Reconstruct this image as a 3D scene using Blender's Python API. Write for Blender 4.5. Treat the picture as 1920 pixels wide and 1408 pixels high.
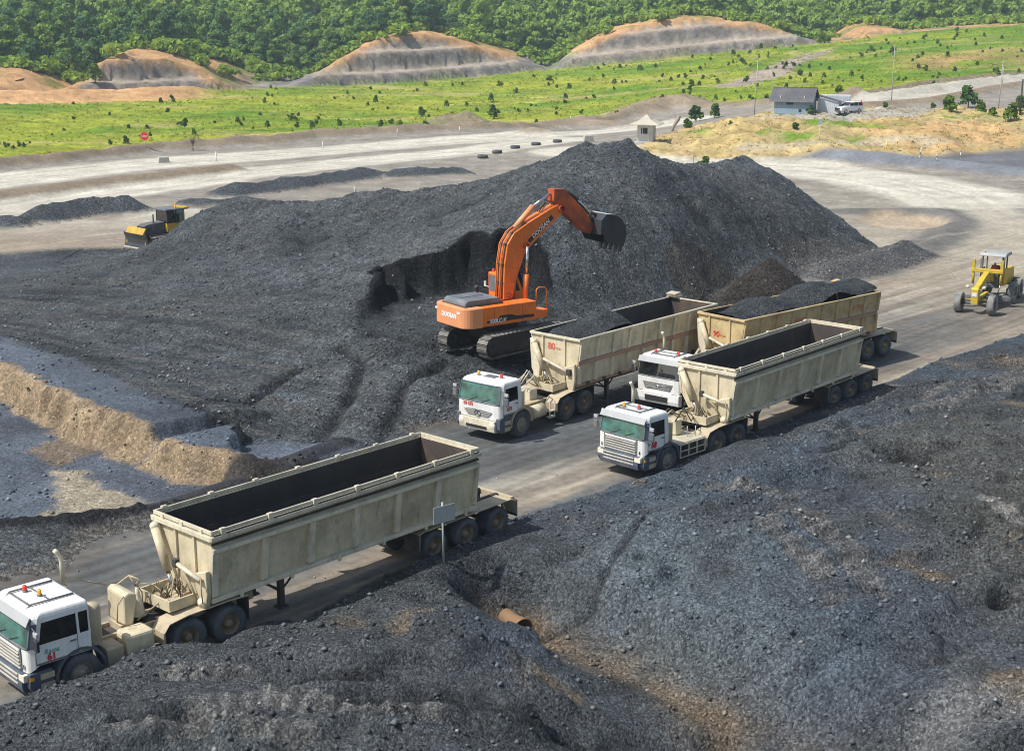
import bpy, math, random
import numpy as np
from mathutils import Vector, Matrix

random.seed(7); rng = np.random.default_rng(7)
scene = bpy.context.scene
for o in list(bpy.data.objects): bpy.data.objects.remove(o)
C = scene.collection
R = math.radians

# ------------------------------------------------------------------ camera, sky, sun, exposure
CAM_H, CAM_PITCH, CAM_F = 18.0, R(14.09), 2700.0          # focal length in pixels of a 1920 px wide picture
cam_data = bpy.data.cameras.new('camera'); cam = bpy.data.objects.new('camera', cam_data); C.objects.link(cam)
cam.location = (0, 0, CAM_H); cam.rotation_euler = (math.pi/2 - CAM_PITCH, 0, 0)
cam_data.sensor_width = 36; cam_data.lens = CAM_F/1920*36; cam_data.clip_end = 6000; cam_data.clip_start = .5
scene.camera = cam
SUN_EL = R(53); TO_SUN = Vector((-.93, -.36, 0)).normalized()
to_sun = Vector((TO_SUN.x*math.cos(SUN_EL), TO_SUN.y*math.cos(SUN_EL), math.sin(SUN_EL)))
sd = bpy.data.lights.new('sun', 'SUN'); sun = bpy.data.objects.new('sun', sd); C.objects.link(sun)
sd.energy = 4.8; sd.angle = R(.6); sd.color = (1, .97, .93)
sun.rotation_euler = (-to_sun).to_track_quat('-Z', 'Y').to_euler()
world = bpy.data.worlds.new('World'); scene.world = world; world.use_nodes = True
nt = world.node_tree; bg = nt.nodes['Background']
sky = nt.nodes.new('ShaderNodeTexSky'); sky.sky_type = 'NISHITA'; sky.sun_disc = False
sky.sun_elevation = SUN_EL; sky.sun_rotation = math.atan2(TO_SUN.x, TO_SUN.y)
sky.air_density = 1.3; sky.dust_density = 2.0
nt.links.new(sky.outputs[0], bg.inputs[0]); bg.inputs[1].default_value = .115
scene.view_settings.view_transform = 'Standard'; scene.view_settings.look = 'None'
scene.view_settings.gamma = 1; scene.view_settings.use_curve_mapping = False
scene.view_settings.exposure = .12
scene.render.engine = 'CYCLES'
scene.cycles.max_bounces = 6; scene.cycles.filter_width = 1.0

HAZE = .00028                            # extinction per metre of the air box

# ------------------------------------------------------------------ layout helpers (photo point -> place on the ground)
_c, _s = math.cos(CAM_PITCH), math.sin(CAM_PITCH)
def ray(u, v):
    a = (u-960)/CAM_F; b = -(v-704)/CAM_F
    return a, _c+b*_s, -_s+b*_c
def P(u, v, z=0.):                       # the point of the plane at height z seen there
    d = ray(u, v); t = (z-CAM_H)/d[2]; return (d[0]*t, d[1]*t, z)
def Q(u, v, y):                          # the point at distance y
    d = ray(u, v); t = y/d[1]; return (d[0]*t, y, CAM_H+d[2]*t)

# ------------------------------------------------------------------ noise
_perm = rng.permutation(512).astype(np.int64); _perm = np.concatenate([_perm, _perm, _perm[:8]])
_ga = rng.uniform(0, 2*np.pi, 512)
_gx, _gy = np.cos(_ga), np.sin(_ga)
def perlin(x, y):
    xi = np.floor(x).astype(np.int64); yi = np.floor(y).astype(np.int64)
    xf = x-xi; yf = y-yi; xi &= 511; yi &= 511
    u = xf*xf*xf*(xf*(xf*6-15)+10); v = yf*yf*yf*(yf*(yf*6-15)+10)
    def g(ix, iy, dx, dy):
        h = _perm[(_perm[ix & 511]+iy) & 511]; return _gx[h]*dx+_gy[h]*dy
    a = g(xi, yi, xf, yf); b = g(xi+1, yi, xf-1, yf); c = g(xi, yi+1, xf, yf-1); d = g(xi+1, yi+1, xf-1, yf-1)
    return (a+u*(b-a))+v*((c+u*(d-c))-(a+u*(b-a)))
def fbm(x, y, size, octaves=4, seed=0, gain=.5, ridged=False):
    r = np.zeros_like(x); amp = 1.; tot = 0.
    for k in range(octaves):
        n = perlin(x/size+seed*17.3+k*5.1, y/size-seed*9.7+k*3.3)*1.6
        if ridged: n = 1-2*np.abs(n)
        r += amp*n; tot += amp; amp *= gain; size *= .5
    return r/tot
def sst(a, b, x):
    t = np.clip((x-a)/(b-a), 0, 1); return t*t*(3-2*t)
def lerp(a, b, t): return a+(b-a)*t
def poly_dist(x, y, pts):
    """distance to a polyline, interpolated 3rd value and signed side (left of travel positive)"""
    best = np.full(x.shape, 1e9); val = np.zeros_like(x); side = np.zeros_like(x); par = np.zeros_like(x); acc = 0.
    for (p, q) in zip(pts[:-1], pts[1:]):
        ex, ey = q[0]-p[0], q[1]-p[1]; L2 = ex*ex+ey*ey; L = math.sqrt(L2)
        t = np.clip(((x-p[0])*ex+(y-p[1])*ey)/L2, 0, 1)
        d = np.hypot(x-p[0]-t*ex, y-p[1]-t*ey)
        m = d < best
        best = np.where(m, d, best); par = np.where(m, acc+t*L, par)
        if len(p) > 2: val = np.where(m, p[2]+(q[2]-p[2])*t, val)
        side = np.where(m, np.sign(ex*(y-p[1])-ey*(x-p[0])), side); acc += L
    return best, val, side, par
def in_poly(x, y, pts):
    r = np.zeros(x.shape, bool); n = len(pts)
    for i in range(n):
        a, b = pts[i], pts[(i+1) % n]
        cond = ((a[1] > y) != (b[1] > y))
        xx = (b[0]-a[0])*(y-a[1])/((b[1]-a[1]) or 1e-9)+a[0]
        r ^= cond & (x < xx)
    return r
def soft_poly(x, y, pts, w):             # 1 inside, 0 outside, soft over w metres
    d = poly_dist(x, y, list(pts)+[pts[0]])[0]
    d = np.where(in_poly(x, y, pts), d, -d)
    return sst(-w/2, w/2, d)
class TPS:                               # smooth surface through scattered spot heights
    def __init__(s, pts, scale, reg=.02):
        p = np.array(pts, float); s.c = p[:, :2]/scale; s.k = scale; n = len(p)
        d = np.linalg.norm(s.c[:, None]-s.c[None], axis=2)
        A = np.zeros((n+3, n+3)); A[:n, :n] = s.phi(d)+np.eye(n)*reg
        A[:n, n] = 1; A[:n, n+1:] = s.c; A[n, :n] = 1; A[n+1:, :n] = s.c.T
        s.w = np.linalg.solve(A, np.concatenate([p[:, 2], np.zeros(3)]))
    @staticmethod
    def phi(r): return np.where(r > 1e-9, r*r*np.log(np.maximum(r, 1e-9)), 0)
    def __call__(s, x, y):
        xs, ys = x/s.k, y/s.k; n = len(s.c)
        r = s.w[n]+s.w[n+1]*xs+s.w[n+2]*ys
        for i in range(n): r = r+s.w[i]*s.phi(np.hypot(xs-s.c[i, 0], ys-s.c[i, 1]))
        return r

# ------------------------------------------------------------------ materials
MATS = {}
def newmat(name):
    m = bpy.data.materials.new(name); m.use_nodes = True; MATS[name] = m
    return m, m.node_tree.nodes, m.node_tree.links, m.node_tree.nodes['Principled BSDF']
def _n(nodes, t, **kw):
    n = nodes.new(t)
    for k, v in kw.items():
        if hasattr(n, k): setattr(n, k, v)
        else: n.inputs[k].default_value = v
    return n
def mixrgb(nodes, links, blend, fac, a, b):
    n = nodes.new('ShaderNodeMix'); n.data_type = 'RGBA'; n.blend_type = blend
    for idx, val in ((0, fac), (6, a), (7, b)):
        if hasattr(val, 'links'): links.new(val, n.inputs[idx])
        elif isinstance(val, (int, float)): n.inputs[idx].default_value = val
        else: n.inputs[idx].default_value = (*val, 1)
    return n.outputs[2]
def ramp(nodes, links, fac, stops):
    n = nodes.new('ShaderNodeValToRGB'); e = n.color_ramp.elements
    while len(e) < len(stops): e.new(.5)
    for k, (p, c) in enumerate(stops):
        e[k].position = p; e[k].color = (*c, 1) if not isinstance(c, (int, float)) else (c, c, c, 1)
    links.new(fac, n.inputs[0]); return n.outputs[0]
def paint(name, col, rough=.5, metal=0., dirt=None, dirt_amt=.35, scale=3., spec=.5, streak=0., dust_up=0., soot=0.):
    """solid colour with patchy dirt, run-off streaks and dust lying on upward faces"""
    m, N, L, b = newmat(name)
    tc = N.new('ShaderNodeTexCoord')
    n1 = _n(N, 'ShaderNodeTexNoise', Scale=scale, Detail=6., Roughness=.65); L.new(tc.outputs['Object'], n1.inputs['Vector'])
    cur = mixrgb(N, L, 'MULTIPLY', .35, col, ramp(N, L, n1.outputs[0], [(.3, .55), (.7, 1.15)]))
    if dirt is not None:
        n2 = _n(N, 'ShaderNodeTexNoise', Scale=scale*.6, Detail=8., Roughness=.7); L.new(tc.outputs['Object'], n2.inputs['Vector'])
        lo = .62-dirt_amt*.5
        cur = mixrgb(N, L, 'MIX', ramp(N, L, n2.outputs[0], [(lo, 0.), (lo+.22, min(1., dirt_amt*1.6))]), cur, dirt)
        if streak:
            mp = _n(N, 'ShaderNodeMapping'); mp.inputs['Scale'].default_value = (7, 7, .5); L.new(tc.outputs['Object'], mp.inputs[0])
            n3 = _n(N, 'ShaderNodeTexNoise', Scale=1.6, Detail=4.); L.new(mp.outputs[0], n3.inputs['Vector'])
            cur = mixrgb(N, L, 'MIX', ramp(N, L, n3.outputs[0], [(.5, 0.), (.75, streak)]), cur, dirt)
        if soot:                              # coal spilled down the plate in runs
            mp = _n(N, 'ShaderNodeMapping'); mp.inputs['Scale'].default_value = (1.6, 1.6, .9); mp.inputs['Location'].default_value = (3.1, 1.7, .4); L.new(tc.outputs['Object'], mp.inputs[0])
            n5 = _n(N, 'ShaderNodeTexNoise', Scale=1.5, Detail=7., Roughness=.7); L.new(mp.outputs[0], n5.inputs['Vector'])
            cur = mixrgb(N, L, 'MIX', ramp(N, L, n5.outputs[0], [(.53, 0.), (.7, soot)]), cur, (.05, .045, .04))
        if dust_up:
            ge = N.new('ShaderNodeNewGeometry'); sp = N.new('ShaderNodeSeparateXYZ'); L.new(ge.outputs['Normal'], sp.inputs[0])
            n4 = _n(N, 'ShaderNodeTexNoise', Scale=scale*2, Detail=5.); L.new(tc.outputs['Object'], n4.inputs['Vector'])
            mu = _n(N, 'ShaderNodeMath', operation='MULTIPLY'); L.new(ramp(N, L, sp.outputs[2], [(.5, 0.), (.95, dust_up)]), mu.inputs[0]); L.new(ramp(N, L, n4.outputs[0], [(.3, .4), (.65, 1.)]), mu.inputs[1])
            cur = mixrgb(N, L, 'MIX', mu.outputs[0], cur, dirt)
    L.new(cur, b.inputs['Base Color'])
    b.inputs['Roughness'].default_value = rough; b.inputs['Metallic'].default_value = metal; b.inputs['Specular IOR Level'].default_value = spec
    return m
def ground_mat(name, bump=.05, bscale=4., rough=.9, lump=0., lscale=5., tint=(.75, 1.2), fleck=None, fine=18., spec=.3):
    """ground colour comes with the sheet (attribute Col); broken up by noise, lumps and pale flecks"""
    m, N, L, b = newmat(name)
    at = _n(N, 'ShaderNodeAttribute', attribute_name='Col'); tc = N.new('ShaderNodeTexCoord')
    n1 = _n(N, 'ShaderNodeTexNoise', Scale=bscale, Detail=8., Roughness=.7); L.new(tc.outputs['Object'], n1.inputs['Vector'])
    n2 = _n(N, 'ShaderNodeTexNoise', Scale=bscale*.13, Detail=5., Roughness=.6); L.new(tc.outputs['Object'], n2.inputs['Vector'])
    cur = mixrgb(N, L, 'MULTIPLY', 1., at.outputs['Color'], ramp(N, L, n1.outputs[0], [(.25, tint[0]*.8), (.75, tint[1]*1.15)]))
    cur = mixrgb(N, L, 'MULTIPLY', 1., cur, ramp(N, L, n2.outputs[0], [(.3, .8), (.7, 1.2)]))
    h = n1.outputs[0]
    if lump:
        v = _n(N, 'ShaderNodeTexVoronoi', Scale=lscale); L.new(tc.outputs['Object'], v.inputs['Vector'])
        v2 = _n(N, 'ShaderNodeTexVoronoi', Scale=lscale*2.6); L.new(tc.outputs['Object'], v2.inputs['Vector'])
        hs = N.new('ShaderNodeHueSaturation'); hs.inputs['Saturation'].default_value = .25; L.new(v.outputs['Color'], hs.inputs['Color'])
        cur = mixrgb(N, L, 'MULTIPLY', min(1., lump), cur, ramp(N, L, hs.outputs[0], [(.2, .42), (.55, .95), (.78, 1.45), (.92, 2.5)]))
        cur = mixrgb(N, L, 'MULTIPLY', lump*.75, cur, ramp(N, L, v2.outputs['Distance'], [(.2, 1.3), (.7, .4)]))
        if fleck:
            cur = mixrgb(N, L, 'MIX', ramp(N, L, hs.outputs[0], [(.87, 0.), (.93, .75)]), cur, fleck)
        ad = _n(N, 'ShaderNodeMath', operation='SUBTRACT'); L.new(n1.outputs[0], ad.inputs[0])
        mu = _n(N, 'ShaderNodeMath', operation='MULTIPLY'); mu.inputs[1].default_value = lump*.7; L.new(v.outputs['Distance'], mu.inputs[0])
        mu2 = _n(N, 'ShaderNodeMath', operation='MULTIPLY_ADD'); mu2.inputs[1].default_value = lump*.4; L.new(v2.outputs['Distance'], mu2.inputs[0]); L.new(mu.outputs[0], mu2.inputs[2])
        L.new(mu2.outputs[0], ad.inputs[1]); h = ad.outputs[0]
    bp = _n(N, 'ShaderNodeBump', Strength=1., Distance=bump); L.new(h, bp.inputs['Height']); L.new(bp.outputs[0], b.inputs['Normal'])
    L.new(cur, b.inputs['Base Color']); b.inputs['Roughness'].default_value = rough; b.inputs['Specular IOR Level'].default_value = spec
    return m
def leaf_mat(name, c1, c2, trans=.25):
    m, N, L, b = newmat(name)
    at = _n(N, 'ShaderNodeAttribute', attribute_name='Col'); oi = N.new('ShaderNodeObjectInfo')
    f = _n(N, 'ShaderNodeMath', operation='MULTIPLY_ADD'); f.inputs[1].default_value = .55; f.inputs[2].default_value = 0.
    L.new(oi.outputs['Random'], f.inputs[0])
    sp = N.new('ShaderNodeSeparateColor'); L.new(at.outputs['Color'], sp.inputs[0])
    ad = _n(N, 'ShaderNodeMath', operation='MULTIPLY_ADD'); ad.inputs[1].default_value = .5; L.new(sp.outputs[0], ad.inputs[0]); L.new(f.outputs[0], ad.inputs[2])
    cm_ = tuple(.5*a_+.5*b_ for a_, b_ in zip(c1, c2)); cr = ramp(N, L, ad.outputs[0], [(.08, (c1[0]*.75, c1[1]*.85, c1[2]*1.7)), (.5, cm_), (.95, (c2[0]*1.15, c2[1], c2[2]*.7))]); L.new(cr, b.inputs['Base Color'])
    b.inputs['Roughness'].default_value = .7; b.inputs['Specular IOR Level'].default_value = .15
    tl = N.new('ShaderNodeBsdfTranslucent'); L.new(cr, tl.inputs[0]); mx = N.new('ShaderNodeMixShader'); mx.inputs[0].default_value = trans
    L.new(b.outputs[0], mx.inputs[1]); L.new(tl.outputs[0], mx.inputs[2]); L.new(mx.outputs[0], N['Material Output'].inputs[0])
    return m

# ------------------------------------------------------------------ mesh helpers
def np_mesh(name, V, F, mat, col=None, smooth=False):
    """fast mesh from arrays: F is (n,3) or (n,4)"""
    me = bpy.data.meshes.new(name); n, k = F.shape
    me.vertices.add(len(V)); me.vertices.foreach_set('co', np.ascontiguousarray(V, np.float32).ravel())
    me.loops.add(n*k); me.loops.foreach_set('vertex_index', np.ascontiguousarray(F, np.int32).ravel())
    me.polygons.add(n); me.polygons.foreach_set('loop_start', np.arange(0, n*k, k, dtype=np.int32))
    if smooth: me.polygons.foreach_set('use_smooth', np.ones(n, bool))
    if col is not None:
        a = me.color_attributes.new('Col', 'FLOAT_COLOR', 'POINT')
        cc = np.ones((len(V), 4), np.float32); cc[:, :3] = col; a.data.foreach_set('color', cc.ravel())
    me.update(calc_edges=True); me.validate(); me.materials.append(mat)
    return me
def link(name, me, parent=None, loc=None, rot=None):
    o = bpy.data.objects.new(name, me); C.objects.link(o)
    if parent is not None: o.parent = parent
    if loc is not None: o.location = loc
    if rot is not None: o.rotation_euler = rot
    return o
def tag(o, label, cat=None, group=None, kind=None):
    if label: o['label'] = label
    if cat: o['category'] = cat
    if group: o['group'] = group
    if kind: o['kind'] = kind
    return o
def thing(name, loc, rz, label, cat, group=None):
    o = bpy.data.objects.new(name, None); C.objects.link(o); o.empty_display_size = .3
    o.location = loc; o.rotation_euler = (0, 0, rz) if isinstance(rz, (int, float)) else rz
    return tag(o, label, cat, group)
class MB:
    """collects shapes, then becomes one mesh object"""
    def __init__(s): s.v = []; s.f = []; s.sm = []
    def add(s, V, F, smooth=False):
        k = len(s.v); s.v += [tuple(p) for p in V]; s.f += [tuple(i+k for i in f) for f in F]; s.sm += [smooth]*len(F); return s
    def box(s, x0, x1, y0, y1, z0, z1):
        return s.add([(x0,y0,z0),(x1,y0,z0),(x1,y1,z0),(x0,y1,z0),(x0,y0,z1),(x1,y0,z1),(x1,y1,z1),(x0,y1,z1)],
                     [(0,3,2,1),(4,5,6,7),(0,1,5,4),(1,2,6,5),(2,3,7,6),(3,0,4,7)])
    def cbox(s, c, d): return s.box(c[0]-d[0]/2, c[0]+d[0]/2, c[1]-d[1]/2, c[1]+d[1]/2, c[2]-d[2]/2, c[2]+d[2]/2)
    def beam(s, a, b, w, h, up=(0, 0, 1)):
        a, b = Vector(a), Vector(b); d = (b-a).normalized(); u = Vector(up)
        if abs(d.dot(u)) > .98: u = Vector((1, 0, 0))
        sx = d.cross(u).normalized()*(w/2); sz = sx.cross(d).normalized()*(h/2)
        P8 = [a-sx-sz, a+sx-sz, a+sx+sz, a-sx+sz, b-sx-sz, b+sx-sz, b+sx+sz, b-sx+sz]
        return s.add(P8, [(0,1,2,3),(7,6,5,4),(0,4,5,1),(1,5,6,2),(2,6,7,3),(3,7,4,0)])
    def prism(s, pts, y0, y1, axis='y'):
        """side outline (x,z) swept along y (or (y,z) along x, or (x,y) along z)"""
        n = len(pts)
        f3 = {'y': lambda p, t: (p[0], t, p[1]), 'x': lambda p, t: (t, p[0], p[1]), 'z': lambda p, t: (p[0], p[1], t)}[axis]
        V = [f3(p, y0) for p in pts]+[f3(p, y1) for p in pts]
        F = [tuple(range(n)), tuple(range(2*n-1, n-1, -1))]+[(i, i+n, (i+1) % n+n, (i+1) % n) for i in range(n)]
        a = sum(pts[i][0]*pts[(i+1) % n][1]-pts[(i+1) % n][0]*pts[i][1] for i in range(n))
        flip = (a > 0) == (axis != 'y')
        if y1 < y0: flip = not flip
        if flip: F = [f[::-1] for f in F]
        return s.add(V, F)
    def tube(s, pts, r, n=8, cap=True, r_list=None):
        pts = [Vector(p) for p in pts]; V = []; F = []; m = len(pts); prev = None
        for i, p in enumerate(pts):
            d = (pts[min(i+1, m-1)]-pts[max(i-1, 0)]).normalized()
            if prev is None:
                u = d.cross(Vector((0, 0, 1)) if abs(d.z) < .95 else Vector((1, 0, 0))).normalized()
            else: u = (prev-d*prev.dot(d)).normalized()
            prev = u; w = d.cross(u); rr = r_list[i] if r_list else r
            V += [p+(u*math.cos(2*math.pi*k/n)+w*math.sin(2*math.pi*k/n))*rr for k in range(n)]
        for i in range(m-1):
            F += [(i*n+k, i*n+(k+1) % n, (i+1)*n+(k+1) % n, (i+1)*n+k) for k in range(n)]
        s.add(V, F, True)
        if cap:
            k0 = len(s.v)-len(V); s.f += [tuple(k0+k for k in range(n-1, -1, -1)), tuple(k0+(m-1)*n+k for k in range(n))]; s.sm += [False]*2
        return s
    def lathe(s, prof, n=24, axis='y', c=(0, 0, 0), close=False):
        """profile (t along axis, radius)"""
        V = []; F = []
        for (t, r) in prof:
            for k in range(n):
                a = 2*math.pi*k/n; p, q = math.cos(a)*r, math.sin(a)*r
                V.append({'y': (c[0]+p, c[1]+t, c[2]+q), 'x': (c[0]+t, c[1]+p, c[2]+q), 'z': (c[0]+p, c[1]+q, c[2]+t)}[axis])
        m = len(prof)
        for i in range(m-1 if not close else m):
            j = (i+1) % m
            for k in range(n):
                f = (i*n+k, i*n+(k+1) % n, j*n+(k+1) % n, j*n+k); F.append(f if axis == 'y' else f[::-1])
        return s.add(V, F, True)
    def sphere(s, c, r, n=12, m=8, sc=(1, 1, 1)):
        return s.add([(c[0]+sc[0]*r*math.sin(math.pi*j/m)*math.cos(2*math.pi*i/n), c[1]+sc[1]*r*math.sin(math.pi*j/m)*math.sin(2*math.pi*i/n), c[2]+sc[2]*r*math.cos(math.pi*j/m)) for j in range(m+1) for i in range(n)],
                     [(j*n+i, (j+1)*n+i, (j+1)*n+(i+1) % n, j*n+(i+1) % n) for j in range(m) for i in range(n)], True)
    def ring(s, A, B):
        n = len(A); return s.add(list(A)+list(B), [(i, (i+1) % n, (i+1) % n+n, i+n) for i in range(n)])
    def poly(s, pts): return s.add(pts, [tuple(range(len(pts)))])
    def xf(s, M):
        s.v = [tuple(M @ Vector(p)) for p in s.v]; return s
    def mesh(s, name, mat):
        me = bpy.data.meshes.new(name); me.from_pydata(s.v, [], s.f); me.polygons.foreach_set('use_smooth', s.sm); me.update()
        me.materials.append(MATS[mat] if isinstance(mat, str) else mat); return me
    def build(s, name, mat, parent=None, bevel=0., label=None, M=None):
        if M is not None: s.xf(M)
        o = link(name, s.mesh(name, mat), parent)
        if bevel:
            b = o.modifiers.new('bevel', 'BEVEL'); b.width = bevel; b.segments = 2; b.limit_method = 'ANGLE'; b.angle_limit = R(35)
        if label: o['label'] = label
        return o
def text_part(name, body, size, mat, parent, origin, xdir, updir, shear=0., bold=0., M=None, align='CENTER'):
    """flat lettering, a millimetre-thin mesh standing on a surface"""
    cu = bpy.data.curves.new(name, 'FONT'); cu.body = body; cu.size = size; cu.shear = shear; cu.offset = bold; cu.align_x = align; cu.align_y = 'CENTER'; cu.extrude = .0015; cu.resolution_u = 3
    o = bpy.data.objects.new(name, cu); C.objects.link(o)
    dg = bpy.context.evaluated_depsgraph_get(); me = bpy.data.meshes.new_from_object(o.evaluated_get(dg)); bpy.data.objects.remove(o)
    x = Vector(xdir).normalized(); z = x.cross(Vector(updir)).normalized(); y = z.cross(x)
    T = Matrix((( x.x, y.x, z.x, origin[0]), (x.y, y.y, z.y, origin[1]), (x.z, y.z, z.z, origin[2]), (0, 0, 0, 1)))
    me.transform(M @ T if M is not None else T)
    me.materials.clear(); me.materials.append(MATS[mat]); return link(name, me, parent)

# ------------------------------------------------------------------ the lie of the land
def xy(*pp): return [P(*p) for p in pp]
ROAD_O, ROAD_E, ROAD_N = (0., 47.7), (.69, .724), (.724, -.69)
def road_sd(x, y):
    rx, ry = x-ROAD_O[0], y-ROAD_O[1]
    return rx*ROAD_E[0]+ry*ROAD_E[1], rx*ROAD_N[0]+ry*ROAD_N[1]
CREST = [(-150, 1385, 1.0), (23, 1313, 1.0), (115, 1278, .95), (192, 1252, .95), (238, 1232, .95), (284, 1217, .9), (334, 1208, .85), (391, 1207, .8), (422, 1204, .7), (460, 1186, .6), (509, 1166, .5), (542, 1164, .5), (581, 1171, .5), (611, 1149, .5), (676, 1116, .5), (728, 1081, .55), (784, 1054, .6), (846, 1031, .6), (915, 1002, .5), (970, 981, .45), (1022, 957, .4), (1117, 933, .35),
         (1196, 903, .3), (1234, 893, .35), (1268, 874, .4), (1312, 858, .5), (1344, 845, .5), (1400, 821, .5), (1430, 807, .5), (1487, 787, .45), (1544, 764, .45), (1581, 750, .45), (1615, 739, .45), (1640, 727, .45), (1658, 719, .5), (1700, 705, .6), (1750, 680, .65), (1840, 652, .6), (1920, 627, .6), (2150, 560, .5)]
_cr = sorted((*road_sd(*P(*c)[:2]), c[2]) for c in CREST)
CR_S, CR_D, CR_H = (np.array([c[k] for c in _cr]) for k in range(3))
FG = TPS([P(*c) for c in [(-200, 1500, 1.2), (0, 1408, 1.0), (200, 1310, 1.1), (400, 1290, .9), (600, 1250, .75), (800, 1160, .6), (850, 1085, .35), (300, 1420, .6), (600, 1420, .7), (900, 1420, .5), (880, 1260, .55), (960, 1240, .1),
    (985, 1190, -1.2), (1100, 1238, -1.3), (1250, 1312, -1.5), (1400, 1400, -1.8), (1500, 1470, -2.0), (1040, 1110, -.3), (1050, 1040, .3), (1150, 1000, .7), (1200, 1120, .2), (1300, 1200, -.1), (1400, 1270, -.5), (1300, 960, 1.0), (1500, 900, 1.3),
    (1500, 1050, .9), (1500, 1300, -.3), (1700, 800, 1.2), (1700, 1000, 1.2), (1900, 700, .9), (1900, 850, 1.3), (1900, 1200, .6), (1900, 1400, .1), (1650, 1420, -.9), (2300, 700, 1.), (2300, 1100, 1.), (600, 1700, .6), (1400, 1700, -2.2), (2000, 1700, 0), (0, 1700, 1)]], 10, .05)
GULLY = xy((940, 1165, 0), (985, 1190, -1.2), (1060, 1222, -1.3), (1150, 1262, -1.4), (1250, 1312, -1.5), (1330, 1350, -1.6), (1420, 1408, -1.8), (1600, 1500, -2))
PIPE = P(985, 1180, -1.0)
_ridge = [Q(*c) for c in [(292, 464, 107), (308, 442, 107), (330, 425, 108), (360, 408, 109), (390, 402, 111), (430, 399, 114), (520, 393, 112), (600, 380, 110), (660, 374, 109), (730, 362, 108), (800, 358, 107), (900, 343, 106), (990, 322, 105), (1050, 292, 104), (1100, 272, 104),
    (1150, 280, 104), (1185, 270, 104), (1230, 303, 105), (1280, 309, 107), (1340, 315, 112), (1390, 305, 116), (1440, 328, 117), (1500, 370, 117), (1560, 410, 116), (1620, 448, 113)]]
_pile = list(_ridge)+[(r[0]+.05*r[2]*2, r[1]+3+r[2]*1.7, -.3) for r in _ridge]
_pile += [P(*c) for c in [(0, 475, .1), (-200, 500, .1), (0, 540, .25), (0, 610, .5), (-200, 650, .5), (150, 560, .9), (150, 500, .6), (250, 475, .4), (300, 600, 1.3), (400, 680, .9), (200, 665, .7), (300, 740, 1.1), (450, 790, .8), (500, 600, 1.8), (500, 500, 2.4), (400, 500, 1.9), (600, 450, 3.0), (600, 550, 2.1), (600, 650, 1.2),
    (560, 780, .5), (800, 420, 4.2), (800, 460, 3.9), (760, 500, 3.5), (700, 520, 3.2), (685, 590, 2.3), (930, 455, 4.9), (960, 430, 5.4), (1000, 470, 4.4), (1010, 560, 2.2), (1100, 400, 6.0), (1100, 340, 7.3), (1100, 480, 3.9), (1100, 550, 2.0), (1060, 600, 1.4), (1150, 600, 1.0), (1180, 340, 7.2), (1250, 400, 5.4), (1250, 500, 2.6), (1250, 555, 1.0),
    (1330, 350, 6.1), (1400, 400, 4.5), (1400, 480, 1.9), (1500, 430, 3.0), (1500, 485, 1.0), (1600, 462, .9), (1350, 560, .1), (1480, 525, .0), (1700, 480, .0), (1300, 585, .1), (1750, 440, -.2), (1650, 400, -.3), (1720, 520, -.3),
    (750, 690, 1.4), (900, 700, 1.2), (1000, 680, 1.0), (700, 770, .8), (850, 770, .5), (620, 850, .15), (800, 850, -.1), (880, 810, -.1), (1000, 730, .2), (1150, 660, .1), (450, 860, .5), (300, 830, .8), (100, 720, 1.0), (-100, 700, 1.0), (1200, 620, .0), (700, 880, -.2), (1000, 850, -.4), (1400, 620, -.3), (1600, 560, -.3)]]
PILE = TPS(_pile, 20, .02)
CONES = [([Q(1050, 287, 104), Q(1098, 264, 104), Q(1130, 276, 103.5), Q(1178, 264, 104), Q(1225, 303, 104)], .66), ([Q(1098, 264, 104), P(1080, 330, 7.4), P(1060, 420, 5.3)], .75), ([Q(1178, 264, 104), P(1240, 335, 6.9)], .8), ([Q(1345, 312, 113), Q(1392, 295, 116), Q(1420, 309, 117)], .66), ([Q(640, 372, 109), Q(720, 356, 108), Q(770, 362, 107)], .5), ([Q(880, 343, 106), Q(990, 318, 105)], .5)]
BENCH = [p[:2] for p in xy((965, 438, 5.2), (930, 457, 4.9), (890, 462, 4.5), (850, 474, 4.2), (800, 490, 3.8), (770, 498, 3.6), (752, 512, 3.5), (735, 502, 3.4), (705, 522, 3.2), (692, 560, 2.7), (668, 610, 1.9), (640, 645, 1.5), (760, 690, 1.45), (900, 700, 1.3), (1020, 660, 1.4), (1035, 610, 1.6), (1010, 540, 2.4))]
SCARP = [(*P(*c[:2], .15)[:2], c[2]) for c in [(-150, 690, 1.5), (0, 752, 1.6), (70, 785, 1.5), (130, 822, 1.6), (205, 848, 1.5), (240, 862, 1.4), (258, 870, .25), (278, 880, 1.3), (330, 902, 1.4), (430, 908, 1.2), (490, 903, .8), (545, 888, .3)]]
RILLS = [xy((640, 655, 1.3), (690, 690, 1.2), (640, 760, .8), (600, 830, .3), (585, 870, .1)), xy((840, 680, 1.3), (760, 730, 1), (720, 800, .5), (710, 850, .1)), xy((560, 690, 1), (470, 760, .7), (330, 800, .8)), xy((700, 640, 1.4), (820, 660, 1.4))]
EDGE_BERM = xy((-100, 1030, 0), (0, 1012, 0), (150, 995, 0), (300, 962, 0), (420, 925, 0), (560, 880, 0), (640, 848, 0))
HOLE = P(1712, 868, 1.0)
MED = xy((-200, 405), (0, 375), (200, 348), (330, 334), (430, 322))
HEAPS = [([P(78, 414), P(140, 402), P(235, 396)], 1.5, 3.0), ([P(-40, 425), P(25, 424)], 1.0, 2.2), ([P(430, 366), P(560, 350), P(680, 333)], 1.1, 3.0), ([P(735, 331), P(850, 326)], .8, 3.0), ([P(360, 386), P(480, 384)], .6, 2.2)]
SMALL_HEAP = P(1432, 572, 0)
MOUND2 = [P(1530, 512, .3), P(1600, 500, .3), P(1690, 478, .1)]
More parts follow.
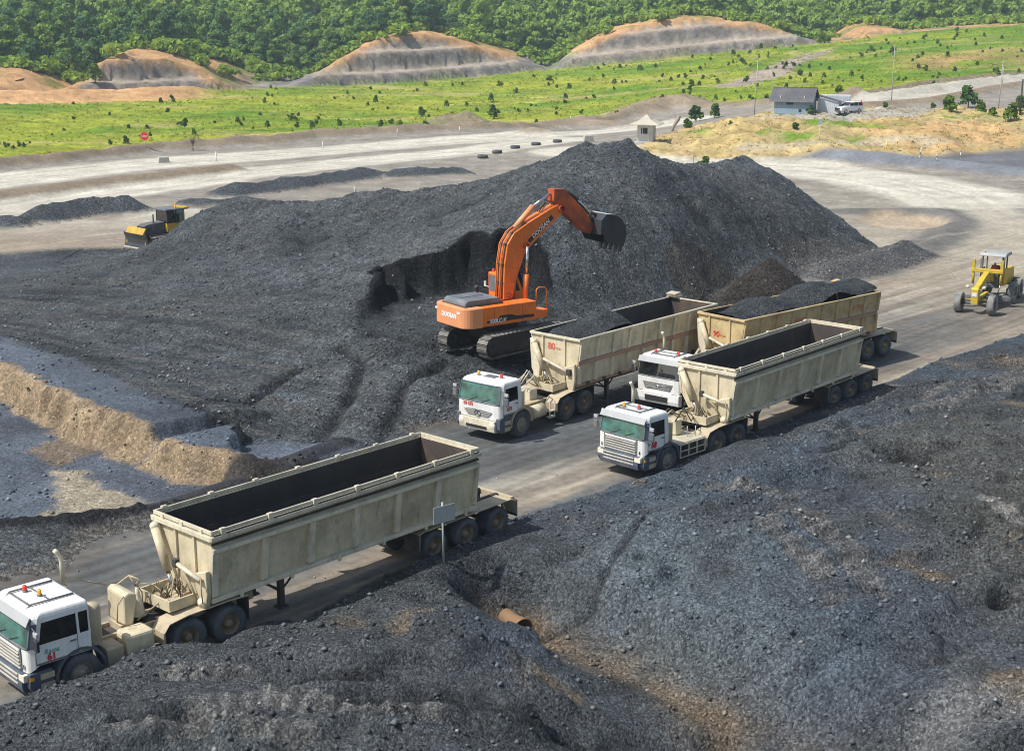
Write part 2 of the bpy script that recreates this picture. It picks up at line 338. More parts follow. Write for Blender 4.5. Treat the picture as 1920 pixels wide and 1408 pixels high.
LANES = [(xy((-200, 365), (0, 340), (300, 306), (600, 283), (900, 262), (1100, 246), (1280, 234)), 5.), (xy((-200, 420), (0, 396), (200, 362), (350, 343), (450, 325), (700, 300), (900, 284), (1050, 262)), 4.5), (xy((1100, 290), (1300, 303), (1500, 312), (1650, 335), (1800, 370), (1900, 420)), 7.), (xy((-100, 445), (100, 425), (250, 420), (330, 400)), 3.)]
OVAL = P(1690, 412, 0)
G_BERM = xy((1560, 298), (1660, 304), (1780, 312), (1920, 328), (2200, 350))
YM_X = np.array([-200, -90, -60.7, -47.3, -28.3, -5.1, 12, 29, 46, 63, 101, 160, 400.]); YM_Y = np.array([60, 125, 171.4, 195, 214.7, 231.7, 250, 272, 262, 252, 285, 330, 420.])
YE_X = np.array([-500, -200, -110, -61, 6, 62, 93, 167, 300, 600.]); YE_Y = np.array([250, 275, 310, 360, 420, 440, 452, 470, 520, 600.])
def ym(x): return np.interp(x, YM_X, YM_Y)
def ye(x): return np.interp(x, YE_X, YE_Y)
_back = [P(*c) for c in [(0, 340), (0, 410), (-300, 420), (300, 300), (300, 390), (600, 270), (600, 330), (860, 330), (1040, 262), (1150, 250), (1260, 236), (1600, 325), (1500, 300), (1920, 345), (1860, 420), (1690, 390), (2200, 330), (2200, 420),
    (0, 318, .3), (300, 284, .3), (600, 260, .3), (900, 244, .3), (1250, 212, .3), (1195, 286, .5), (1212, 268, 1.1), (1240, 262, .8), (1290, 275, .8), (1290, 250, 1.7), (1300, 290, .2), (1400, 293, .1), (1600, 299, .1), (1750, 298, .2), (1900, 284, .5), (1330, 262, 1.6), (1340, 240, 2.6), (1400, 260, 2.0),
    (1400, 225, 3.3), (1500, 222, 3.4), (1600, 222, 3.4), (1700, 224, 3.3), (1460, 210, 3.4), (1640, 210, 3.4), (1550, 250, 2.3), (1700, 255, 2.2), (1850, 245, 2.6), (1930, 240, 2.8), (1550, 275, 1.2), (1750, 275, 1.3), (1900, 262, 2.0), (1800, 212, 3.2), (2100, 230, 3.)]]
_back += [Q(*c) for c in [(1290, 222, 245), (1640, 190, 246), (1780, 168, 264), (1920, 150, 284), (1420, 195, 270), (0, 250, 235), (0, 190, 305), (-300, 190, 280), (300, 230, 262), (300, 180, 335), (500, 200, 310), (500, 167, 358), (800, 200, 320), (800, 152, 395), (1000, 175, 350), (1000, 133, 420), (1200, 160, 345), (1200, 115, 432), (1340, 140, 360),
    (1340, 100, 440), (1520, 130, 350), (1520, 84, 450), (1700, 130, 340), (1700, 78, 430), (1850, 110, 345), (1900, 55, 440), (2200, 60, 430), (1600, 160, 290), (1800, 145, 310), (1950, 120, 330), (2300, 130, 320), (2200, 30, 520), (-400, 170, 320)]]
BACK = TPS(_back, 100, .003)
_crest = [(0, 128), (60, 133), (110, 143), (160, 158), (212, 138), (240, 98), (270, 90), (300, 90), (350, 98), (420, 118), (465, 135), (500, 144), (560, 145), (605, 132), (650, 104), (690, 78), (740, 62), (790, 58), (850, 66), (930, 86), (990, 106), (1025, 117), (1060, 96), (1110, 66), (1160, 48), (1220, 36), (1300, 30), (1380, 36), (1430, 48), (1470, 60), (1510, 73), (1545, 88), (1565, 62), (1590, 45), (1630, 44), (1665, 54), (1690, 72), (1730, 72), (1770, 50), (1800, 48), (1830, 66), (1900, 60), (2000, 40)]
_cx, _cz = [], []
for (u, v) in _crest:
    y = 400.
    for k in range(8): p = Q(u, v, y); y = float(ye(np.array(p[0])))+33
    p = Q(u, v, y); _cx.append(p[0]); _cz.append(p[2])
CRX = np.array([-300]+_cx+[400]); CRZ = np.array([_cz[0]]+_cz+[_cz[-1]+8])
FOREST = TPS([(-300, 420, 4), (-200, 420, 3), (-150, 400, 3), (-60, 440, 2), (0, 480, 4), (60, 520, 6), (150, 540, 8), (260, 600, 8), (-250, 560, 34), (-100, 560, 29), (0, 580, 22), (100, 640, 19), (250, 700, 16), (-300, 760, 70), (-100, 760, 60), (40, 800, 40), (160, 850, 18), (320, 900, 10), (-300, 1200, 120), (0, 1300, 110), (300, 1300, 50), (500, 1000, 12), (500, 1400, 60)], 200, .01)
CUT_T = np.array([0, 1.3, 7, 9.2, 16, 19.5, 60]); CUT_H = np.array([0, 2.6, 3.1, 7.6, 8.3, 13.0, 30])

COAL = np.array((.056, .063, .066)); FRESH_SHADE = np.array((.012, .012, .013)); GRAVEL = np.array((.105, .125, .155)); BROWN = np.array((.225, .165, .10)); ROADC = np.array((.265, .218, .16)); PALE = np.array((.50, .465, .38))
TANC = np.array((.33, .28, .19)); GRASS = np.array((.30, .335, .035)); GRASS2 = np.array((.12, .23, .018)); GDRY = np.array((.44, .37, .14)); ORANGE = np.array((.53, .31, .145)); CUTG = np.array((.31, .275, .235)); STRAW = np.array((.46, .35, .15)); BERMC = np.array((.23, .18, .12))
def mixc(c, new, w): return c+(np.asarray(new)-c)*np.clip(w, 0, 1)[:, None]

def land(x, y, detail=True):
    """height, colour and zone of the ground at arrays x, y"""
    x = np.asarray(x, float); y = np.asarray(y, float)
    s, d = road_sd(x, y); zero = np.zeros_like(x)
    z = zero.copy(); zbase = zero.copy(); col = np.tile(ROADC, (len(x), 1)); zone = np.zeros(len(x), int)
    nA = fbm(x, y, 14, 3, 1); nB = fbm(x, y, 3.5, 4, 2); nC = fbm(x, y, .9, 3, 3)
    # ---------------- far country
    far = y > 118
    w_back = sst(122, 150, y)
    if far.any():
        xb, yb = x[far], y[far]
        zb = BACK(xb, np.minimum(yb, ye(xb)+6)); t = yb-ye(xb)
        nat = np.interp(xb, CRX, CRZ)+fbm(xb, yb, 30, 3, 5)*.6+fbm(xb, yb, 6, 2, 55)*.5
        front = np.clip(33-t, 0, 60)
        nat_f = nat-.0009*front**2-.02*front
        t2 = t+fbm(xb, yb, 16, 3, 6)*1.7+fbm(xb, yb*.3, 3.2, 2, 61, ridged=True)*1.1
        cutz = zb+np.interp(t2, CUT_T, CUT_H)
        fz = FOREST(xb, yb)
        hill = np.where(t < 33, np.minimum(np.maximum(nat_f, zb), cutz), lerp(np.maximum(nat_f, zb), np.maximum(fz, 2), sst(36, 95, t)))
        m = zb+(hill-zb)*sst(-.5, .5, t)
        z[far] = lerp(zero[far], m, w_back[far]); zbase[far] = zb
    nD = fbm(x, y, 40, 3, 8)
    # back road and yard colours
    back = sst(112, 150, y)
    col = mixc(col, PALE*(1+.15*nA[:, None])*(.62+.38*sst(135, 165, y+.25*x))[:, None], back*(.8+.4*nB))
    s2 = x*.93+y*.37; d2 = -x*.37+y*.93
    lane = fbm(s2*.045, d2, 4.2, 4, 9)
    col = mixc(col, PALE*np.array((.60, .58, .55)), back*sst(-.05, .4, lane)*.75); col = mixc(col, np.array((.33, .26, .17)), back*sst(.25, .55, fbm(s2*.1, d2, 9, 3, 91))*.6)
    yard = back*sst(300, 250, y); lane_w = np.zeros_like(x); lstreak = np.zeros_like(x)
    for lp, lw in LANES:
        dl_, _, sd_, pr_ = poly_dist(x, y, lp); lw_ = sst(lw*1.25, lw*.75, dl_+1.2*nB+.8*nA); lane_w = np.maximum(lane_w, lw_); stk = fbm(pr_*.035, dl_*sd_, 1.0, 3, 92); lstreak = np.where(lw_ > .3, stk, lstreak); z += lw_*stk*.05
    col = mixc(col, np.array((.235, .208, .17))*(1+.4*nB[:, None]+.3*nC[:, None]), yard*(1-lane_w)*.9)
    col = mixc(col, PALE*1.04*(1+.12*lane[:, None]+.42*lstreak[:, None]), yard*lane_w*.9)
    # right-hand bend of the haul road, paler where it is dry
    bend = sst(12, 30, x-.05*y)*sst(80, 120, y)*(1-back)
    col = mixc(col, PALE*np.array((.72, .70, .66)), bend*.8)
    # berms of the back roads
    dm, _, _, _ = poly_dist(x, y, MED); g = np.exp(-(dm/1.9)**2); z += g*.95; col = mixc(col, BERMC, sst(.15, .6, g+.15*nC))
    dm, _, _, _ = poly_dist(x, y, G_BERM); g = np.exp(-(dm/3.2)**2); z += g*1.0; col = mixc(col, np.array((.175, .185, .20))*(1+.3*nB[:, None]), sst(.1, .5, g))
    pad = soft_poly(x, y, [q[:2] for q in xy((1690, 296, .1), (1800, 287, .2), (1920, 280, .3), (2200, 272, .3), (2200, 330, 0), (1920, 318, 0), (1800, 306, 0))], 3.)
    col = mixc(col, np.array((.115, .12, .13))*(1+.3*nB[:, None]), pad*.9)
    for pts, h, w in HEAPS:
        dm, _, _, _ = poly_dist(x, y, pts); hh = np.maximum(h-dm*h/w+nB*.45+nC*.12, 0)*sst(w*1.15, w*.8, dm); z += hh; col = mixc(col, COAL[None]*(1.1+.5*nB[:, None]), sst(.06, .3, hh)); zone = np.where(hh > .15, 8, zone)
    # meadow and its edge berm
    e = y-ym(x)+fbm(x, y, 9, 3, 10)*2.0
    g = np.exp(-(e/2.6)**2)*sst(140, 160, y); z += g*(1.1+.5*nB); col = mixc(col, BERMC*(1+.2*nA[:, None]), sst(.1, .5, g))
    mead = sst(.5, 2.5, e)*sst(130, 150, y)
    gr = GRASS[None]+(GRASS2-GRASS)[None]*np.clip(.30+nD*1.2+nA*.8+sst(40, 100, x)*.55+.25*nB, 0, 1)[:, None]
    dry = sst(.08, .5, fbm(x*.35, y, 14, 4, 11)); gr = mixc(gr, GDRY, dry*.75)
    bare = sst(.30, .5, fbm(x*.55, y, 22, 4, 12))*sst(300, 200, y-x*.3); gr = mixc(gr, TANC*1.2, bare*.7)
    slump = soft_poly(x, y, [q[:2] for q in (Q(1710, 100, 372), Q(1900, 96, 372), Q(1960, 125, 330), Q(1760, 132, 332), Q(1690, 118, 345))], 18)*sst(-.2, .25, nA+.25); gr = mixc(gr, (.42, .26, .12), slump*.8)
    dm, _, _, _ = poly_dist(x, y, [Q(1375, 163, 322), Q(1440, 145, 342), Q(1490, 118, 380), Q(1535, 104, 405)]); tr = sst(5.5, 3.5, dm+nC); gr = mixc(gr, (.36, .29, .235), tr)
    dm2, _, _, _ = poly_dist(x, y, [Q(1430, 138, 352), Q(1480, 112, 390), Q(1530, 101, 410)]); z += np.exp(-((dm2-6)/2.)**2)*.9*(y > 200)
    gr = gr*(1+.30*fbm(x*.6, y, 5, 3, 93)+.18*nB)[:, None]
    col = mixc(col, gr, mead); zone = np.where(mead > .5, 4, zone)
    tus = mead*(fbm(x, y, 2.6, 3, 13)*.35+nA*.3); z += tus
    # bare brown heaps along the meadow's edge
    for (u, v, h, w) in [(870, 232, 2.4, 7), (840, 228, 1.8, 5), (1000, 247, 1.2, 5), (1240, 203, 2.8, 10), (1190, 212, 1.6, 9), (1290, 207, 1.8, 8), (1120, 226, 1.2, 8)]:
        c = P(u, v, .5); dm = np.hypot((x-c[0])/1.25, y-c[1]); hh = h*np.clip(1-dm/w, 0, 1)**1.2*(1+.3*nB); z += hh; col = mixc(col, BERMC*1.25, sst(.25, .8, hh)*.9)
    # house mound with dry grass, loops of track and a raw orange bank
    mound = soft_poly(x, y, [q[:2] for q in xy((1186, 292, .2), (1230, 258, 1), (1290, 238, 2), (1340, 226, 3), (1440, 214, 3.4), (1640, 205, 3.4), (1760, 205, 3.4), (2100, 215, 3.), (2150, 262, 1.2), (1880, 290, .4), (1720, 297, .2), (1500, 296, .1), (1290, 296, .1))], 3.5)
    pv = np.clip(.5+nB*.8+nC*.4, 0, 1)
    mc = STRAW[None]*(.75+.5*pv[:, None]); mc = mixc(mc, GRASS2*1.1, sst(.12, .45, fbm(x*.6, y, 8, 3, 14)))
    mc = mixc(mc, TANC*np.array((1.35, 1.2, .95)), sst(-.05, .35, fbm(x, y, 7, 3, 141))*.7); mc = mixc(mc, ORANGE*1.0, soft_poly(x, y, [q[:2] for q in xy((1590, 232, 3), (1700, 232, 3.), (1930, 240, 2.8), (2100, 245, 2.6), (2100, 285, .6), (1760, 294, .2), (1650, 292, .3), (1640, 262, 1.8))], 5)*sst(-.35, .2, nB)*.6)
    mc = mixc(mc, PALE*.75, soft_poly(x, y, [q[:2] for q in xy((1420, 222, 3.4), (1530, 214, 3.4), (1640, 206, 3.4), (1760, 206, 3.3), (1720, 222, 3.4), (1560, 229, 3.2))], 2.5))
    mc = mixc(mc, TANC*1.35, sst(2.2, 1.2, poly_dist(x, y, xy((1400, 268, 1.7), (1550, 266, 1.8), (1700, 262, 1.9), (1760, 268, 1.6)))[0]+nC)*.8)
    col = mixc(col, mc, mound); z += mound*(nB*.5+.55*fbm(x, y, 6, 3, 15, ridged=True)+.2*nC); zone = np.where(mound > .5, 5, zone)
    # haul road climbing away on the right
    dm, _, sd_, _ = poly_dist(x, y, [Q(1560, 203, 240), Q(1660, 190, 246), Q(1780, 170, 264), Q(1920, 152, 284), Q(2200, 120, 310)])
    rr = sst(7.5, 6, dm)*(y > 225); col = mixc(col, PALE*.9, rr*.95); zone = np.where(rr > .5, 0, zone); g = np.exp(-((dm-8.5)/1.8)**2)*(y > 225); z += g*1.0; col = mixc(col, BERMC*1.1, sst(.25, .6, g))
    # cut hills
    t = y-ye(x)
    cutm = sst(-1.5, .5, t); natz = np.interp(x, CRX, CRZ)-.0009*np.clip(33-t, 0, 60)**2-.02*np.clip(33-t, 0, 60)
    depth = natz-z
    strata = fbm(x*.02, z*3.0+nA*.8, 1.6, 3, 16); vert = fbm(x*1.0, y*.05+z*.12, 1.4, 3, 17)
    cc = CUTG[None]*(1+.6*strata[:, None]+.7*vert[:, None]); cc = mixc(cc, np.array((.15, .135, .15)), sst(.0, .5, vert+strata*.7)*.8)
    cc = mixc(cc, TANC*1.25, sst(.2, .5, fbm(x, y, 20, 3, 18)+vert*.35)*.55)
    lift = z-zbase
    bench = np.exp(-((lift-3.0)/.55)**2)+np.exp(-((lift-8.0)/.6)**2); cc = mixc(cc, TANC*np.array((1.4, 1.35, 1.45)), bench*.75); dband = np.exp(-((lift-6.6)/.9)**2)+np.exp(-((lift-11.6)/1.0)**2); cc = mixc(cc, np.array((.15, .125, .125)), dband*sst(-.5, .2, vert)*.7); wall = np.exp(-((lift-1.4)/1.2)**2); cc = mixc(cc, np.array((.13, .12, .13)), wall*sst(-.3, .3, vert)*.7)
    cc = mixc(cc, ORANGE*(1+.3*nB[:, None]), sst(2.2, .7, depth+vert*1.4)*np.maximum(np.maximum(sst(2.5, 5., lift), sst(-60, -75, x)), sst(94, 102, x)*sst(-.2, .3, vert+.3))); cc = mixc(cc, np.array((.62, .47, .34)), sst(.45, .6, fbm(x*1.2-z*.6, y*.02, 5, 2, 19))*sst(50, 75, x)*sst(90, 78, x)*.8)
    topm = sst(31, 35, t)
    topg = np.maximum(topm, sst(.35, .05, depth)*sst(1, 4, t)*(sst(.1, -.3, nA)*.6))
    cc = mixc(cc, GRASS2*.8, topg)
    bank = sst(-66, -76, x)*sst(-26, -20, t+nB*2)*sst(2, -2, t); col = mixc(col, ORANGE*1.15*(1+.25*nB[:, None]), bank); z += bank*(2.2*np.exp(-((t+10)/7)**2)); zone = np.where(bank > .5, 6, zone)
    col = mixc(col, cc, cutm); zone = np.where(t > 0, np.where(t > 34, 7, 6), zone)
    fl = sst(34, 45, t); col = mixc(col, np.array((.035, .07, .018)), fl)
    # ---------------- stockpile
    near = (y < 140) & (y > 40)
    if near.any():
        xn, yn = x[near], y[near]
        pz = PILE(xn, yn)
        for cr_, sl_ in CONES: dc_, vc_, _, _ = poly_dist(xn, yn, cr_); pz = np.maximum(pz, vc_-sl_*dc_)
        b0 = nB[near]; c0 = nC[near]; a0 = nA[near]
        rid = fbm(xn, yn, 5, 4, 21, ridged=True)
        hw = sst(.1, .9, pz)
        fl0 = 1-.75*sst(-4, -12, xn)*sst(2.6, 1.5, pz)
        pz = pz+fl0*hw*(.24*b0+.13*c0+.11*fbm(xn, yn, .8, 2, 25)+.20*rid+.14*a0+.14*(sst(-.04, .04, fbm(xn, yn, 5.5, 3, 24))-.5))
        bx, by = xn+fbm(xn, yn, 3, 3, 71)*1.1, yn+fbm(xn, yn, 3, 3, 72)*1.1
        bw = soft_poly(bx, by, BENCH, .7)
        floor = 1.86+.10*b0+.07*c0+.06*rid
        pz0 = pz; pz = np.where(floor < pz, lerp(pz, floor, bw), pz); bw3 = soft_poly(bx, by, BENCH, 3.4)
        shelf = soft_poly(xn, yn, [q[:2] for q in xy((-400, 505, .1), (0, 474, .1), (120, 464, .1), (256, 462, .1), (320, 470, .5), (500, 560, 1.5), (300, 690, .8), (0, 640, .5), (-400, 640, .5))], 3.); coverP = np.maximum(sst(.12, .45, pz+.15*b0), shelf)*sst(-3.2, -4.6, d[near]+.5*b0)
        pcol = COAL[None]*(1.05+.5*b0[:, None]+.6*a0[:, None]+.3*c0[:, None]); pcol = mixc(pcol, np.array((.085, .088, .088)), sst(-.1, .5, fbm(xn, yn, 9, 3, 22))*.55); pcol = mixc(pcol, np.array((.066, .060, .052)), sst(.2, .5, fbm(xn, yn, 4, 3, 23))*.3)
        fr = sst(.13, .24, bw3+.06*c0)*sst(1., .85, bw3)*sst(.4, 1.0, pz0-1.75); pcol = mixc(pcol, FRESH_SHADE*.5, fr*.97)  # cut wall near-black: dark fresh coal with shade painted into the colour
        pcol = mixc(pcol, COAL*.62, bw*.5)
        ra, rb = xn*.81-yn*.59, xn*.59+yn*.81; rt = fbm(ra*.06, rb, 1.1, 3, 26); flat = sst(-6, -12, xn)*sst(1.9, 1.2, pz0)*sst(98, 90, yn); pz = pz+flat*.11*rt; pcol = mixc(pcol, np.array((.085, .08, .073)), flat*sst(.05, .4, rt)*.8); pcol = mixc(pcol, FRESH_SHADE*1.6, flat*sst(.05, .4, -rt)*.6)
        for rl in RILLS:
            dr = poly_dist(xn+.5*b0, yn+.5*c0, rl)[0]; g = np.exp(-(dr/.33)**2); pz = pz-.34*g; pcol = mixc(pcol, FRESH_SHADE, g*.75)
        # gravel terrace and brown scarp on the left
        ds, hs, sd2, par = poly_dist(xn+.35*b0+.25*c0, yn+.35*b0, SCARP); sg = ds*sd2
        wx_, wy_ = xn+.55*c0+.5*b0, yn+.6*fbm(xn, yn, 1.2, 3, 27)+.4*b0; lowm = soft_poly(wx_, wy_, [q[:2] for q in xy((-150, 690, .1), (0, 752, .1), (130, 822, .1), (255, 868, .1), (330, 902, .1), (430, 908, .1), (560, 880, .1), (470, 915, 0), (300, 965, 0), (150, 995, 0), (0, 1015, 0), (-150, 1040, 0))], .35)
        upz = np.maximum(pz, hs)
        st = sst(-.15, 1.0, sg+.30*c0+.12*b0)
        inreg = sst(8.5, 5.5, ds)*sst(-12, -6.5, xn*.3+d[near]) if False else sst(7.5, 4.5, ds)
        lowz = .12+.12*b0+.03*c0+.1*a0
        tz = np.where(sg > -.4, lerp(lowz, lerp(pz, upz, sst(8, 4.5, ds)), st), lowz)
        left = np.where(sg > -.4, sst(9, 6, ds), 0); leftm = np.maximum(left, lowm)
        pz = lerp(pz, tz, leftm)
        brown = np.exp(-((sg-.48+.25*c0)/.70)**10)*sst(.15, .5, hs)
        gcol = GRAVEL[None]*(.75+.35*b0[:, None]+.4*a0[:, None])
        pcol = mixc(pcol, gcol, np.maximum(lowm, sst(3.9, 3.0, ds+.9*c0+.6*b0)*(sg > 0))*.92)
        fan = soft_poly(wx_, wy_, [q[:2] for q in xy((95, 880, .1), (150, 880, .1), (200, 915, .1), (295, 960, 0), (150, 990, 0), (-20, 1010, 0), (100, 960, 0), (125, 925, 0))], .6); pcol = mixc(pcol, TANC*.85, fan*sst(-.6, .2, b0+.2)*.9)
        strip = soft_poly(wx_, wy_, [q[:2] for q in xy((130, 815, .1), (180, 822, .1), (165, 850, .1), (100, 875, .1), (60, 850, .1))], .5); pcol = mixc(pcol, BROWN*.7, strip*.8)
        pcol = mixc(pcol, BROWN[None]*(1+.35*c0[:, None]+.2*b0[:, None]), brown)
        cover = np.maximum(coverP, np.maximum(lowm, left*sst(-.6, 0, sg)))*sst(-3.0, -4.2, d[near])
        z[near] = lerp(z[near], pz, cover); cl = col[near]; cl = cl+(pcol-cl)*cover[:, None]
        # spilled coal around the foot, on the road's far edge
        spill = sst(-2.2, -5.5, d[near]+1.4*b0+.8*a0)*sst(95, 70, yn-.2*xn)*(1-cover); cl = mixc(cl, COAL*1.1, spill*.9)
        for pts, h, w, cm in [([SMALL_HEAP, (SMALL_HEAP[0]+.6, SMALL_HEAP[1]+.5, 0)], 2.9, 3.9, (.034, .029, .025)), (MOUND2, 1.0, 3.2, (.075, .073, .068)), ([P(1300, 572), P(1345, 558)], .9, 2.4, (.05, .047, .042))]:
            dm = poly_dist(xn, yn, pts)[0]; hh = np.maximum(h*(1-dm/w)+.15*b0+.06*c0, 0)*sst(w*1.1, w*.85, dm); z[near] = np.maximum(z[near], hh); zone[near] = np.where((hh > .12) & (zone[near] != 1), 8, zone[near]); cl = mixc(cl, np.array(cm)[None]*(1+.4*b0[:, None]), sst(.05, .25, hh))
        dm = poly_dist(xn, yn, EDGE_BERM)[0]; g = np.exp(-(dm/.75)**2); z[near] = z[near]+g*(.32+.12*b0); cl = mixc(cl, FRESH_SHADE*1.6, sst(.25, .6, g)*.9)
        dm = poly_dist(xn, yn, xy((1440, 548), (1560, 525), (1660, 500), (1760, 450), (1800, 415), (1760, 396), (1590, 397)))[0]; cl = mixc(cl, np.array((.10, .098, .095)), sst(3.2, 1.2, dm+.8*b0)*.8); z[near] = z[near]+np.exp(-(dm/.8)**2)*.3
        ov = np.hypot((xn-OVAL[0])/4.2, (yn-OVAL[1])/5.5); cl = mixc(cl, np.array((.40, .31, .21)), sst(1.05, .8, ov+.15*b0)*.85); z[near] = z[near]-.5*sst(1.05, .7, ov+.1*b0)
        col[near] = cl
        zn = zone[near]; zn = np.where(cover > .5, 1, zn); zn = np.where((cover > .5) & (np.maximum(lowm, sst(4.6, 2.4, ds)*(sg > 0)) > .5), 3, zn); zone[near] = zn
    # ---------------- haul road: wheel ruts and coal dust along it
    onroad = (zone == 0) & (y < 125)
    rut = fbm(s*.08, d*1.0+.02*s, .9, 3, 31); rut2 = fbm(s*.05, d, 2.6, 3, 32)
    wr = onroad*1.
    z += wr*(.04*rut+.05*nA+.018*nC)
    col = mixc(col, COAL*2.2, wr*sst(.05, .55, rut*.6+rut2*.7)*.65*sst(110, 80, y)); col = mixc(col, PALE*.72, wr*sst(.1, .55, -rut2*.8-rut*.5)*.55)
    rutF = fbm(s*.03, d+.015*s, .42, 2, 33); col = col*(1+wr*.38*rutF*sst(130, 100, y))[:, None]
    dark = np.exp(-((d+1.3+nA)/2.2)**2)*sst(90, 70, y)*.55; col = mixc(col, COAL*1.8, wr*dark*sst(-.5, .3, rut+nB))
    # ---------------- foreground bank
    dc = np.interp(s, CR_S, CR_D)+.25*fbm(x, y, 2.2, 3, 41); hc = np.interp(s, CR_S, CR_H)
    dl = d-dc; fgm = (dl > -1.3) & (y < 110)
    if fgm.any():
        xf_, yf_ = x[fgm], y[fgm]; dlf = dl[fgm]; b0, c0, a0 = nB[fgm], nC[fgm], nA[fgm]; hcf = hc[fgm]
        fz = FG(xf_, yf_)
        fold = fbm(xf_*.35+yf_*.2, yf_*1.0-xf_*.25, 3.4, 4, 42, ridged=True)
        pat = sst(-.2, .25, fbm(xf_, yf_, 5.5, 3, 50)); clod = np.maximum(fbm(xf_, yf_, .75, 3, 49, .6)-.02, 0)
        rough = .13*b0+.05*c0+.30*fold+pat*(.10*fbm(xf_, yf_, 1.5, 3, 46, ridged=True)+.34*clod)
        fade = sst(1., 5., dlf)
        zz = np.where(dlf < 0, hcf*sst(-.95, .1, dlf), lerp(hcf, fz, sst(0., 6.5, dlf)))+rough*(.25+.75*fade)*sst(-1.25, -.6, dlf)
        st1 = fbm(xf_*.5+yf_*.25, yf_*1.1-xf_*.3, 4.2, 4, 47); st2 = fbm(xf_*.6-yf_*.2, yf_+xf_*.2, 2.0, 3, 48)
        zz += (.34*(sst(-.03, .05, st1)-.5)+.20*(sst(-.03, .06, st2-.08)-.5))*sst(.6, 2.5, dlf)
        dg, gv, _, gp = poly_dist(xf_+.3*b0, yf_+.3*c0, [(g[0], g[1], g[2]) for g in GULLY])
        gw = np.exp(-(dg/.9)**2); zz = lerp(zz, np.minimum(zz, gv+.35*dg), sst(2.4, 1.2, dg))
        ph = np.hypot((xf_-PIPE[0]+.5)/1.25, yf_-PIPE[1]-.9); hole = sst(1.9, .8, ph+.25*b0); zz = lerp(zz, np.minimum(zz, PIPE[2]-.35+.5*np.maximum(ph-.8, 0)), hole)
        hx, hy = xf_-HOLE[0], yf_-HOLE[1]; hm = sst(1.3, 1.0, np.hypot(hx/1.2+.3*hy, hy)+.7*b0+.2*c0); zz -= hm*1.0
        hx2 = P(1890, 1130, .7); hm2 = sst(.55, .3, np.hypot((xf_-hx2[0])/1.3, yf_-hx2[1])+.15*b0); zz -= hm2*.5
        for rl, rw_, rd_ in FG_RILLS:
            dr = poly_dist(xf_+.35*b0, yf_+.35*c0, rl)[0]; g = np.exp(-(dr/rw_)**2); zz -= rd_*g; hm = np.maximum(hm, g*.8)
        # dozer track prints pressed across the bank
        tw = np.zeros_like(xf_); ribs = np.zeros_like(xf_)
        for tp in TRACKS:
            dt, _, _, pp = poly_dist(xf_, yf_, tp); m_ = sst(.52, .40, dt)*sst(-.6, -.2, b0+.1); tw = np.maximum(tw, m_); ribs = np.where(m_ > .02, np.sin(pp*2*np.pi/.52), ribs)
        zz = zz+tw*(ribs*.07-.03)
        z[fgm] = zz
        cl = COAL[None]*(1.0+.5*b0[:, None]+.6*a0[:, None]+.3*c0[:, None])
        blue = sst(-.15, .45, fbm(xf_, yf_, 6, 3, 43)+.2*sst(2, 6, xf_)-.25*sst(11, 18, xf_)); cl = mixc(cl, GRAVEL*np.array((.62, .68, .70)), blue*.7*sst(-6, 1, xf_+(yf_-40)*.2)); cl = mixc(cl, np.array((.066, .070, .076)), (1-pat)*.5)
        bc_ = soft_poly(xf_, yf_, [q[:2] for q in xy((1010, 1060, .3), (1120, 985, .7), (1250, 930, .9), (1420, 1000, .9), (1500, 1120, .7), (1470, 1240, .1), (1280, 1190, 0), (1120, 1130, 0))], 4.)*sst(-.5, .1, b0+.1); cl = mixc(cl, np.array((.094, .114, .124)), bc_*.85); cl = mixc(cl, np.array((.085, .082, .068)), sst(12, 17, xf_+.8*b0)*sst(64, 56, yf_)*.5)
        cl = mixc(cl, np.array((.17, .125, .075)), sst(.18, .5, fbm(xf_, yf_, 3.2, 4, 44))*sst(-.1, .5, fbm(xf_, yf_, 9, 2, 45)+.2*sst(4, 9, xf_))*.7)
        cl = mixc(cl, BROWN*.75, np.clip(gw*1.0*sst(-.5, .3, b0+.1), 0, 1)*sst(0, 3, gp)*.75)
        cl = mixc(cl, BROWN*np.array((.55, .5, .45)), sst(1.35, .6, ph+.25*b0)*.85); cl = mixc(cl, FRESH_SHADE, np.maximum(hm, hm2)*.8)
        cl = mixc(cl, np.array((.11, .108, .102))[None]*(1+.45*ribs[:, None]), tw*.75)
        dp = poly_dist(xf_, yf_, xy((1850, 960, 1.2), (1920, 985, 1.2), (2000, 1000, 1.2)))[0]; cl = mixc(cl, np.array((.22, .21, .19)), sst(.5, .2, dp+.3*c0)*.8)
        dust = soft_poly(xf_, yf_, [q[:2] for q in xy((1700, 1330, .2), (1800, 1290, .3), (1940, 1330, .2), (1960, 1430, .1), (1640, 1430, -.4))], 2.)*sst(-.2, .35, b0+.1); cl = mixc(cl, np.array((.15, .148, .145)), dust*.7)
        k = sst(-1.25, -.85, dlf+.2*c0)
        co = col[fgm]; col[fgm] = co+(cl-co)*k[:, None]; zone[fgm] = np.where(dlf > -1.05, 2, zone[fgm])
    col = np.clip(col*(1+.12*nC[:, None]), .006, .9)
    return z, col, zone
FG_RILLS = [(xy((1210, 985, .7), (1160, 1050, .5), (1110, 1110, .1), (1030, 1165, -.6)), .13, .28), (xy((1640, 822, 1.2), (1535, 858, 1.2), (1455, 872, 1.2)), .25, .4), (xy((240, 1372, .7), (330, 1348, .8), (420, 1365, .7)), .3, .35), (xy((520, 1290, .8), (640, 1262, .8), (760, 1275, .6), (900, 1300, .5)), .3, .35), (xy((640, 1345, .6), (780, 1320, .6), (1000, 1330, .3), (1200, 1375, -.6)), .3, .3), (xy((1480, 830, 1.), (1560, 800, 1.), (1690, 755, 1.)), .2, .25)]
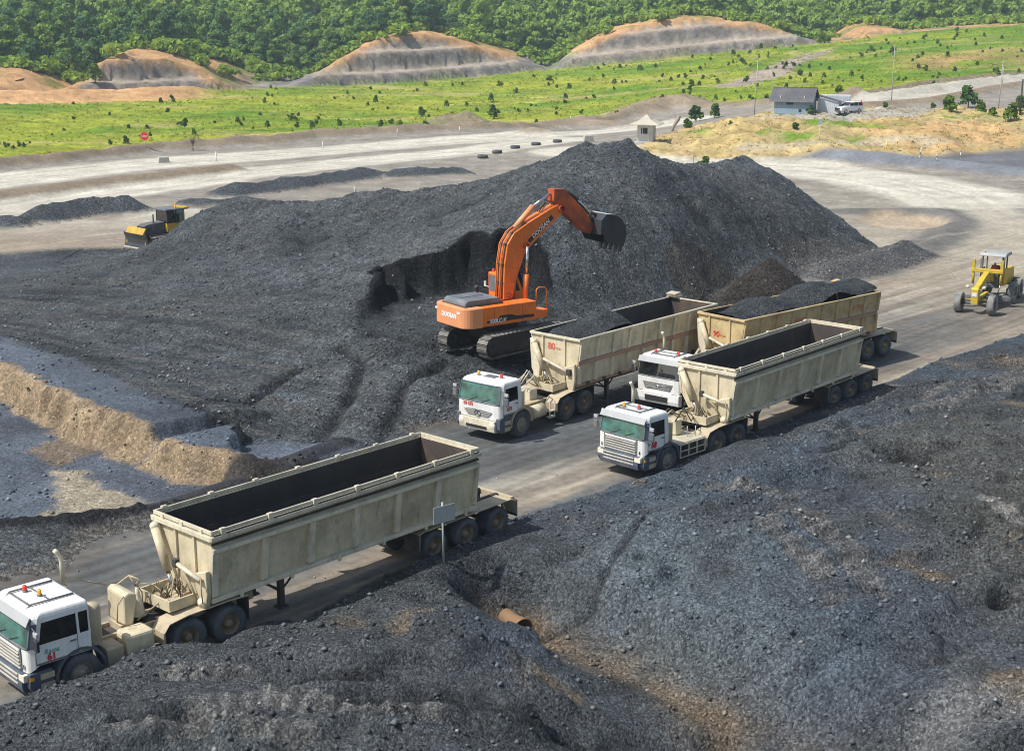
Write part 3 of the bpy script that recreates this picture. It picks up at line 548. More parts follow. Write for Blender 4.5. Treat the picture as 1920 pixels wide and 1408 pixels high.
TRACKS = [[q[:2] for q in tp] for tp in (xy((1700, 745, .9), (1810, 725, .9), (1930, 695, .9)), xy((1690, 770, 1.), (1820, 745, 1.), (1930, 715, 1.)), xy((380, 1345, .7), (520, 1330, .7), (640, 1345, .7), (800, 1340, .6)), xy((330, 1262, .9), (450, 1262, .9)), xy((230, 1385, .8), (420, 1370, .7), (560, 1385, .7)), xy((1480, 960, 1.2), (1560, 1010, 1.1), (1640, 1100, 1.)), xy((1430, 985, 1.1), (1510, 1040, 1.), (1580, 1120, .9)), xy((1330, 905, .9), (1480, 930, 1.2)), xy((1560, 760, .9), (1680, 715, .8)))]
def ground_z(x, y): return float(land(np.array([x]), np.array([y]))[0][0])

ground_mat('coal_pile_ground', bump=.13, bscale=6., rough=.72, lump=.7, lscale=8.0, spec=.10, tint=(.55, 1.45))
ground_mat('coal_bank_ground', bump=.085, bscale=9., rough=.70, lump=.85, lscale=15., spec=.12, tint=(.55, 1.45))
ground_mat('gravel_ground', bump=.06, bscale=5., rough=.75, lump=.5, lscale=11.)
ground_mat('road_ground', bump=.02, bscale=2.2, rough=.95, tint=(.8, 1.15))
ground_mat('grass_ground', bump=.5, bscale=1.1, rough=.95, tint=(.62, 1.3), spec=.1)
ground_mat('mound_ground', bump=.25, bscale=1.3, rough=.95, tint=(.7, 1.2), spec=.1)
ground_mat('cut_ground', bump=.5, bscale=.6, rough=.95, tint=(.75, 1.2), spec=.1)
ZONES = [('haul_road', 'road_ground', 'dusty grey-brown haul road and yard around the stockpile'), ('coal_stockpile', 'coal_pile_ground', 'big black coal stockpile behind the trucks'), ('coal_bank', 'coal_bank_ground', 'rough black coal bank filling the foreground'), ('gravel_terrace', 'gravel_ground', 'bluish gravel terrace with brown scarp at the left'),
         ('meadow', 'grass_ground', 'bright green meadow beyond the back road'), ('grass_mound', 'mound_ground', 'straw-coloured grassy mound below the blue house'), ('cut_hillside', 'cut_ground', 'benched orange and grey cut hillsides'), ('forest_floor', 'cut_ground', 'wooded hill ground behind the cuts'), ('coal_heaps', 'coal_pile_ground', 'small dark coal heaps dumped round the yard')]
_zparts = {k: [] for k in range(len(ZONES))}
def sheet(x0, x1, y0, y1, step, stepy=None, dip=None):
    nx = int((x1-x0)/step)+1; ny = int((y1-y0)/(stepy or step))+1
    gx, gy = np.meshgrid(np.linspace(x0, x1, nx), np.linspace(y0, y1, ny)); X, Y = gx.ravel(), gy.ravel()
    Z, col, zone = land(X, Y)
    if dip: Z = Z-np.where(Y < y0+dip, .35, 0)
    idx = np.arange(nx*ny).reshape(ny, nx)
    F = np.stack([idx[:-1, :-1], idx[:-1, 1:], idx[1:, 1:], idx[1:, :-1]], -1).reshape(-1, 4)
    V = np.stack([X, Y, Z], -1); fz = zone[F[:, 0]]
    for k in _zparts:
        f = F[fz == k]
        if len(f):
            u, inv = np.unique(f, return_inverse=True); _zparts[k].append((V[u], inv.reshape(f.shape), col[u]))
sheet(-34, 44, 22, 122, .15)
sheet(-90, -33.9, 22, 122, .6); sheet(43.9, 90, 22, 122, .6)
sheet(-110, 110, 120, 262, .55, .6, dip=1.5)
sheet(-230, 260, 258, 520, 1.15, .8, dip=3)
sheet(-700, 700, 515, 1500, 9, 9, dip=12)
sheet(-700, -109, 22, 520, 9, 9); sheet(109, 700, 22, 520, 9, 9)
for k, (nm, mt, lab) in enumerate(ZONES):
    off = 0; Vs, Fs, Cs = [], [], []
    for (v, f, c) in _zparts[k]: Vs.append(v); Fs.append(f+off); Cs.append(c); off += len(v)
    if Vs: tag(link(nm, np_mesh(nm, np.concatenate(Vs), np.concatenate(Fs), MATS[mt], np.concatenate(Cs), True)), lab, kind='structure')

# ------------------------------------------------------------------ vehicle materials
DUST = (.42, .35, .24); COALD = (.035, .034, .033)
paint('white_paint', (.82, .82, .80), .35, dirt=(.50, .43, .30), dirt_amt=.33, scale=1.1, streak=.35)
paint('cream_paint', (.68, .59, .40), .6, dirt=(.24, .19, .12), dirt_amt=.36, scale=1.1, streak=.22, soot=.4)
paint('cream_rail', (.72, .65, .48), .6, dirt=COALD, dirt_amt=.28, scale=1.6, streak=.2, dust_up=.3)
paint('yellow_cream', (.62, .49, .25), .6, dirt=(.30, .18, .09), dirt_amt=.42, scale=1.1, streak=.22, soot=.4)
paint('dusty_frame', (.50, .42, .28), .75, dirt=(.16, .13, .09), dirt_amt=.35, scale=2.2)
paint('dark_frame', (.05, .045, .04), .8, dirt=(.2, .16, .11), dirt_amt=.25, scale=2.)
paint('coal_lining', (.035, .033, .032), .55, dirt=(.10, .075, .055), dirt_amt=.3, scale=.9)
paint('rust_lining', (.13, .09, .065), .7, dirt=(.045, .04, .038), dirt_amt=.5, scale=1.2)
paint('rubber', (.055, .062, .075), .85, dirt=(.15, .15, .15), dirt_amt=.4, scale=2.5)
paint('hub', (.30, .22, .13), .7, dirt=(.09, .07, .05), dirt_amt=.4, scale=6)
paint('dust_hub', (.34, .30, .23), .7, dirt=(.09, .075, .06), dirt_amt=.4, scale=6)
paint('interior', (.022, .023, .025), .8)
paint('seat_cloth', (.06, .06, .065), .9)
paint('plastic_grey', (.13, .14, .15), .6, dirt=DUST, dirt_amt=.25, scale=2)
paint('plastic_blue', (.075, .095, .13), .5, dirt=(.3, .27, .22), dirt_amt=.25, scale=2)
paint('silver', (.62, .60, .54), .4, .4, dirt=(.40, .33, .22), dirt_amt=.35, scale=3)
paint('chrome', (.75, .75, .74), .18, 1.)
paint('visor_grey', (.42, .43, .43), .5, dirt=DUST, dirt_amt=.2)
paint('red_letter', (.62, .02, .03), .5); paint('red_faded', (.60, .15, .10), .7); paint('green_letter', (.02, .36, .24), .5); paint('white_letter', (.82, .80, .78), .5); paint('black_letter', (.02, .02, .02), .5)
paint('red_lamp', (.75, .05, .03), .25); paint('amber_lamp', (.85, .38, .02), .25); paint('head_lamp', (.75, .70, .55), .15); paint('yellow_ball', (.85, .85, .02), .4)
paint('red_stripe', (.42, .25, .17), .7, dirt=(.3, .22, .14), dirt_amt=.4, scale=1.5)
paint('hose_black', (.03, .03, .03), .6, dirt=(.3, .25, .16), dirt_amt=.4, scale=5); paint('hose_dusty', (.36, .30, .19), .8)
def glass(name, tint, refl=.08, body=None, amt=.25):
    m, N, L, b = newmat(name); N.remove(b)
    t = N.new('ShaderNodeBsdfTransparent'); t.inputs[0].default_value = (*tint, 1)
    g = N.new('ShaderNodeBsdfGlossy'); g.inputs['Roughness'].default_value = .04
    fr = N.new('ShaderNodeFresnel'); fr.inputs[0].default_value = 1.5
    ad = _n(N, 'ShaderNodeMath', operation='ADD'); ad.inputs[1].default_value = refl; L.new(fr.outputs[0], ad.inputs[0])
    mx = N.new('ShaderNodeMixShader'); L.new(ad.outputs[0], mx.inputs[0]); L.new(t.outputs[0], mx.inputs[1]); L.new(g.outputs[0], mx.inputs[2])
    out = mx.outputs[0]
    if body:                                  # green tint of the glass, with teal reflection painted in as diffuse colour
        df = N.new('ShaderNodeBsdfDiffuse'); tc = N.new('ShaderNodeTexCoord'); nz = _n(N, 'ShaderNodeTexNoise', Scale=1.7, Detail=4.); L.new(tc.outputs['Object'], nz.inputs['Vector'])
        df.inputs[0].default_value = (*body, 1); m2 = N.new('ShaderNodeMixShader'); L.new(ramp(N, L, nz.outputs[0], [(.35, amt*.3), (.65, amt*1.5)]), m2.inputs[0]); L.new(out, m2.inputs[1]); L.new(df.outputs[0], m2.inputs[2]); out = m2.outputs[0]
    L.new(out, N['Material Output'].inputs[0])
glass('teal_glass', (.50, .88, .78), .10, (.16, .47, .40), .26); glass('dark_glass', (.25, .32, .34), .03); glass('blue_glass', (.35, .6, .85), .14)

# ------------------------------------------------------------------ wheels
_wheel_cache = {}
def wheel(parent, pos, radius=.58, width=.32, kind='rear', rz=0., hub='hub', side=1, tyre='rubber', rr=.56):
    key = (radius, width, kind, hub, tyre, rr)
    if key not in _wheel_cache:
        r, w = radius, width/2
        t = MB(); n = 40
        prof = [(-w*.92, r*rr), (-w, r*.66), (-w*1.02, r*.84), (-w*.9, r*.955), (-w*.72, r*.985), (-w*.3, r), (w*.3, r), (w*.72, r*.985), (w*.9, r*.955), (w*1.02, r*.84), (w, r*.66), (w*.92, r*rr)]
        t.lathe(prof, n)
        nb = 30
        for k in range(nb):                      # tread bars
            a = 2*math.pi*k/nb
            for sgn in (-1, 1):
                ca, sa = math.cos(a+sgn*.05), math.sin(a+sgn*.05)
                c0 = Vector((ca*r*.985, sgn*w*.25, sa*r*.985)); c1 = Vector((math.cos(a)*r*.955, sgn*w*.97, math.sin(a)*r*.955))
                t.beam(c0, c1, r*.10, r*.05, up=(ca, 0, sa))
        h = MB()
        if kind == 'front': hp = [(w*.9, r*rr), (w*.75, r*(rr-.06)), (w*.55, r*(rr-.12)), (w*.95, r*.34), (w*1.05, r*.20), (w*1.25, r*.18), (w*1.3, r*.08), (w*1.3, .0)]
        else: hp = [(w*.9, r*rr), (w*.75, r*(rr-.05)), (w*.30, r*(rr-.10)), (w*.22, r*.36), (w*.30, r*.24), (w*.80, r*.20), (w*.86, r*.16), (w*.86, 0.)]
        h.lathe([(a, b) for a, b in hp], 24)
        h.lathe([(-w*.9, r*rr), (-w*.3, r*(rr-.1)), (-w*.3, 0)], 24)
        nb = 10
        for k in range(nb):
            a = 2*math.pi*k/nb; rb = r*.29; y0 = w*.9 if kind == 'front' else w*.27
            h.lathe([(y0, r*.035), (y0+r*.06, r*.03), (y0+r*.06, 0)], 6, c=(math.cos(a)*rb, 0, math.sin(a)*rb))
        _wheel_cache[key] = (t.mesh('tyre', tyre), h.mesh('rim', hub))
    tm, hm = _wheel_cache[key]
    rot = (0, random.uniform(0, 6), rz+(0 if side > 0 else math.pi))
    e = Matrix.Rotation(rot[2], 4, 'Z') @ Matrix.Rotation(rot[1], 4, 'Y')
    o = link('wheel', tm, parent, pos, e.to_euler()); link('rim', hm, o)
    return o

# ------------------------------------------------------------------ tractor unit
def cab(root, sp):
    xr = sp.get('xr', -.75); xw2 = xr+sp.get('pillar', .38); W = 1.23; top = sp.get('top', 3.02)
    k = top-3.02
    levels = [1.28, 1.98, 2.06, 2.70+k, 2.84+k, 2.97+k, top]
    xf = [1.42, 1.42, 1.40, 1.24, 1.19, 1.05, .88]; ww = [W, W, W, W-.04, W-.06, W-.10, W-.26]
    def plan(i):
        f, w = xf[i], ww[i]; rear = xr+(.0 if i < 5 else .05*(i-4))
        half = [(rear, w), (rear+.10, w), (xw2-.08, w), (xw2+.02, w), (f-.42, w), (f-.26, w), (f-.07, w-.09), (f-.01, w-.30), (f+.02, 0)]
        z = [levels[i]]*9
        if i == 0: z = [1.28, 1.28, 1.28, 1.28, 1.28, 1.18, 1.02, 1.00, 1.00]
        pts = [(p[0], p[1], q) for p, q in zip(half, z)]
        return pts+[(p[0], -p[1], p[2]) for p in pts[-2::-1]]
    LP = [plan(i) for i in range(7)]; n = len(LP[0])
    shell = MB(); glass_f = MB(); glass_s = [MB(), MB()]; glass_r = [MB(), MB()]
    shell.add([p for l in LP for p in l], [], True)
    rw = sp.get('rear_window', False)
    def inset(cells, mb, dy):
        for (i, j) in cells:
            q = [LP[i][j], LP[i+1][j], LP[i+1][j+1], LP[i][j+1]]
            mb.add([(p[0]-dy*(.6 if abs(p[1]) < W-.05 else 0), p[1]*(1-dy), p[2]) for p in q], [(0, 1, 2, 3)])
    F = []
    for i in range(6):
        for j in range(n-1):
            front = 6 <= j <= n-8 and 1 <= i <= 3
            side = (j in (4-1, n-2-3)) and 2 <= i < 3 or (j in (4, n-6)) and False
            sidew = j in (3, n-5) and i == 2
            rearw = rw and j in (1, n-3) and i == 2
            if front: continue
            if sidew: continue
            if rearw: continue
            F.append((i*n+j, (i+1)*n+j, (i+1)*n+j+1, i*n+j+1))
    F.append(tuple(6*n+j for j in range(n-1, -1, -1)))
    for i in range(6): F.append((i*n, i*n+n-1, (i+1)*n+n-1, (i+1)*n))
    shell.f += F; shell.sm += [False]*len(F)
    inset([(i, j) for i in (1, 2, 3) for j in range(6, n-7)], glass_f, .015)
    inset([(2, 3)], glass_s[0], .02); inset([(2, n-5)], glass_s[1], .02)
    sh = shell.build('cab_shell', 'white_paint', root, bevel=.055)
    if sp['style'] == 'scania':
        for j in (5, n-7): MB().add([tuple(Vector(LP[i][jj])*1.0+Vector((.012, .012 if LP[i][jj][1] > 0 else -.012, 0))) for i in (1, 2, 3) for jj in (j, j+1)], [(0, 2, 3, 1), (2, 4, 5, 3)]).build('corner_deflector', 'plastic_blue', sh)
    for s_ in (1, -1): MB().box(xr+.05, 1.12, s_*(W+.001), s_*(W+.012), 1.30, 1.36).build('sill_trim', 'plastic_grey', sh)
    glass_f.build('windshield', sp.get('glass', 'teal_glass'), sh)
    for g in glass_s: g.build('side_window', 'dark_glass', sh)
    if rw:
        for q, j in enumerate((1, n-3)): inset([(2, j)], glass_r[q], .02); glass_r[q].build('rear_side_window', 'dark_glass', sh)
    # window seals
    a, b = LP[1], LP[4]
    MB().tube([b[6], b[7], b[8], b[9], b[10]], .03, 6).tube([a[6], a[7], a[8], a[9], a[10]], .035, 6).tube([LP[i][6] for i in (1, 2, 3, 4)], .03, 6).tube([LP[i][10] for i in (1, 2, 3, 4)], .03, 6).build('windshield_seal', 'plastic_grey', sh)
    for sgn, nm in ((1, 'door'), (-1, 'door')):      # door outline: a shut line and a grab handle
        m = MB(); y = sgn*(W+.004); x0, x1 = xw2+.02, 1.12
        m.tube([(x0, y, 1.32), (x0, y, 2.0), (x0, sgn*(W-.04), 2.72+k)], .010, 4).tube([(x1, y, 1.32), (x1, y, 2.0)], .010, 4).tube([(x0, y, 1.31), (x1, y, 1.31)], .01, 4)
        m.build('door_seam', 'plastic_grey', sh); MB().box(xw2+.08, xw2+.3, y-.005, y+sgn*.03, 1.86, 1.91).build('door_handle', 'plastic_grey', sh)
    # interior
    it = MB(); it.box(xr+.06, 1.1, -1.1, 1.1, 1.30, 1.36); it.box(xr+.05, xr+.09, -1.12, 1.12, 1.36, 2.85+k); it.box(.80, 1.30, -1.08, 1.08, 1.40, 1.90)
    it.box(xr+.1, 1.0, -1.0, 1.0, 2.88+k, 2.90+k); it.build('interior', 'interior', sh)
    for y in (.55, -.55):
        MB().box(-.15+xr*.2, .35, y-.25, y+.25, 1.6, 1.75).box(-.27+xr*.2, -.12+xr*.2, y-.25, y+.25, 1.7, 2.45).build('seat', 'seat_cloth', sh, bevel=.04)
    st = MB(); st.lathe([(-.02, .2), (0, .22), (.02, .2), (0, .18)], 20, 'z', close=True); st.xf(Matrix.Translation((.72, -.55, 2.0)) @ Matrix.Rotation(R(-50), 4, 'Y')).build('steering_wheel', 'interior', sh)
    # roof furniture
    for (x, y, m) in sp['beacons']:
        bz = top+.01
        o = MB().lathe([(0, .09), (.05, .09), (.05, .065)], 12, 'z', (x, y, bz)).build('beacon_base', 'plastic_grey', sh)
        MB().lathe([(.05, .07), (.17, .075), (.20, .05), (.205, 0)], 12, 'z', (x, y, bz)).build('beacon', m, sh)
    if sp.get('rack'):
        for y in (-.62, .62): MB().tube([(.98, y, top-.06), (.80, y, top+.05), (xr+.2, y, top+.04)], .028, 6).build('roof_bar', 'plastic_grey', sh)
        MB().tube([(.84, -.62, top+.05), (.84, .62, top+.05)], .028, 6).tube([(.1, -.62, top+.05), (.1, .62, top+.05)], .022, 6).build('roof_crossbar', 'plastic_grey', sh)
    if sp.get('hatch'): MB().box(-.15, .4, -.3, .3, top-.02, top+.03).build('roof_hatch', 'plastic_grey', sh, bevel=.01)
    if sp.get('visor'):
        v = MB(); v.prism([(1.17, 2.88+k), (1.345, 2.66+k), (1.36, 2.68+k), (1.19, 2.95+k)], -1.16, 1.16).build('sun_visor', 'visor_grey', sh, bevel=.008)
    if sp.get('antenna'): MB().tube([(1.0, -.95, top-.1), (.98, -.98, top+1.0)], .012, 5).build('antenna', 'dark_frame', sh)
    # mirrors
    for sgn in (1, -1):
        m = MB(); m.tube([(1.16, sgn*1.2, 2.62), (1.22, sgn*1.46, 2.62), (1.22, sgn*1.46, 1.95), (1.18, sgn*1.22, 1.92)], .022, 6).build('mirror_arm', 'plastic_grey', sh)
        MB().box(1.14, 1.26, sgn*1.46-.12, sgn*1.46+.12, 2.0, 2.36).build('mirror', sp.get('mirror', 'plastic_grey'), sh, bevel=.04)
        MB().box(1.14, 1.26, sgn*1.46-.11, sgn*1.46+.11, 2.42, 2.60).build('wide_mirror', 'visor_grey', sh, bevel=.04)
    # wipers
    for y in (-.55, .15): MB().tube([(1.445, y, 1.99), (1.39, y+.5, 2.22)], .012, 4).build('wiper', 'interior', sh)
    return sh
def front_scania(root, sh):
    MB().prism([(1.20, .42), (1.50, .46), (1.54, .62), (1.52, 1.02), (1.20, 1.02)], -1.0, 1.0).prism([(.74, .44), (1.30, .44), (1.42, .62), (1.40, 1.02), (.74, 1.02)], .995, 1.23).prism([(.74, .44), (1.30, .44), (1.42, .62), (1.40, 1.02), (.74, 1.02)], -1.23, -.995).build('bumper', 'plastic_blue', root, bevel=.03)
    g = MB().box(1.40, 1.452, -.86, .86, 1.06, 1.93).build('grille', 'plastic_grey', sh)
    for q, z in enumerate((1.12, 1.26, 1.40, 1.54, 1.68)): MB().prism([(1.44, z-.035), (1.49, z-.02), (1.50, z+.03), (1.44, z+.05)], -.82+.015*q, .82-.015*q).build('grille_slat', 'silver', sh, bevel=.006)
    MB().box(1.43, 1.475, -.8, .8, 1.79, 1.90).build('badge_panel', 'white_paint', sh, bevel=.01)
    for q, z in enumerate((.66, .79, .92)): MB().prism([(1.52, z-.03), (1.56, z-.015), (1.565, z+.03), (1.52, z+.045)], -.78, .78).build('lower_slat', 'silver', root, bevel=.006)
    for s_ in (1, -1):
        MB().prism([(1.36, .78), (1.535, .78), (1.525, .99), (1.36, .99)], s_*.80, s_*1.12).build('headlight', 'head_lamp', root, bevel=.02, )
        MB().box(1.28, 1.40, s_*1.225-.012, s_*1.225+.012, .82, .92).build('turn_signal', 'amber_lamp', root)
        MB().box(1.425, 1.445, s_*.98-.02, s_*.98+.02, 1.15, 1.33).build('corner_slot', 'interior', sh)
def front_merc(root, sh):
    MB().prism([(1.22, .44), (1.52, .48), (1.55, .66), (1.53, .98), (1.22, .98)], -1.0, 1.0).build('bumper', 'cream_rail', root, bevel=.03)
    for s_ in (1, -1):
        MB().prism([(.74, .44), (1.30, .44), (1.44, .62), (1.42, 1.10), (.74, 1.25)], s_*.995, s_*1.235).build('bumper_corner', 'plastic_blue', root, bevel=.03)
        MB().lathe([(0, .17), (.05, .16), (.07, .10), (.075, 0)], 14, 'x', (1.49, s_*.86, .78)).build('headlight', 'head_lamp', root)
    MB().box(1.535, 1.56, -.58, .58, .58, .70).build('air_slot', 'interior', root)
    g = MB().prism([(-.80, 1.46), (-.55, 1.10), (.55, 1.10), (.80, 1.46), (.2, 1.52), (-.2, 1.52)], 1.40, 1.455, 'x').build('grille', 'plastic_grey', sh, bevel=.01)
    for z in (1.18, 1.29, 1.40): MB().prism([(1.45, z-.03), (1.475, z-.02), (1.48, z+.025), (1.45, z+.03)], -.62-(z-1.18)*.6, .62+(z-1.18)*.6).build('grille_slat', 'silver', sh, bevel=.005)
    m = MB(); 
    for k in range(24):
        a, b = 2*math.pi*k/24, 2*math.pi*(k+1)/24
        m.beam((1.50, math.cos(a)*.17, 1.31+math.sin(a)*.17), (1.50, math.cos(b)*.17, 1.31+math.sin(b)*.17), .03, .03, (1, 0, 0))
    for k in range(3):
        a = math.pi/2+2*math.pi*k/3; m.beam((1.50, 0, 1.31), (1.50, math.cos(a)*.16, 1.31+math.sin(a)*.16), .035, .03, (1, 0, 0))
    m.build('star_emblem', 'chrome', sh)
def front_volvo(root, sh):
    MB().prism([(1.22, .44), (1.50, .48), (1.54, .66), (1.52, 1.0), (1.22, 1.0)], -1.22, 1.22).build('bumper', 'white_paint', root, bevel=.03)
    MB().box(1.50, 1.56, -.62, .62, .60, .84).build('air_slot', 'interior', root)
    MB().prism([(-.82, 1.60), (-.68, 1.15), (.68, 1.15), (.82, 1.60)], 1.40, 1.45, 'x').build('grille', 'plastic_grey', sh, bevel=.01)
    for z in (1.24, 1.36, 1.48): MB().box(1.445, 1.47, -.66, .66, z-.02, z+.02).build('grille_slat', 'silver', sh)
    MB().beam((1.48, .62, 1.52), (1.48, -.62, 1.22), .03, .04, (1, 0, 0)).build('grille_bar', 'silver', sh)
    MB().lathe([(0, .10), (.025, .10), (.03, .06)], 16, 'x', (1.475, 0, 1.37)).build('round_badge', 'chrome', sh)
    for s_ in (1, -1): MB().prism([(1.40, .80), (1.53, .80), (1.52, 1.0), (1.40, 1.0)], s_*.75, s_*1.12).build('headlight', 'head_lamp', root, bevel=.02)
def arch(mb, cx, cz, r0, r1, y0, y1, a0, a1, n=12):
    pts = [(cx+math.cos(R(a0+(a1-a0)*k/n))*r1, cz+math.sin(R(a0+(a1-a0)*k/n))*r1) for k in range(n+1)]+[(cx+math.cos(R(a1-(a1-a0)*k/n))*r0, cz+math.sin(R(a1-(a1-a0)*k/n))*r0) for k in range(n+1)]
    for i in range(n):                    # segment by segment so every face stays convex
        q = [pts[i], pts[i+1], pts[2*n+1-i-1], pts[2*n+1-i]]; mb.prism(q, y0, y1)
    return mb
def tractor(root, sp):
    sh = cab(root, sp); nb_ = len(root.children); {'scania': front_scania, 'merc': front_merc, 'volvo': front_volvo}[sp['style']](root, sh)
    for o_ in root.children:
        if o_ != sh:
            for v_ in o_.data.vertices: v_.co.x += .07
    xo, xr = sp.get('xr', -.75), sp['xn']; fr = sp.get('frame', 'dusty_frame')
    for o_ in [sh]+list(sh.children):          # day cab proportions: short, with the axle under its rear edge
        for v_ in o_.data.vertices:
            x_, y_, z_ = v_.co
            v_.co = (xr+(x_-xo)*(1.49-xr)/(1.42-xo), y_, 1+.714*(z_-1) if z_ < 1.98 else 1.70+(z_-1.98)*.913)
    for s_ in (1, -1):
        arch(MB(), 0, .60, .68, .76, s_*.80, s_*1.245, -2, 182).build('front_fender', 'plastic_blue' if sp['style'] != 'merc' else 'dusty_frame', root)
        for z in (.50, .78): MB().box(.78, 1.18, s_*1.238-.006, s_*1.238+.006, z, z+.17).build('step', 'dusty_frame', root)
        MB().box(-.05, 1.25, s_*1.12, s_*1.232, 1.22, 1.30).build('cab_sill', 'plastic_blue', root) if False else None
        MB().box(-6.0, 1.2, s_*.42-.05, s_*.42+.05, .80, 1.06).build('frame_rail', fr, root)
        wheel(root, (0, s_*1.08, .58), kind='front', side=s_, hub=sp.get('fhub', 'dust_hub'))
        for x in (-3.35, -4.73): wheel(root, (x, s_*.92, .58), width=.62, side=s_, rr=.55)
        # rear fenders: flat top, sloping ends
        pts = [(-2.55, .95), (-2.72, 1.20), (-3.3, 1.30), (-4.7, 1.36), (-5.35, 1.34), (-5.35, 1.31), (-4.7, 1.33), (-3.3, 1.27), (-2.70, 1.17), (-2.52, .95)]
        top_, bot_ = pts[:5], pts[9:4:-1]
        m = MB()
        for i in range(4): m.prism([top_[i], top_[i+1], bot_[i+1], bot_[i]], s_*.58, s_*1.26)
        m.build('rear_fender', fr, root); MB().box(-5.36, -5.34, s_*.60, s_*1.25, .55, 1.33).build('mud_flap', 'dark_frame', root)
        MB().box(-2.56, -2.50, s_*.58, s_*1.26, .62, .97).build('fender_front', fr, root)
    MB().tube([(0, -.9, .58), (0, .9, .58)], .09, 8).build('front_axle', 'dark_frame', root)
    for x in (-3.35, -4.73): MB().tube([(x, -.7, .58), (x, -.22, .58), (x, 0, .6), (x, .22, .58), (x, .7, .58)], .1, 10, r_list=[.1, .12, .25, .12, .1]).build('rear_axle', 'dark_frame', root)
    MB().box(-5.2, -2.6, -.40, .40, .88, 1.0).box(-2.6, xr-.2, -.40, .40, .85, .95).build('frame_deck', 'dark_frame', root)
    MB().lathe([(0, .48), (.07, .48), (.09, .40), (.09, 0)], 20, 'z', (-4.04, 0, 1.12)).build('fifth_wheel', 'dark_frame', root)
    MB().box(xr-.3, 1.0, -.6, .6, .62, 1.12).build('engine', 'dark_frame', root)
    # exhaust stack on the far side with a curved tip
    ex = xr-.32
    if sp.get('stack', True): MB().tube([(ex, -.95, 1.0), (ex, -.95, 2.3)], .10, 10).tube([(ex, -.95, 2.3), (ex, -.95, 3.0), (ex+.02, -.95, 3.15), (ex+.10, -.95, 3.30), (ex+.18, -.95, 3.40)], .065, 10).build('exhaust_stack', 'cream_rail', root)
    lay = sp['layout']
    if lay == 'boxes':
        MB().lathe([(1.3, .22), (1.35, .24), (2.35, .24), (2.45, .18), (2.46, 0)], 14, 'z', (xr-.26, .78, -.15)).build('air_cleaner', 'dusty_frame', root)
        MB().box(-1.32, -.80, .45, 1.18, .52, 1.0).build('battery_box', 'dusty_frame', root, bevel=.04)
        MB().box(-2.25, -1.42, .50, 1.24, .55, 1.22).build('fuel_tank', 'cream_paint', root, bevel=.09)
        MB().prism([(-1.78, 1.15), (-2.05, 1.12), (-2.22, 2.02), (-1.95, 2.12), (-1.80, 2.05)], -.62, .42).build('oil_tank', 'cream_paint', root, bevel=.07)
        MB().box(-2.1, -1.7, -.4, .3, .95, 1.15).build('tank_stand', 'dusty_frame', root)
        MB().lathe([(1.10, .24), (1.14, .20), (1.75, .07), (1.95, .05), (1.96, 0)], 14, 'z', (-2.55, -.2, 0)).build('hose_cone', 'cream_rail', root)
        MB().tube([(-2.55, -.2, 1.95), (-2.45, -.45, 2.25), (-2.1, -.75, 1.9), (-2.1, -.8, 1.3)], .035, 6).tube([(-2.55, -.2, 1.95), (-2.6, -.15, 2.2), (-2.45, -.45, 2.25)], .03, 6).build('hose_mast', 'dusty_frame', root)
        MB().tube([(ex, -.95, 2.55), (-1.85, -.55, 2.10)], .022, 6).build('stay_rod', 'dusty_frame', root)
        MB().tube([(-1.8, .40, 2.05), (-1.55, .5, 1.9), (-1.5, .5, 1.4), (-1.9, .45, 1.1)], .022, 6).build('hose', 'hose_dusty', root)
        MB().tube([(-2.55, -.2, 2.1), (-2.9, .1, 2.0), (-3.2, .2, 1.55)], .02, 6).tube([(-2.55, -.25, 2.05), (-2.75, -.3, 1.7), (-2.7, -.2, 1.3)], .02, 6).tube([(-2.2, .35, 1.2), (-2.6, .3, 1.35), (-3.1, .35, 1.6)], .025, 6).build('hydraulic_hose', 'hose_dusty', root)
    elif lay == 'platform':
        MB().box(xr-.48, xr-.04, -.2, 1.05, 1.0, 2.05).build('air_cleaner', 'dusty_frame', root, bevel=.05)
        MB().box(-2.50, -.80, -.9, 1.18, 1.02, 1.09).build('platform', 'cream_rail', root)
        m = MB()
        for x in (-2.45, -1.92, -1.38, -.84): m.box(x-.02, x+.02, 1.19, 1.23, .48, 1.05)
        for z in (.50, .76, 1.03): m.box(-2.45, -.84, 1.195, 1.225, z-.02, z+.02)
        m.build('side_guard', 'cream_rail', root)
        MB().tube([(-1.4, -.5, .80), (-2.3, -.5, .80)], .30, 14).build('fuel_tank', 'dusty_frame', root); MB().box(-2.35, -1.3, .6, 1.1, .52, .95).build('battery_box', 'dark_frame', root)
        MB().box(-2.0, -1.6, -.6, .35, 1.1, 1.75).build('oil_tank', 'cream_paint', root, bevel=.06)
        [MB().tube([(x, y, 1.1), (x, y, 1.53)], .02, 6).build('deck_post', 'cream_rail', root) for x, y in ((-1.9, .7), (-2.2, .9))]
        for q in range(5):
            y0 = random.uniform(-.6, .4); MB().tube([(-1.6, y0, 1.7), (-1.9, y0+.2, random.uniform(1.9, 2.3)), (-2.5, y0+.15, random.uniform(1.5, 1.9)), (-3.0, y0*.5, 1.6)], .025, 6).build('hydraulic_hose', 'hose_dusty' if q % 3 else 'hose_black', root)
    else:
        MB().box(xr-.55, xr-.08, -.1, .95, 1.05, 1.95).build('air_cleaner', 'cream_paint', root, bevel=.03)
        MB().tube([(-1.05, .85, .78), (-1.95, .85, .78)], .30, 16).build('fuel_tank', 'cream_paint', root)
        MB().box(-2.2, -.95, -.8, .6, 1.05, 1.12).build('platform', 'dusty_frame', root)
        m = MB(); m.box(-2.45, -2.05, 1.0, 1.22, .40, .44).box(-2.45, -2.05, 1.05, 1.22, .68, .72)
        for x in (-2.43, -2.07): m.box(x-.02, x+.02, 1.16, 1.2, .42, 1.15)
        m.build('ladder', 'cream_rail', root)
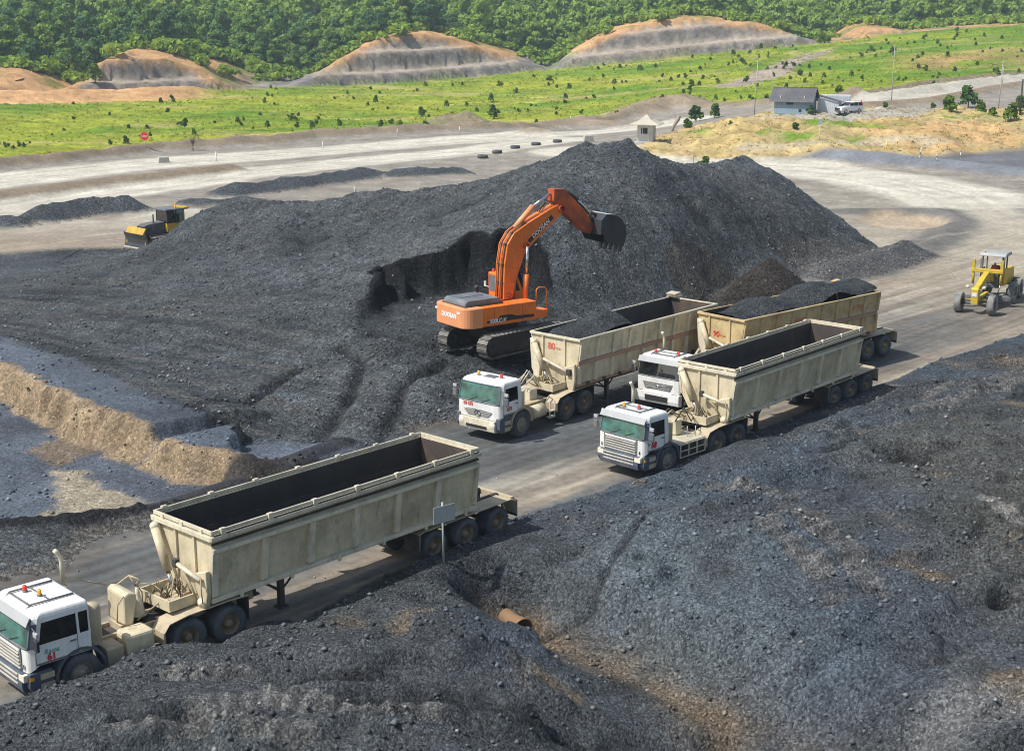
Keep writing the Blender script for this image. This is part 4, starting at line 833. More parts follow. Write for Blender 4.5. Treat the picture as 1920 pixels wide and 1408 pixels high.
        MB().box(-2.3, -1.75, -.5, .3, 1.1, 1.6).build('oil_tank', 'cream_rail', root, bevel=.05)
        for q in range(4):
            y0 = random.uniform(-.5, .3); MB().tube([(-1.5, y0, 1.9), (-1.85, y0+.2, random.uniform(2.2, 2.5)), (-2.35, y0+.1, random.uniform(1.7, 2.0)), (-2.8, y0*.5, 1.5)], .028, 6).build('hydraulic_hose', 'cream_rail', root)
    for (body, size, mat, org, xd, sh_, bold) in sp['texts']:
        text_part('lettering', body, size, mat, sh, org, xd, (0, 0, 1), sh_, bold)
    return sh
# ------------------------------------------------------------------ trailers (x measured from the king pin, forward positive)
def hollow(outer, x0, x1, th, root, name, mat, lining, M, end_mat=None):
    """open-topped box from a cross-section outline running from the right rim round the floor to the left rim"""
    n = len(outer); inn = []
    for i, p in enumerate(outer):
        a = outer[max(i-1, 0)]; b = outer[min(i+1, n-1)]; t = Vector((b[0]-a[0], b[1]-a[1])).normalized(); inn.append((p[0]-t.y*th, p[1]+t.x*th))
    inn[0] = (inn[0][0], outer[0][1]); inn[-1] = (inn[-1][0], outer[-1][1])
    m = MB(); V = [(x0, *p) for p in outer]+[(x1, *p) for p in outer]; F = [(i, i+1, n+i+1, n+i) for i in range(n-1)]
    F += [tuple(range(n-1, -1, -1)), tuple(range(n, 2*n))]
    m.add(V, F)
    a0, a1 = x0-th*1.0, x1+th*1.0
    for (p, q) in ((outer[0], inn[0]), (outer[-1], inn[-1])): m.add([(x0, *p), (x1, *p), (x1, *q), (x0, *q)], [(0, 1, 2, 3)])
    zt = outer[0][1]
    m.add([(x0, outer[0][0], zt), (a0, inn[0][0], zt), (a0, inn[-1][0], zt), (x0, outer[-1][0], zt)], [(0, 1, 2, 3)]); m.add([(x1, outer[0][0], zt), (a1, inn[0][0], zt), (a1, inn[-1][0], zt), (x1, outer[-1][0], zt)], [(3, 2, 1, 0)])
    bx = m.build(name, mat, root, M=M)
    l = MB(); l.add([(a0, *p) for p in inn]+[(a1, *p) for p in inn], [(n+i, n+i+1, i+1, i) for i in range(n-1)]+[tuple(range(n))]); l.build('lining', lining, bx, M=M)
    e = MB(); e.add([(a1, *p) for p in inn], [tuple(range(n-1, -1, -1))]); e.build('rear_lining', end_mat or lining, bx, M=M)
    return bx
def running_gear(root, M, art, sp):
    fr = sp.get('tframe', 'dusty_frame'); ax = (-9.11, -10.67, -12.23)
    for s_ in (1, -1):
        MB().box(-13.0, .5, s_*.45-.07, s_*.45+.07, 1.06, 1.34).build('trailer_rail', 'dark_frame', root, M=M)
        for x in ax: wheel(root, M @ Vector((x, s_*.92, .58)), width=.62, side=s_, rz=art)
        m = MB(); y0, y1 = s_*.55, s_*1.28
        prof = [(-8.32, .62), (-8.34, 1.22), (-8.55, 1.28), (-12.85, 1.32), (-13.12, 1.22), (-13.16, .72)]; th = .03
        low = [(-8.35, .62), (-8.37, 1.20), (-8.56, 1.25), (-12.84, 1.29), (-13.09, 1.20), (-13.13, .72)]
        for i in range(5): m.prism([prof[i], prof[i+1], low[i+1], low[i]], y0, y1)
        m.build('trailer_fender', fr, root, M=M)
        MB().box(-8.33, -8.31, y0, y1, .55, 1.2).build('mud_flap', 'dark_frame', root, M=M); MB().box(-13.19, -13.17, y0, y1, .6, 1.22).build('mud_flap', 'dark_frame', root, M=M)
        MB().box(-3.0, -2.82, s_*.72-.08, s_*.72+.08, .30, 1.3).box(-3.08, -2.74, s_*.72-.16, s_*.72+.16, .24, .30).build('landing_leg', 'dark_frame', root, M=M)
        MB().tube([(-2.9, s_*.72, .75), (-2.25, s_*.6, 1.25)], .035, 6).tube([(-2.9, s_*.72, .75), (-3.7, s_*.6, 1.25)], .035, 6).build('leg_brace', 'dark_frame', root, M=M)
    MB().tube([(-2.9, -.72, .8), (-2.9, .72, .8)], .04, 6).build('leg_crossbar', 'dark_frame', root, M=M)
    for x in ax: MB().tube([(x, -.7, .58), (x, .7, .58)], .08, 8).build('trailer_axle', 'dark_frame', root, M=M)
    MB().box(-12.8, -8.5, -.38, .38, .82, 1.04).build('bogie_frame', 'dark_frame', root, M=M)
    MB().box(-13.2, -13.02, -1.1, 1.1, 1.12, 1.30).build('rear_beam', fr, root, M=M)
    # deck with hydraulic gear ahead of the box
    d = MB(); d.box(-.1, 1.15, -.78, .78, 1.36, 1.42).box(1.09, 1.15, -.78, .78, 1.42, 1.68).box(-.1, 1.09, .72, .78, 1.42, 1.68).box(-.1, 1.09, -.78, -.72, 1.42, 1.68).build('hydraulic_tray', 'cream_paint', root, M=M)
    MB().box(-.3, 1.0, -.5, .5, 1.20, 1.36).build('king_pin_plate', 'dark_frame', root, M=M)
    for q in range(9):
        x0, y0 = random.uniform(.1, .9), random.uniform(-.55, .55); x1, y1 = random.uniform(.1, .9), random.uniform(-.55, .55)
        MB().tube([(x0, y0, 1.45), ((x0+x1)/2+random.uniform(-.2, .2), (y0+y1)/2, random.uniform(1.65, 2.1)), (x1, y1, 1.5)], .028, 6).build('tray_hose', 'hose_black' if q % 4 == 0 else 'hose_dusty', root, M=M)
    for q in range(4): MB().cbox((random.uniform(.2, .9), random.uniform(-.5, .5), 1.50), (random.uniform(.1, .3), random.uniform(.1, .3), .18)).build('valve_block', 'dusty_frame', root, bevel=.01, M=M)
    # tipping ram across the front
    MB().tube([(.22, -1.12, 3.20), (.30, -.45, 2.05)], .13, 12).build('tipping_ram', 'cream_paint', root, M=M); MB().tube([(.30, -.45, 2.05), (.34, -.20, 1.62)], .07, 10).build('ram_rod', 'chrome', root, M=M)
    MB().sphere((.20, -1.16, 3.26), .15, 10, 6).build('ram_pivot', 'cream_rail', root, M=M)
def trailer_a(root, M, art, sp):
    running_gear(root, M, art, sp)
    sec = [(-1.40, 3.50), (-1.36, 2.7), (-1.22, 2.15), (-.90, 1.66), (-.5, 1.42), (.98, 1.40), (1.14, 1.50), (1.22, 2.2), (1.32, 3.0), (1.40, 3.50)]
    bx = hollow(sec, 0, -11.05, .07, root, 'trailer_box', 'cream_paint', 'coal_lining', M, 'rust_lining')
    for s_ in (1, -1):
        MB().prism([(s_*1.36, 3.34), (s_*1.50, 3.38), (s_*1.51, 3.50), (s_*1.36, 3.515)], .10, -11.13, 'x').build('top_ledge', 'cream_rail', bx, bevel=.015, M=M)
        MB().box(-11.06, .03, s_*1.40-.035, s_*1.40+.035, 3.55, 3.66).build('top_rail', 'cream_rail', bx, bevel=.01, M=M)
        MB().box(-11.0, 0, s_*1.465-.022, s_*1.465+.022, 3.50, 3.535).build('coal_dust', 'coal_lining', bx, M=M)
        for k in range(7): x = -.35-k*1.72; MB().box(x-.09, x+.09, s_*1.44-.06, s_*1.44+.06, 3.505, 3.70).build('rail_bracket', 'cream_rail', bx, bevel=.015, M=M)
        MB().prism([(s_*1.335, 2.96), (s_*1.47, 2.98), (s_*1.47, 3.09), (s_*1.345, 3.14)], .03, -11.08, 'x').build('upper_stringer', 'cream_rail', bx, bevel=.01, M=M)
        MB().prism([(s_*1.355, 3.20), (s_*1.42, 3.21), (s_*1.42, 3.26), (s_*1.365, 3.28)], .02, -11.07, 'x').build('thin_stringer', 'dark_frame' if s_ > 0 else 'cream_rail', bx, M=M)
    MB().prism([(1.08, 1.40), (1.30, 1.42), (1.30, 1.56), (1.12, 1.60)], .02, -11.08, 'x').build('bottom_stringer', 'cream_rail', bx, bevel=.015, M=M)
    MB().box(.0, .12, -1.45, 1.45, 3.36, 3.51).build('front_ledge', 'cream_rail', bx, bevel=.015, M=M); MB().box(-.02, .05, -1.42, 1.42, 3.55, 3.66).build('front_rail', 'cream_rail', bx, bevel=.01, M=M)
    MB().box(-11.09, -11.02, -1.42, 1.42, 3.50, 3.66).build('rear_rail', 'cream_rail', bx, bevel=.01, M=M)
    for y in (-.95, 0., .95): MB().box(-.01, .09, y-.07, y+.07, 3.505, 3.64).build('front_bracket', 'cream_rail', bx, M=M)
    for k in range(7):
        x = -.08-k*1.815; w = .11
        MB().prism([(1.135, 1.60), (1.30, 1.60), (1.345, 2.2), (1.44, 2.96), (1.305, 2.96), (1.215, 2.2)], x-w, x+w if k < 6 else x, 'x').build('side_rib', 'cream_rail', bx, bevel=.012, M=M)
        MB().prism([(-1.21, 2.2), (-1.30, 2.2), (-1.41, 2.96), (-1.33, 2.96)], x-w, x+w if k < 6 else x, 'x').build('side_rib', 'cream_paint', bx, bevel=.012, M=M)
    for y in (-.35, .55): MB().box(.0, .07, y-.05, y+.05, 1.5, 3.36).build('front_rib', 'cream_paint', bx, bevel=.01, M=M)
    # hinge lug and link at the near front corner
    MB().prism([(.78, 2.3), (1.30, 2.46), (1.32, 1.75), (1.22, 1.35), (1.05, 1.22), (.88, 1.35), (.74, 1.8)], .06, .22, 'x').build('hinge_lug', 'cream_paint', bx, bevel=.03, M=M)
    MB().tube([(.30, .0, 2.42), (.30, 1.15, 2.18)], .07, 8).build('link_bar', 'cream_rail', bx, M=M); MB().box(.22, .38, -.12, .06, 2.30, 2.55).build('link_bracket', 'dark_frame', bx, bevel=.02, M=M)
    MB().lathe([(.22, .16), (.28, .16), (.28, .07), (.33, .07), (.33, 0)], 14, 'x', (0, 1.06, 1.45)).build('hinge_pin', 'cream_rail', bx, M=M)
    MB().tube([(.3, .9, 1.6), (.36, .7, 2.0), (.32, .35, 2.2)], .03, 6).tube([(.3, 1.2, 1.5), (.4, 1.3, 1.9), (.3, 1.15, 2.3)], .02, 6).build('hinge_hose', 'hose_dusty', bx, M=M)
    # sheet-steel partition edge standing inside
    MB().prism([(-1.30, 1.5), (-1.25, 2.6), (-.85, 1.72)], -5.4, -5.46, 'x').build('inner_gusset', 'rust_lining', bx, M=M)
    for k in range(6): x = -1.-k*1.9; MB().box(x-.05, x+.05, 1.30, 1.36, 1.36, 1.60).build('latch', 'cream_rail', bx, M=M)
    return bx
def trailer_b(root, M, art, sp):
    running_gear(root, M, art, sp); pm = sp['body_mat']
    sec = [(-1.44, 3.68), (-1.30, 2.62), (-1.28, 1.9), (-.9, 1.5), (.95, 1.42), (1.24, 1.50), (1.27, 2.5), (1.30, 2.62), (1.44, 3.68)]
    bx = hollow(sec, 0, -11.05, .07, root, 'trailer_box', pm, 'coal_lining', M, 'rust_lining')
    rail = 'cream_rail' if pm == 'cream_paint' else 'yellow_cream'
    for s_ in (1, -1):
        MB().prism([(s_*1.41, 3.60), (s_*1.50, 3.62), (s_*1.50, 3.72), (s_*1.38, 3.73)], .06, -11.10, 'x').build('top_rail', rail, bx, bevel=.015, M=M)
        MB().prism([(s_*1.27, 2.46), (s_*1.38, 2.48), (s_*1.38, 2.64), (s_*1.305, 2.68)], .02, -11.07, 'x').build('middle_stringer', 'red_stripe', bx, bevel=.01, M=M)
        MB().prism([(s_*1.22, 1.44), (s_*1.33, 1.46), (s_*1.33, 1.56), (s_*1.24, 1.58)], .02, -11.07, 'x').build('bottom_stringer', 'red_stripe', bx, bevel=.01, M=M)
        for k in range(10):
            x = -.10-k*1.215; w = .08
            MB().prism([(s_*1.30, 2.68), (s_*1.40, 2.68), (s_*1.51, 3.60), (s_*1.42, 3.60)], x-w, x+w, 'x').build('upper_rib', rail, bx, M=M)
            MB().prism([(s_*1.23, 1.58), (s_*1.36, 1.58), (s_*1.38, 2.46), (s_*1.26, 2.46)], x-w, x+w, 'x').build('lower_rib', rail, bx, M=M)
            if s_ > 0 and k < 9: MB().prism([(1.305, 2.685), (1.37, 2.685), (1.325, 2.85)], x-.12, x-1.09, 'x').build('panel_wedge', pm, bx, M=M)
    MB().box(.0, .10, -1.50, 1.50, 3.60, 3.72).build('front_rail', rail, bx, bevel=.015, M=M); MB().box(-11.10, -11.0, -1.50, 1.50, 3.60, 3.72).build('rear_rail', rail, bx, bevel=.015, M=M)
    for y in (-.75, .55): MB().box(0, .07, y-.05, y+.05, 1.5, 3.60).build('front_rib', pm, bx, bevel=.01, M=M)
    MB().prism([(-1.05, 3.4), (-1.42, 3.4), (-1.30, 2.0), (-1.1, 1.62), (-.85, 1.62), (-.78, 2.2)], .08, .20, 'x').build('ram_shield', 'cream_rail', bx, bevel=.03, M=M)
    MB().prism([(.70, 2.35), (1.28, 2.55), (1.30, 1.75), (1.22, 1.35), (1.0, 1.25), (.85, 1.45)], .06, .22, 'x').build('hinge_lug', pm, bx, bevel=.03, M=M)
    MB().tube([(.22, -.55, 2.55), (.26, .95, 2.15)], .07, 8).build('link_bar', 'cream_rail', bx, M=M); MB().cbox((.25, 1.0, 2.15), (.2, .25, .3)).build('link_bracket', 'dark_frame', bx, bevel=.03, M=M)
    MB().prism([(-11.35, 3.75), (-10.8, 3.75), (-10.7, 3.95), (-11.2, 4.0)], -1.48, -.9, 'y').build('rear_lip', rail, bx, bevel=.02, M=M)
    for k in range(9): x = -.7-k*1.21; MB().box(x-.1, x+.1, 1.32, 1.38, 1.50, 1.62).build('latch', 'dark_frame', bx, M=M)
    for (body, size, mat, org, xd, sh_, bold) in sp.get('btexts', []): text_part('lettering', body, size, mat, bx, org, xd, (0, 0, 1), sh_, bold, M)
    return bx
def load_mesh(name, M, root, x0, x1, y0, y1, fn, label):
    nx, ny = 90, 26; gx, gy = np.meshgrid(np.linspace(x0, x1, nx), np.linspace(y0, y1, ny)); X, Y = gx.ravel(), gy.ravel()
    wx = X+root.location.x*3; Z = fn(X, Y)+.07*fbm(wx, Y, .9, 3, 51)+.05*fbm(wx, Y, .3, 2, 52)
    idx = np.arange(nx*ny).reshape(ny, nx); F = np.stack([idx[:-1, :-1], idx[1:, :-1], idx[1:, 1:], idx[:-1, 1:]], -1).reshape(-1, 4)
    if x1 > x0: F = F[:, ::-1]
    V = np.stack([X, Y, Z], -1); T = np.array(root.matrix_basis @ M); V = V @ T[:3, :3].T+T[:3, 3]
    c = V.mean(0); c[2] = V[:, 2].min(); col = np.tile(COAL*.75, (len(V), 1))*(1+.5*fbm(wx, Y, .8, 3, 53)[:, None])
    o = link(name, np_mesh(name, V-c, F, MATS['coal_bank_ground'], np.clip(col, .01, 1), False), None, c); return tag(o, label, 'coal load')
def coal_truck(loc, th, art, sp, label):
    root = thing('coal_truck', (loc[0], loc[1], ground_z(loc[0], loc[1])*0+.03), R(th), label, 'truck', 'coal haulage trucks on the road')
    tractor(root, sp)
    M = Matrix.Translation((-4.04, 0, 0)) @ Matrix.Rotation(R(art), 4, 'Z')
    (trailer_a if sp['trailer'] == 'a' else trailer_b)(root, M, R(art), sp)
    root.matrix_basis = Matrix.Translation(root.location) @ Matrix.Rotation(R(th), 4, 'Z')
    return root, M
S_ = (-1, 0, 0)                                    # lettering on the left flank reads towards the tail
root61, _ = coal_truck((-12.53, 36.9), 223.5, 4.4, dict(style='scania', xr=-.98, xn=-.36, pillar=.52, rear_window=True, rack=True, visor=True, layout='boxes', trailer='a', mirror='interior',
    beacons=[(.35, -.45, 'red_lamp'), (.15, .10, 'amber_lamp')],
    texts=[('61', .26, 'red_letter', (.82, 1.245, 1.36), S_, 0, .012), ('Rama', .20, 'green_letter', (.82, 1.244, 1.53), S_, .3, 0)]), 'white cab coal truck numbered 61 with empty cream tipper trailer, nearest the camera')
root58, _ = coal_truck((5.38, 56.1), 225.2, 3.8, dict(style='scania', xr=-.72, xn=-.04, rack=True, visor=True, layout='platform', trailer='a', antenna=True, mirror='plastic_grey',
    beacons=[(.45, -.45, 'amber_lamp'), (.30, .25, 'red_lamp')],
    texts=[('58', .32, 'red_letter', (.92, 1.245, 1.42), S_, .1, .02), ('58.', .14, 'plastic_grey', (1.20, 1.246, 1.50), S_, 0, 0)]), 'white cab coal truck numbered 58 with empty cream trailer beside the foreground bank')
root673, M673 = coal_truck((-.53, 61.3), 231.0, -2.4, dict(style='merc', xr=-.72, xn=-.02, hatch=True, layout='tank', trailer='b', body_mat='cream_paint', stack=False, antenna=True,
    beacons=[(.30, -.62, 'amber_lamp'), (.10, .55, 'red_lamp')],
    texts=[('KI 673', .20, 'red_faded', (1.515, -.55, 1.57), (0, 1, 0), 0, .012), ('673', .22, 'red_faded', (.86, 1.245, 1.46), S_, 0, .015)],
    btexts=[('80', .42, 'red_faded', (.012, -.25, 3.15), (0, 1, 0), 0, .015), ('TON', .16, 'red_faded', (.012, .15, 3.08), (0, 1, 0), 0, 0)]), 'white cab coal truck numbered 673 being loaded beside the orange excavator')
root90, M90 = coal_truck((7.68, 65.63), 230.9, -9.4, dict(style='volvo', xr=-.85, xn=-.10, visor=True, rack=True, layout='tank', trailer='b', body_mat='yellow_cream', glass='blue_glass',
    beacons=[(.55, -.55, 'red_lamp'), (.25, .55, 'red_lamp')],
    texts=[('77', .24, 'red_letter', (.95, 1.245, 1.46), S_, 0, .02)],
    btexts=[('90', .40, 'red_letter', (.012, -.30, 2.75), (0, 1, 0), 0, .008), ('TON', .17, 'red_letter', (.012, .12, 2.70), (0, 1, 0), 0, 0), ('BL AB KET', .22, 'red_faded', (-4.4, 1.412, 3.12), (-1, 0, 0), 0, .006), ('90 TON', .30, 'red_faded', (-9.2, 1.412, 3.12), (-1, 0, 0), 0, .004)]), 'truck with yellowish trailer heaped with coal, behind truck number 58')
def _full(X, Y): return 3.60+.42*np.clip(1-(Y/1.45)**2, 0, 1)*(.55+.45*sst(-.2, -2.5, X))+.18*np.sin(X*1.5)+.30*np.exp(-((X+8.5)/2.4)**2)
load_mesh('coal_load', M90, root90, -.10, -10.95, -1.36, 1.36, _full, 'heaped black coal filling the yellowish trailer behind truck 58')
def _part(X, Y): return 1.75+1.92*np.exp(-((X+2.6)/3.1)**4)+.62*np.exp(-((X+4.0)/1.5)**2-(Y/1.1)**2)
load_mesh('coal_load', M673, root673, -.10, -8.8, -1.2, 1.2, _part, 'black coal heap in the front half of the trailer of truck 673')
o = MB().sphere((0, 0, 0), .10, 14, 10).build('yellow_ball', 'yellow_ball', None); o.location = root58.matrix_basis @ Vector((1.24, .10, 1.74)); tag(o, 'bright yellow ball on the dashboard of truck 58', 'ball')

# ------------------------------------------------------------------ excavator
paint('orange', (.88, .20, .02), .42, dirt=(.36, .11, .04), dirt_amt=.28, scale=1.4, streak=.25)
paint('orange_pale', (.85, .33, .13), .55, dirt=(.60, .30, .16), dirt_amt=.4, scale=.9)
paint('orange_dark', (.55, .06, .02), .5, dirt=(.2, .06, .03), dirt_amt=.4, scale=1.5)
paint('arm_shade_orange', (.72, .13, .02), .5, dirt=(.09, .035, .025), dirt_amt=.5, scale=1.1)  # arm's shade put into a darker orange, with dirt patches over it
paint('hood_grey', (.12, .135, .15), .6, dirt=(.30, .29, .27), dirt_amt=.35, scale=1.2)
paint('track_steel', (.10, .095, .085), .6, dirt=(.30, .28, .24), dirt_amt=.4, scale=3)
paint('bucket_steel', (.045, .05, .055), .45, dirt=(.02, .02, .02), dirt_amt=.4, scale=2)
paint('worn_steel', (.78, .77, .73), .45, 0., dirt=(.12, .12, .12), dirt_amt=.35, scale=1.5)
paint('machine_yellow', (.62, .38, .03), .5, dirt=(.22, .15, .07), dirt_amt=.45, scale=1.4)
paint('grader_yellow', (.60, .43, .03), .5, dirt=(.30, .23, .10), dirt_amt=.35, scale=1.4)
paint('grader_dark', (.09, .095, .10), .7, dirt=(.3, .28, .24), dirt_amt=.3, scale=2)
paint('grader_tyre', (.15, .15, .15), .9, dirt=(.32, .31, .29), dirt_amt=.5, scale=2)
paint('canopy_white', (.36, .37, .36), .5, dirt=DUST, dirt_amt=.25)
paint('rust_pipe', (.26, .16, .085), .8, dirt=(.20, .11, .05), dirt_amt=.4, scale=3)
paint('wood_post', (.34, .30, .24), .9, dirt=(.15, .12, .09), dirt_amt=.3, scale=4)
paint('sign_grey', (.42, .45, .44), .55, dirt=(.2, .2, .19), dirt_amt=.3, scale=2)
paint('concrete', (.48, .46, .42), .9, dirt=(.3, .27, .22), dirt_amt=.35, scale=1.5)
paint('blue_wall', (.24, .36, .46), .8, dirt=(.30, .33, .35), dirt_amt=.35, scale=1.2, streak=.4)
paint('tin_roof', (.085, .085, .095), .65, dirt=(.15, .14, .14), dirt_amt=.4, scale=.8)
paint('pale_tin', (.58, .62, .64), .55, dirt=(.45, .45, .42), dirt_amt=.3, scale=1.)
paint('hut_wall', (.52, .55, .58), .8, dirt=(.50, .42, .28), dirt_amt=.35, scale=1.2, streak=.5)
paint('hut_roof', (.55, .50, .40), .85, dirt=(.40, .34, .25), dirt_amt=.4, scale=1.)
paint('suv_white', (.83, .84, .84), .2); paint('red_cloth', (.60, .03, .04), .9); paint('dark_cloth', (.03, .035, .05), .9); paint('skin_tone', (.30, .16, .09), .6); paint('hair_black', (.012, .01, .01), .7)
paint('stop_red', (.70, .03, .04), .5); paint('post_white', (.75, .75, .72), .6, dirt=(.4, .38, .33), dirt_amt=.3); paint('post_yellow', (.75, .60, .12), .6)

EXC = (-.46, 71.05); EXH = 36.; EZ = 1.75
ex = thing('excavator', (*EXC, EZ), R(EXH), 'orange tracked excavator digging on the stockpile with its bucket raised', 'excavator')
TH = R(10)                                          # the undercarriage stands a little askew under the house
MT = Matrix.Rotation(TH, 4, 'Z')
for s_ in (1, -1):
    yc = s_*1.38; L2 = 2.35; r = .50
    # track loop outline
    loop = []
    for k in range(13): a = math.pi/2-math.pi*k/12; loop.append((L2+math.cos(a)*r, .52+math.sin(a)*r))
    for k in range(13): a = -math.pi/2-math.pi*k/12; loop.append((-L2+math.cos(a)*r, .52+math.sin(a)*r))
    per = [Vector(p) for p in loop]; seg = [(per[(i+1) % len(per)]-per[i]).length for i in range(len(per))]; tot = sum(seg); nsh = 46
    tr = MB().prism([(p[0]*.97, .52+(p[1]-.52)*.9) for p in loop], yc-.20, yc+.20).build('track_frame', 'dark_frame', ex, M=MT)
    for k in range(nsh):
        q = tot*k/nsh; i = 0
        while q > seg[i]: q -= seg[i]; i += 1
        a = per[i]; b = per[(i+1) % len(per)]; t = (b-a).normalized(); c = a+t*q; nrm = Vector((-t.y, t.x)) if (Vector((-t.y, t.x)).dot(c-Vector((max(-L2, min(L2, c.x)), .52))) > 0) else Vector((t.y, -t.x))
        hw = tot/nsh*.46; p = [c-t*hw, c+t*hw, c+t*hw+nrm*.05, c-t*hw+nrm*.05]
        m = MB().prism([tuple(v) for v in p], yc-.33, yc+.33); g = [c+t*(hw-.05)+nrm*.05, c+t*hw+nrm*.05, c+t*hw+nrm*.09, c+t*(hw-.03)+nrm*.09]; m.prism([tuple(v) for v in g], yc-.33, yc+.33)
        m.build('track_shoe', 'track_steel', tr, M=MT)
    for x in (-L2, L2): MB().lathe([(-.24, .10), (-.24, .40), (.24, .40), (.24, .10)], 18, 'y', (x, yc, .52), close=True).build('track_idler', 'dark_frame', tr, M=MT)
    for k in range(7): MB().lathe([(-.23, .04), (-.23, .16), (.23, .16), (.23, .04)], 12, 'y', (-1.8+k*.6, yc, .24), close=True).build('track_roller', 'dark_frame', tr, M=MT)
MB().box(-1.3, 1.3, -1.15, 1.15, .55, 1.0).build('car_body', 'dark_frame', ex, M=MT)
MB().lathe([(1.0, .78), (1.40, .78)], 28, 'z').build('swing_ring', 'dark_frame', ex)
def rounded_rear(x0, x1, w, rr, n=6):
    pts = [(x1, -w), (x1, w)]
    for k in range(n+1): a = math.pi/2+math.pi/2*k/n; pts.append((x0+rr+math.cos(a)*rr, w-rr+math.sin(a)*rr))
    for k in range(n+1): a = math.pi+math.pi/2*k/n; pts.append((x0+rr+math.cos(a)*rr, -w+rr+math.sin(a)*rr))
    return pts
cw = MB().prism(rounded_rear(-3.25, -2.2, 1.48, .55), 1.42, 2.42, 'z').build('counterweight', 'orange_pale', ex, bevel=.05)
MB().box(-2.2, 1.0, -1.47, -.55, 1.45, 2.40).build('right_side_body', 'orange', ex, bevel=.03); MB().box(-2.2, .1, .50, 1.47, 1.45, 2.38).build('left_side_body', 'orange', ex, bevel=.03)
MB().box(-2.2, .5, -.56, .52, 1.42, 2.25).build('centre_frame', 'orange_dark', ex)
for x in (-1.55, -.75, .15): MB().box(x-.008, x+.008, -1.478, -1.465, 1.5, 2.36).build('panel_seam', 'orange_dark', ex)
MB().prism([(-2.0, 1.62), (.85, 1.62), (.85, 1.76), (-.2, 1.80), (-.6, 1.92), (-1.2, 1.92), (-1.35, 1.74), (-2.0, 1.72)], -1.472, -1.478).build('side_stripe', 'black_letter', ex)
hood = MB().prism([(-2.95, 2.44), (-2.9, 2.62), (-2.75, 2.72), (-.95, 2.72), (-.8, 2.62), (-.8, 2.44)], -.95, .95).build('engine_hood', 'hood_grey', ex, bevel=.04)
MB().box(-2.6, -1.2, -.02, .02, 2.72, 2.745).build('hood_ridge', 'hood_grey', hood)
MB().box(-2.98, -.7, -1.02, 1.02, 2.40, 2.47).build('hood_seal', 'dark_frame', ex)
MB().tube([(-1.0, .8, 2.7), (-1.0, .8, 2.95), (-1.1, .8, 3.02)], .09, 10).build('muffler_pipe', 'dark_frame', ex)
cb = MB(); side = [(.15, 2.0), (1.65, 2.0), (1.72, 2.5), (1.30, 3.46), (1.05, 3.55), (.12, 3.55)]
cab_sh = MB().prism(side, .58, 1.46).build('operator_cab', 'orange', ex, bevel=.05)
MB().prism([(.30, 2.55), (1.50, 2.55), (1.17, 3.38), (.30, 3.38)], .572, .578).build('cab_side_window', 'dark_glass', cab_sh); MB().prism([(.30, 2.55), (1.50, 2.55), (1.17, 3.38), (.30, 3.38)], 1.462, 1.468).build('cab_side_window', 'dark_glass', cab_sh)
MB().add([(.112, .68, 2.62), (.112, 1.36, 2.62), (.104, 1.36, 3.42), (.104, .68, 3.42)], [(0, 1, 2, 3)]).build('cab_rear_window', 'hood_grey', cab_sh)
MB().add([(1.728, .66, 2.5), (1.728, 1.38, 2.5), (1.315, 1.38, 3.44), (1.315, .66, 3.44)], [(0, 1, 2, 3)]).build('cab_windshield', 'dark_glass', cab_sh)
MB().lathe([(0, .06), (.12, .07), (.16, 0)], 10, 'z', (.35, 1.3, 3.56)).build('cab_beacon', 'red_lamp', cab_sh)
MB().tube([(.3, 1.50, 2.7), (.25, 1.85, 2.75)], .02, 6).cbox((.25, 1.9, 2.85), (.05, .16, .26)).build('cab_mirror', 'worn_steel', cab_sh)
MB().box(1.0, 1.75, -1.46, -.70, 1.50, 1.90).build('step_box', 'orange', ex, bevel=.03)
rl = MB()
rl.tube([(1.05, -1.40, 2.4), (1.05, -1.40, 2.95), (1.20, -1.40, 3.05), (1.60, -1.40, 3.0), (1.70, -1.40, 2.85), (1.70, -1.40, 1.9)], .028, 6)
rl.build('hand_rail', 'orange', ex)
# boom, arm, bucket: outlines in the plane of the boom (distance forward, height above bench)
def zrel(pts): return [(a, b-EZ) for a, b in pts]
def strip(mb, A, B, y0, y1):
    for i in range(len(A)-1): mb.prism([A[i], A[i+1], B[i+1], B[i]], y0, y1)
    return mb
bl = zrel([(-.18, 4.15), (-.16, 5.0), (-.12, 5.9), (.06, 6.9), (.46, 7.44), (1.29, 7.86), (2.60, 8.42), (3.22, 8.66)])
br = zrel([(.36, 4.20), (.56, 5.0), (.80, 5.6), (1.12, 6.35), (1.62, 6.82), (2.15, 7.22), (3.02, 7.86), (3.56, 8.24)])
bo = strip(MB(), bl, br, -.34, .34).build('boom', 'orange', ex, bevel=.02)
MB().lathe([(-.4, .12), (.4, .12)], 14, 'y', (.12, 0, 4.35-EZ)).lathe([(-.46, .16), (.46, .16)], 14, 'y', (1.15, 0, 6.75-EZ)).lathe([(-.45, .17), (.45, .17)], 14, 'y', (3.38, 0, 8.42-EZ)).build('boom_pins', 'orange_dark', bo)
for q, yy in enumerate((-.20, -.08, .08, .2)):
    pts = [(a-.05-.02*q % 2, yy, b+.04) for a, b in bl[0:6]]; MB().tube(pts, .035, 6).build('boom_hose', 'orange' if q % 2 else 'hose_black', bo)
for q in range(5): i = q+1; MB().box(bl[i][0]-.10, bl[i][0]+.0, -.26, .26, bl[i][1]-.02, bl[i][1]+.05).build('hose_clamp', 'dark_frame', bo)
for q in range(3): MB().tube([(2.2, -.2+q*.15, 8.34-EZ), (2.6, -.2+q*.15, 8.75-EZ), (3.0, -.2+q*.15, 8.75-EZ), (3.2, -.2+q*.15, 8.6-EZ)], .03, 6).build('arm_hose', 'hose_black', bo)
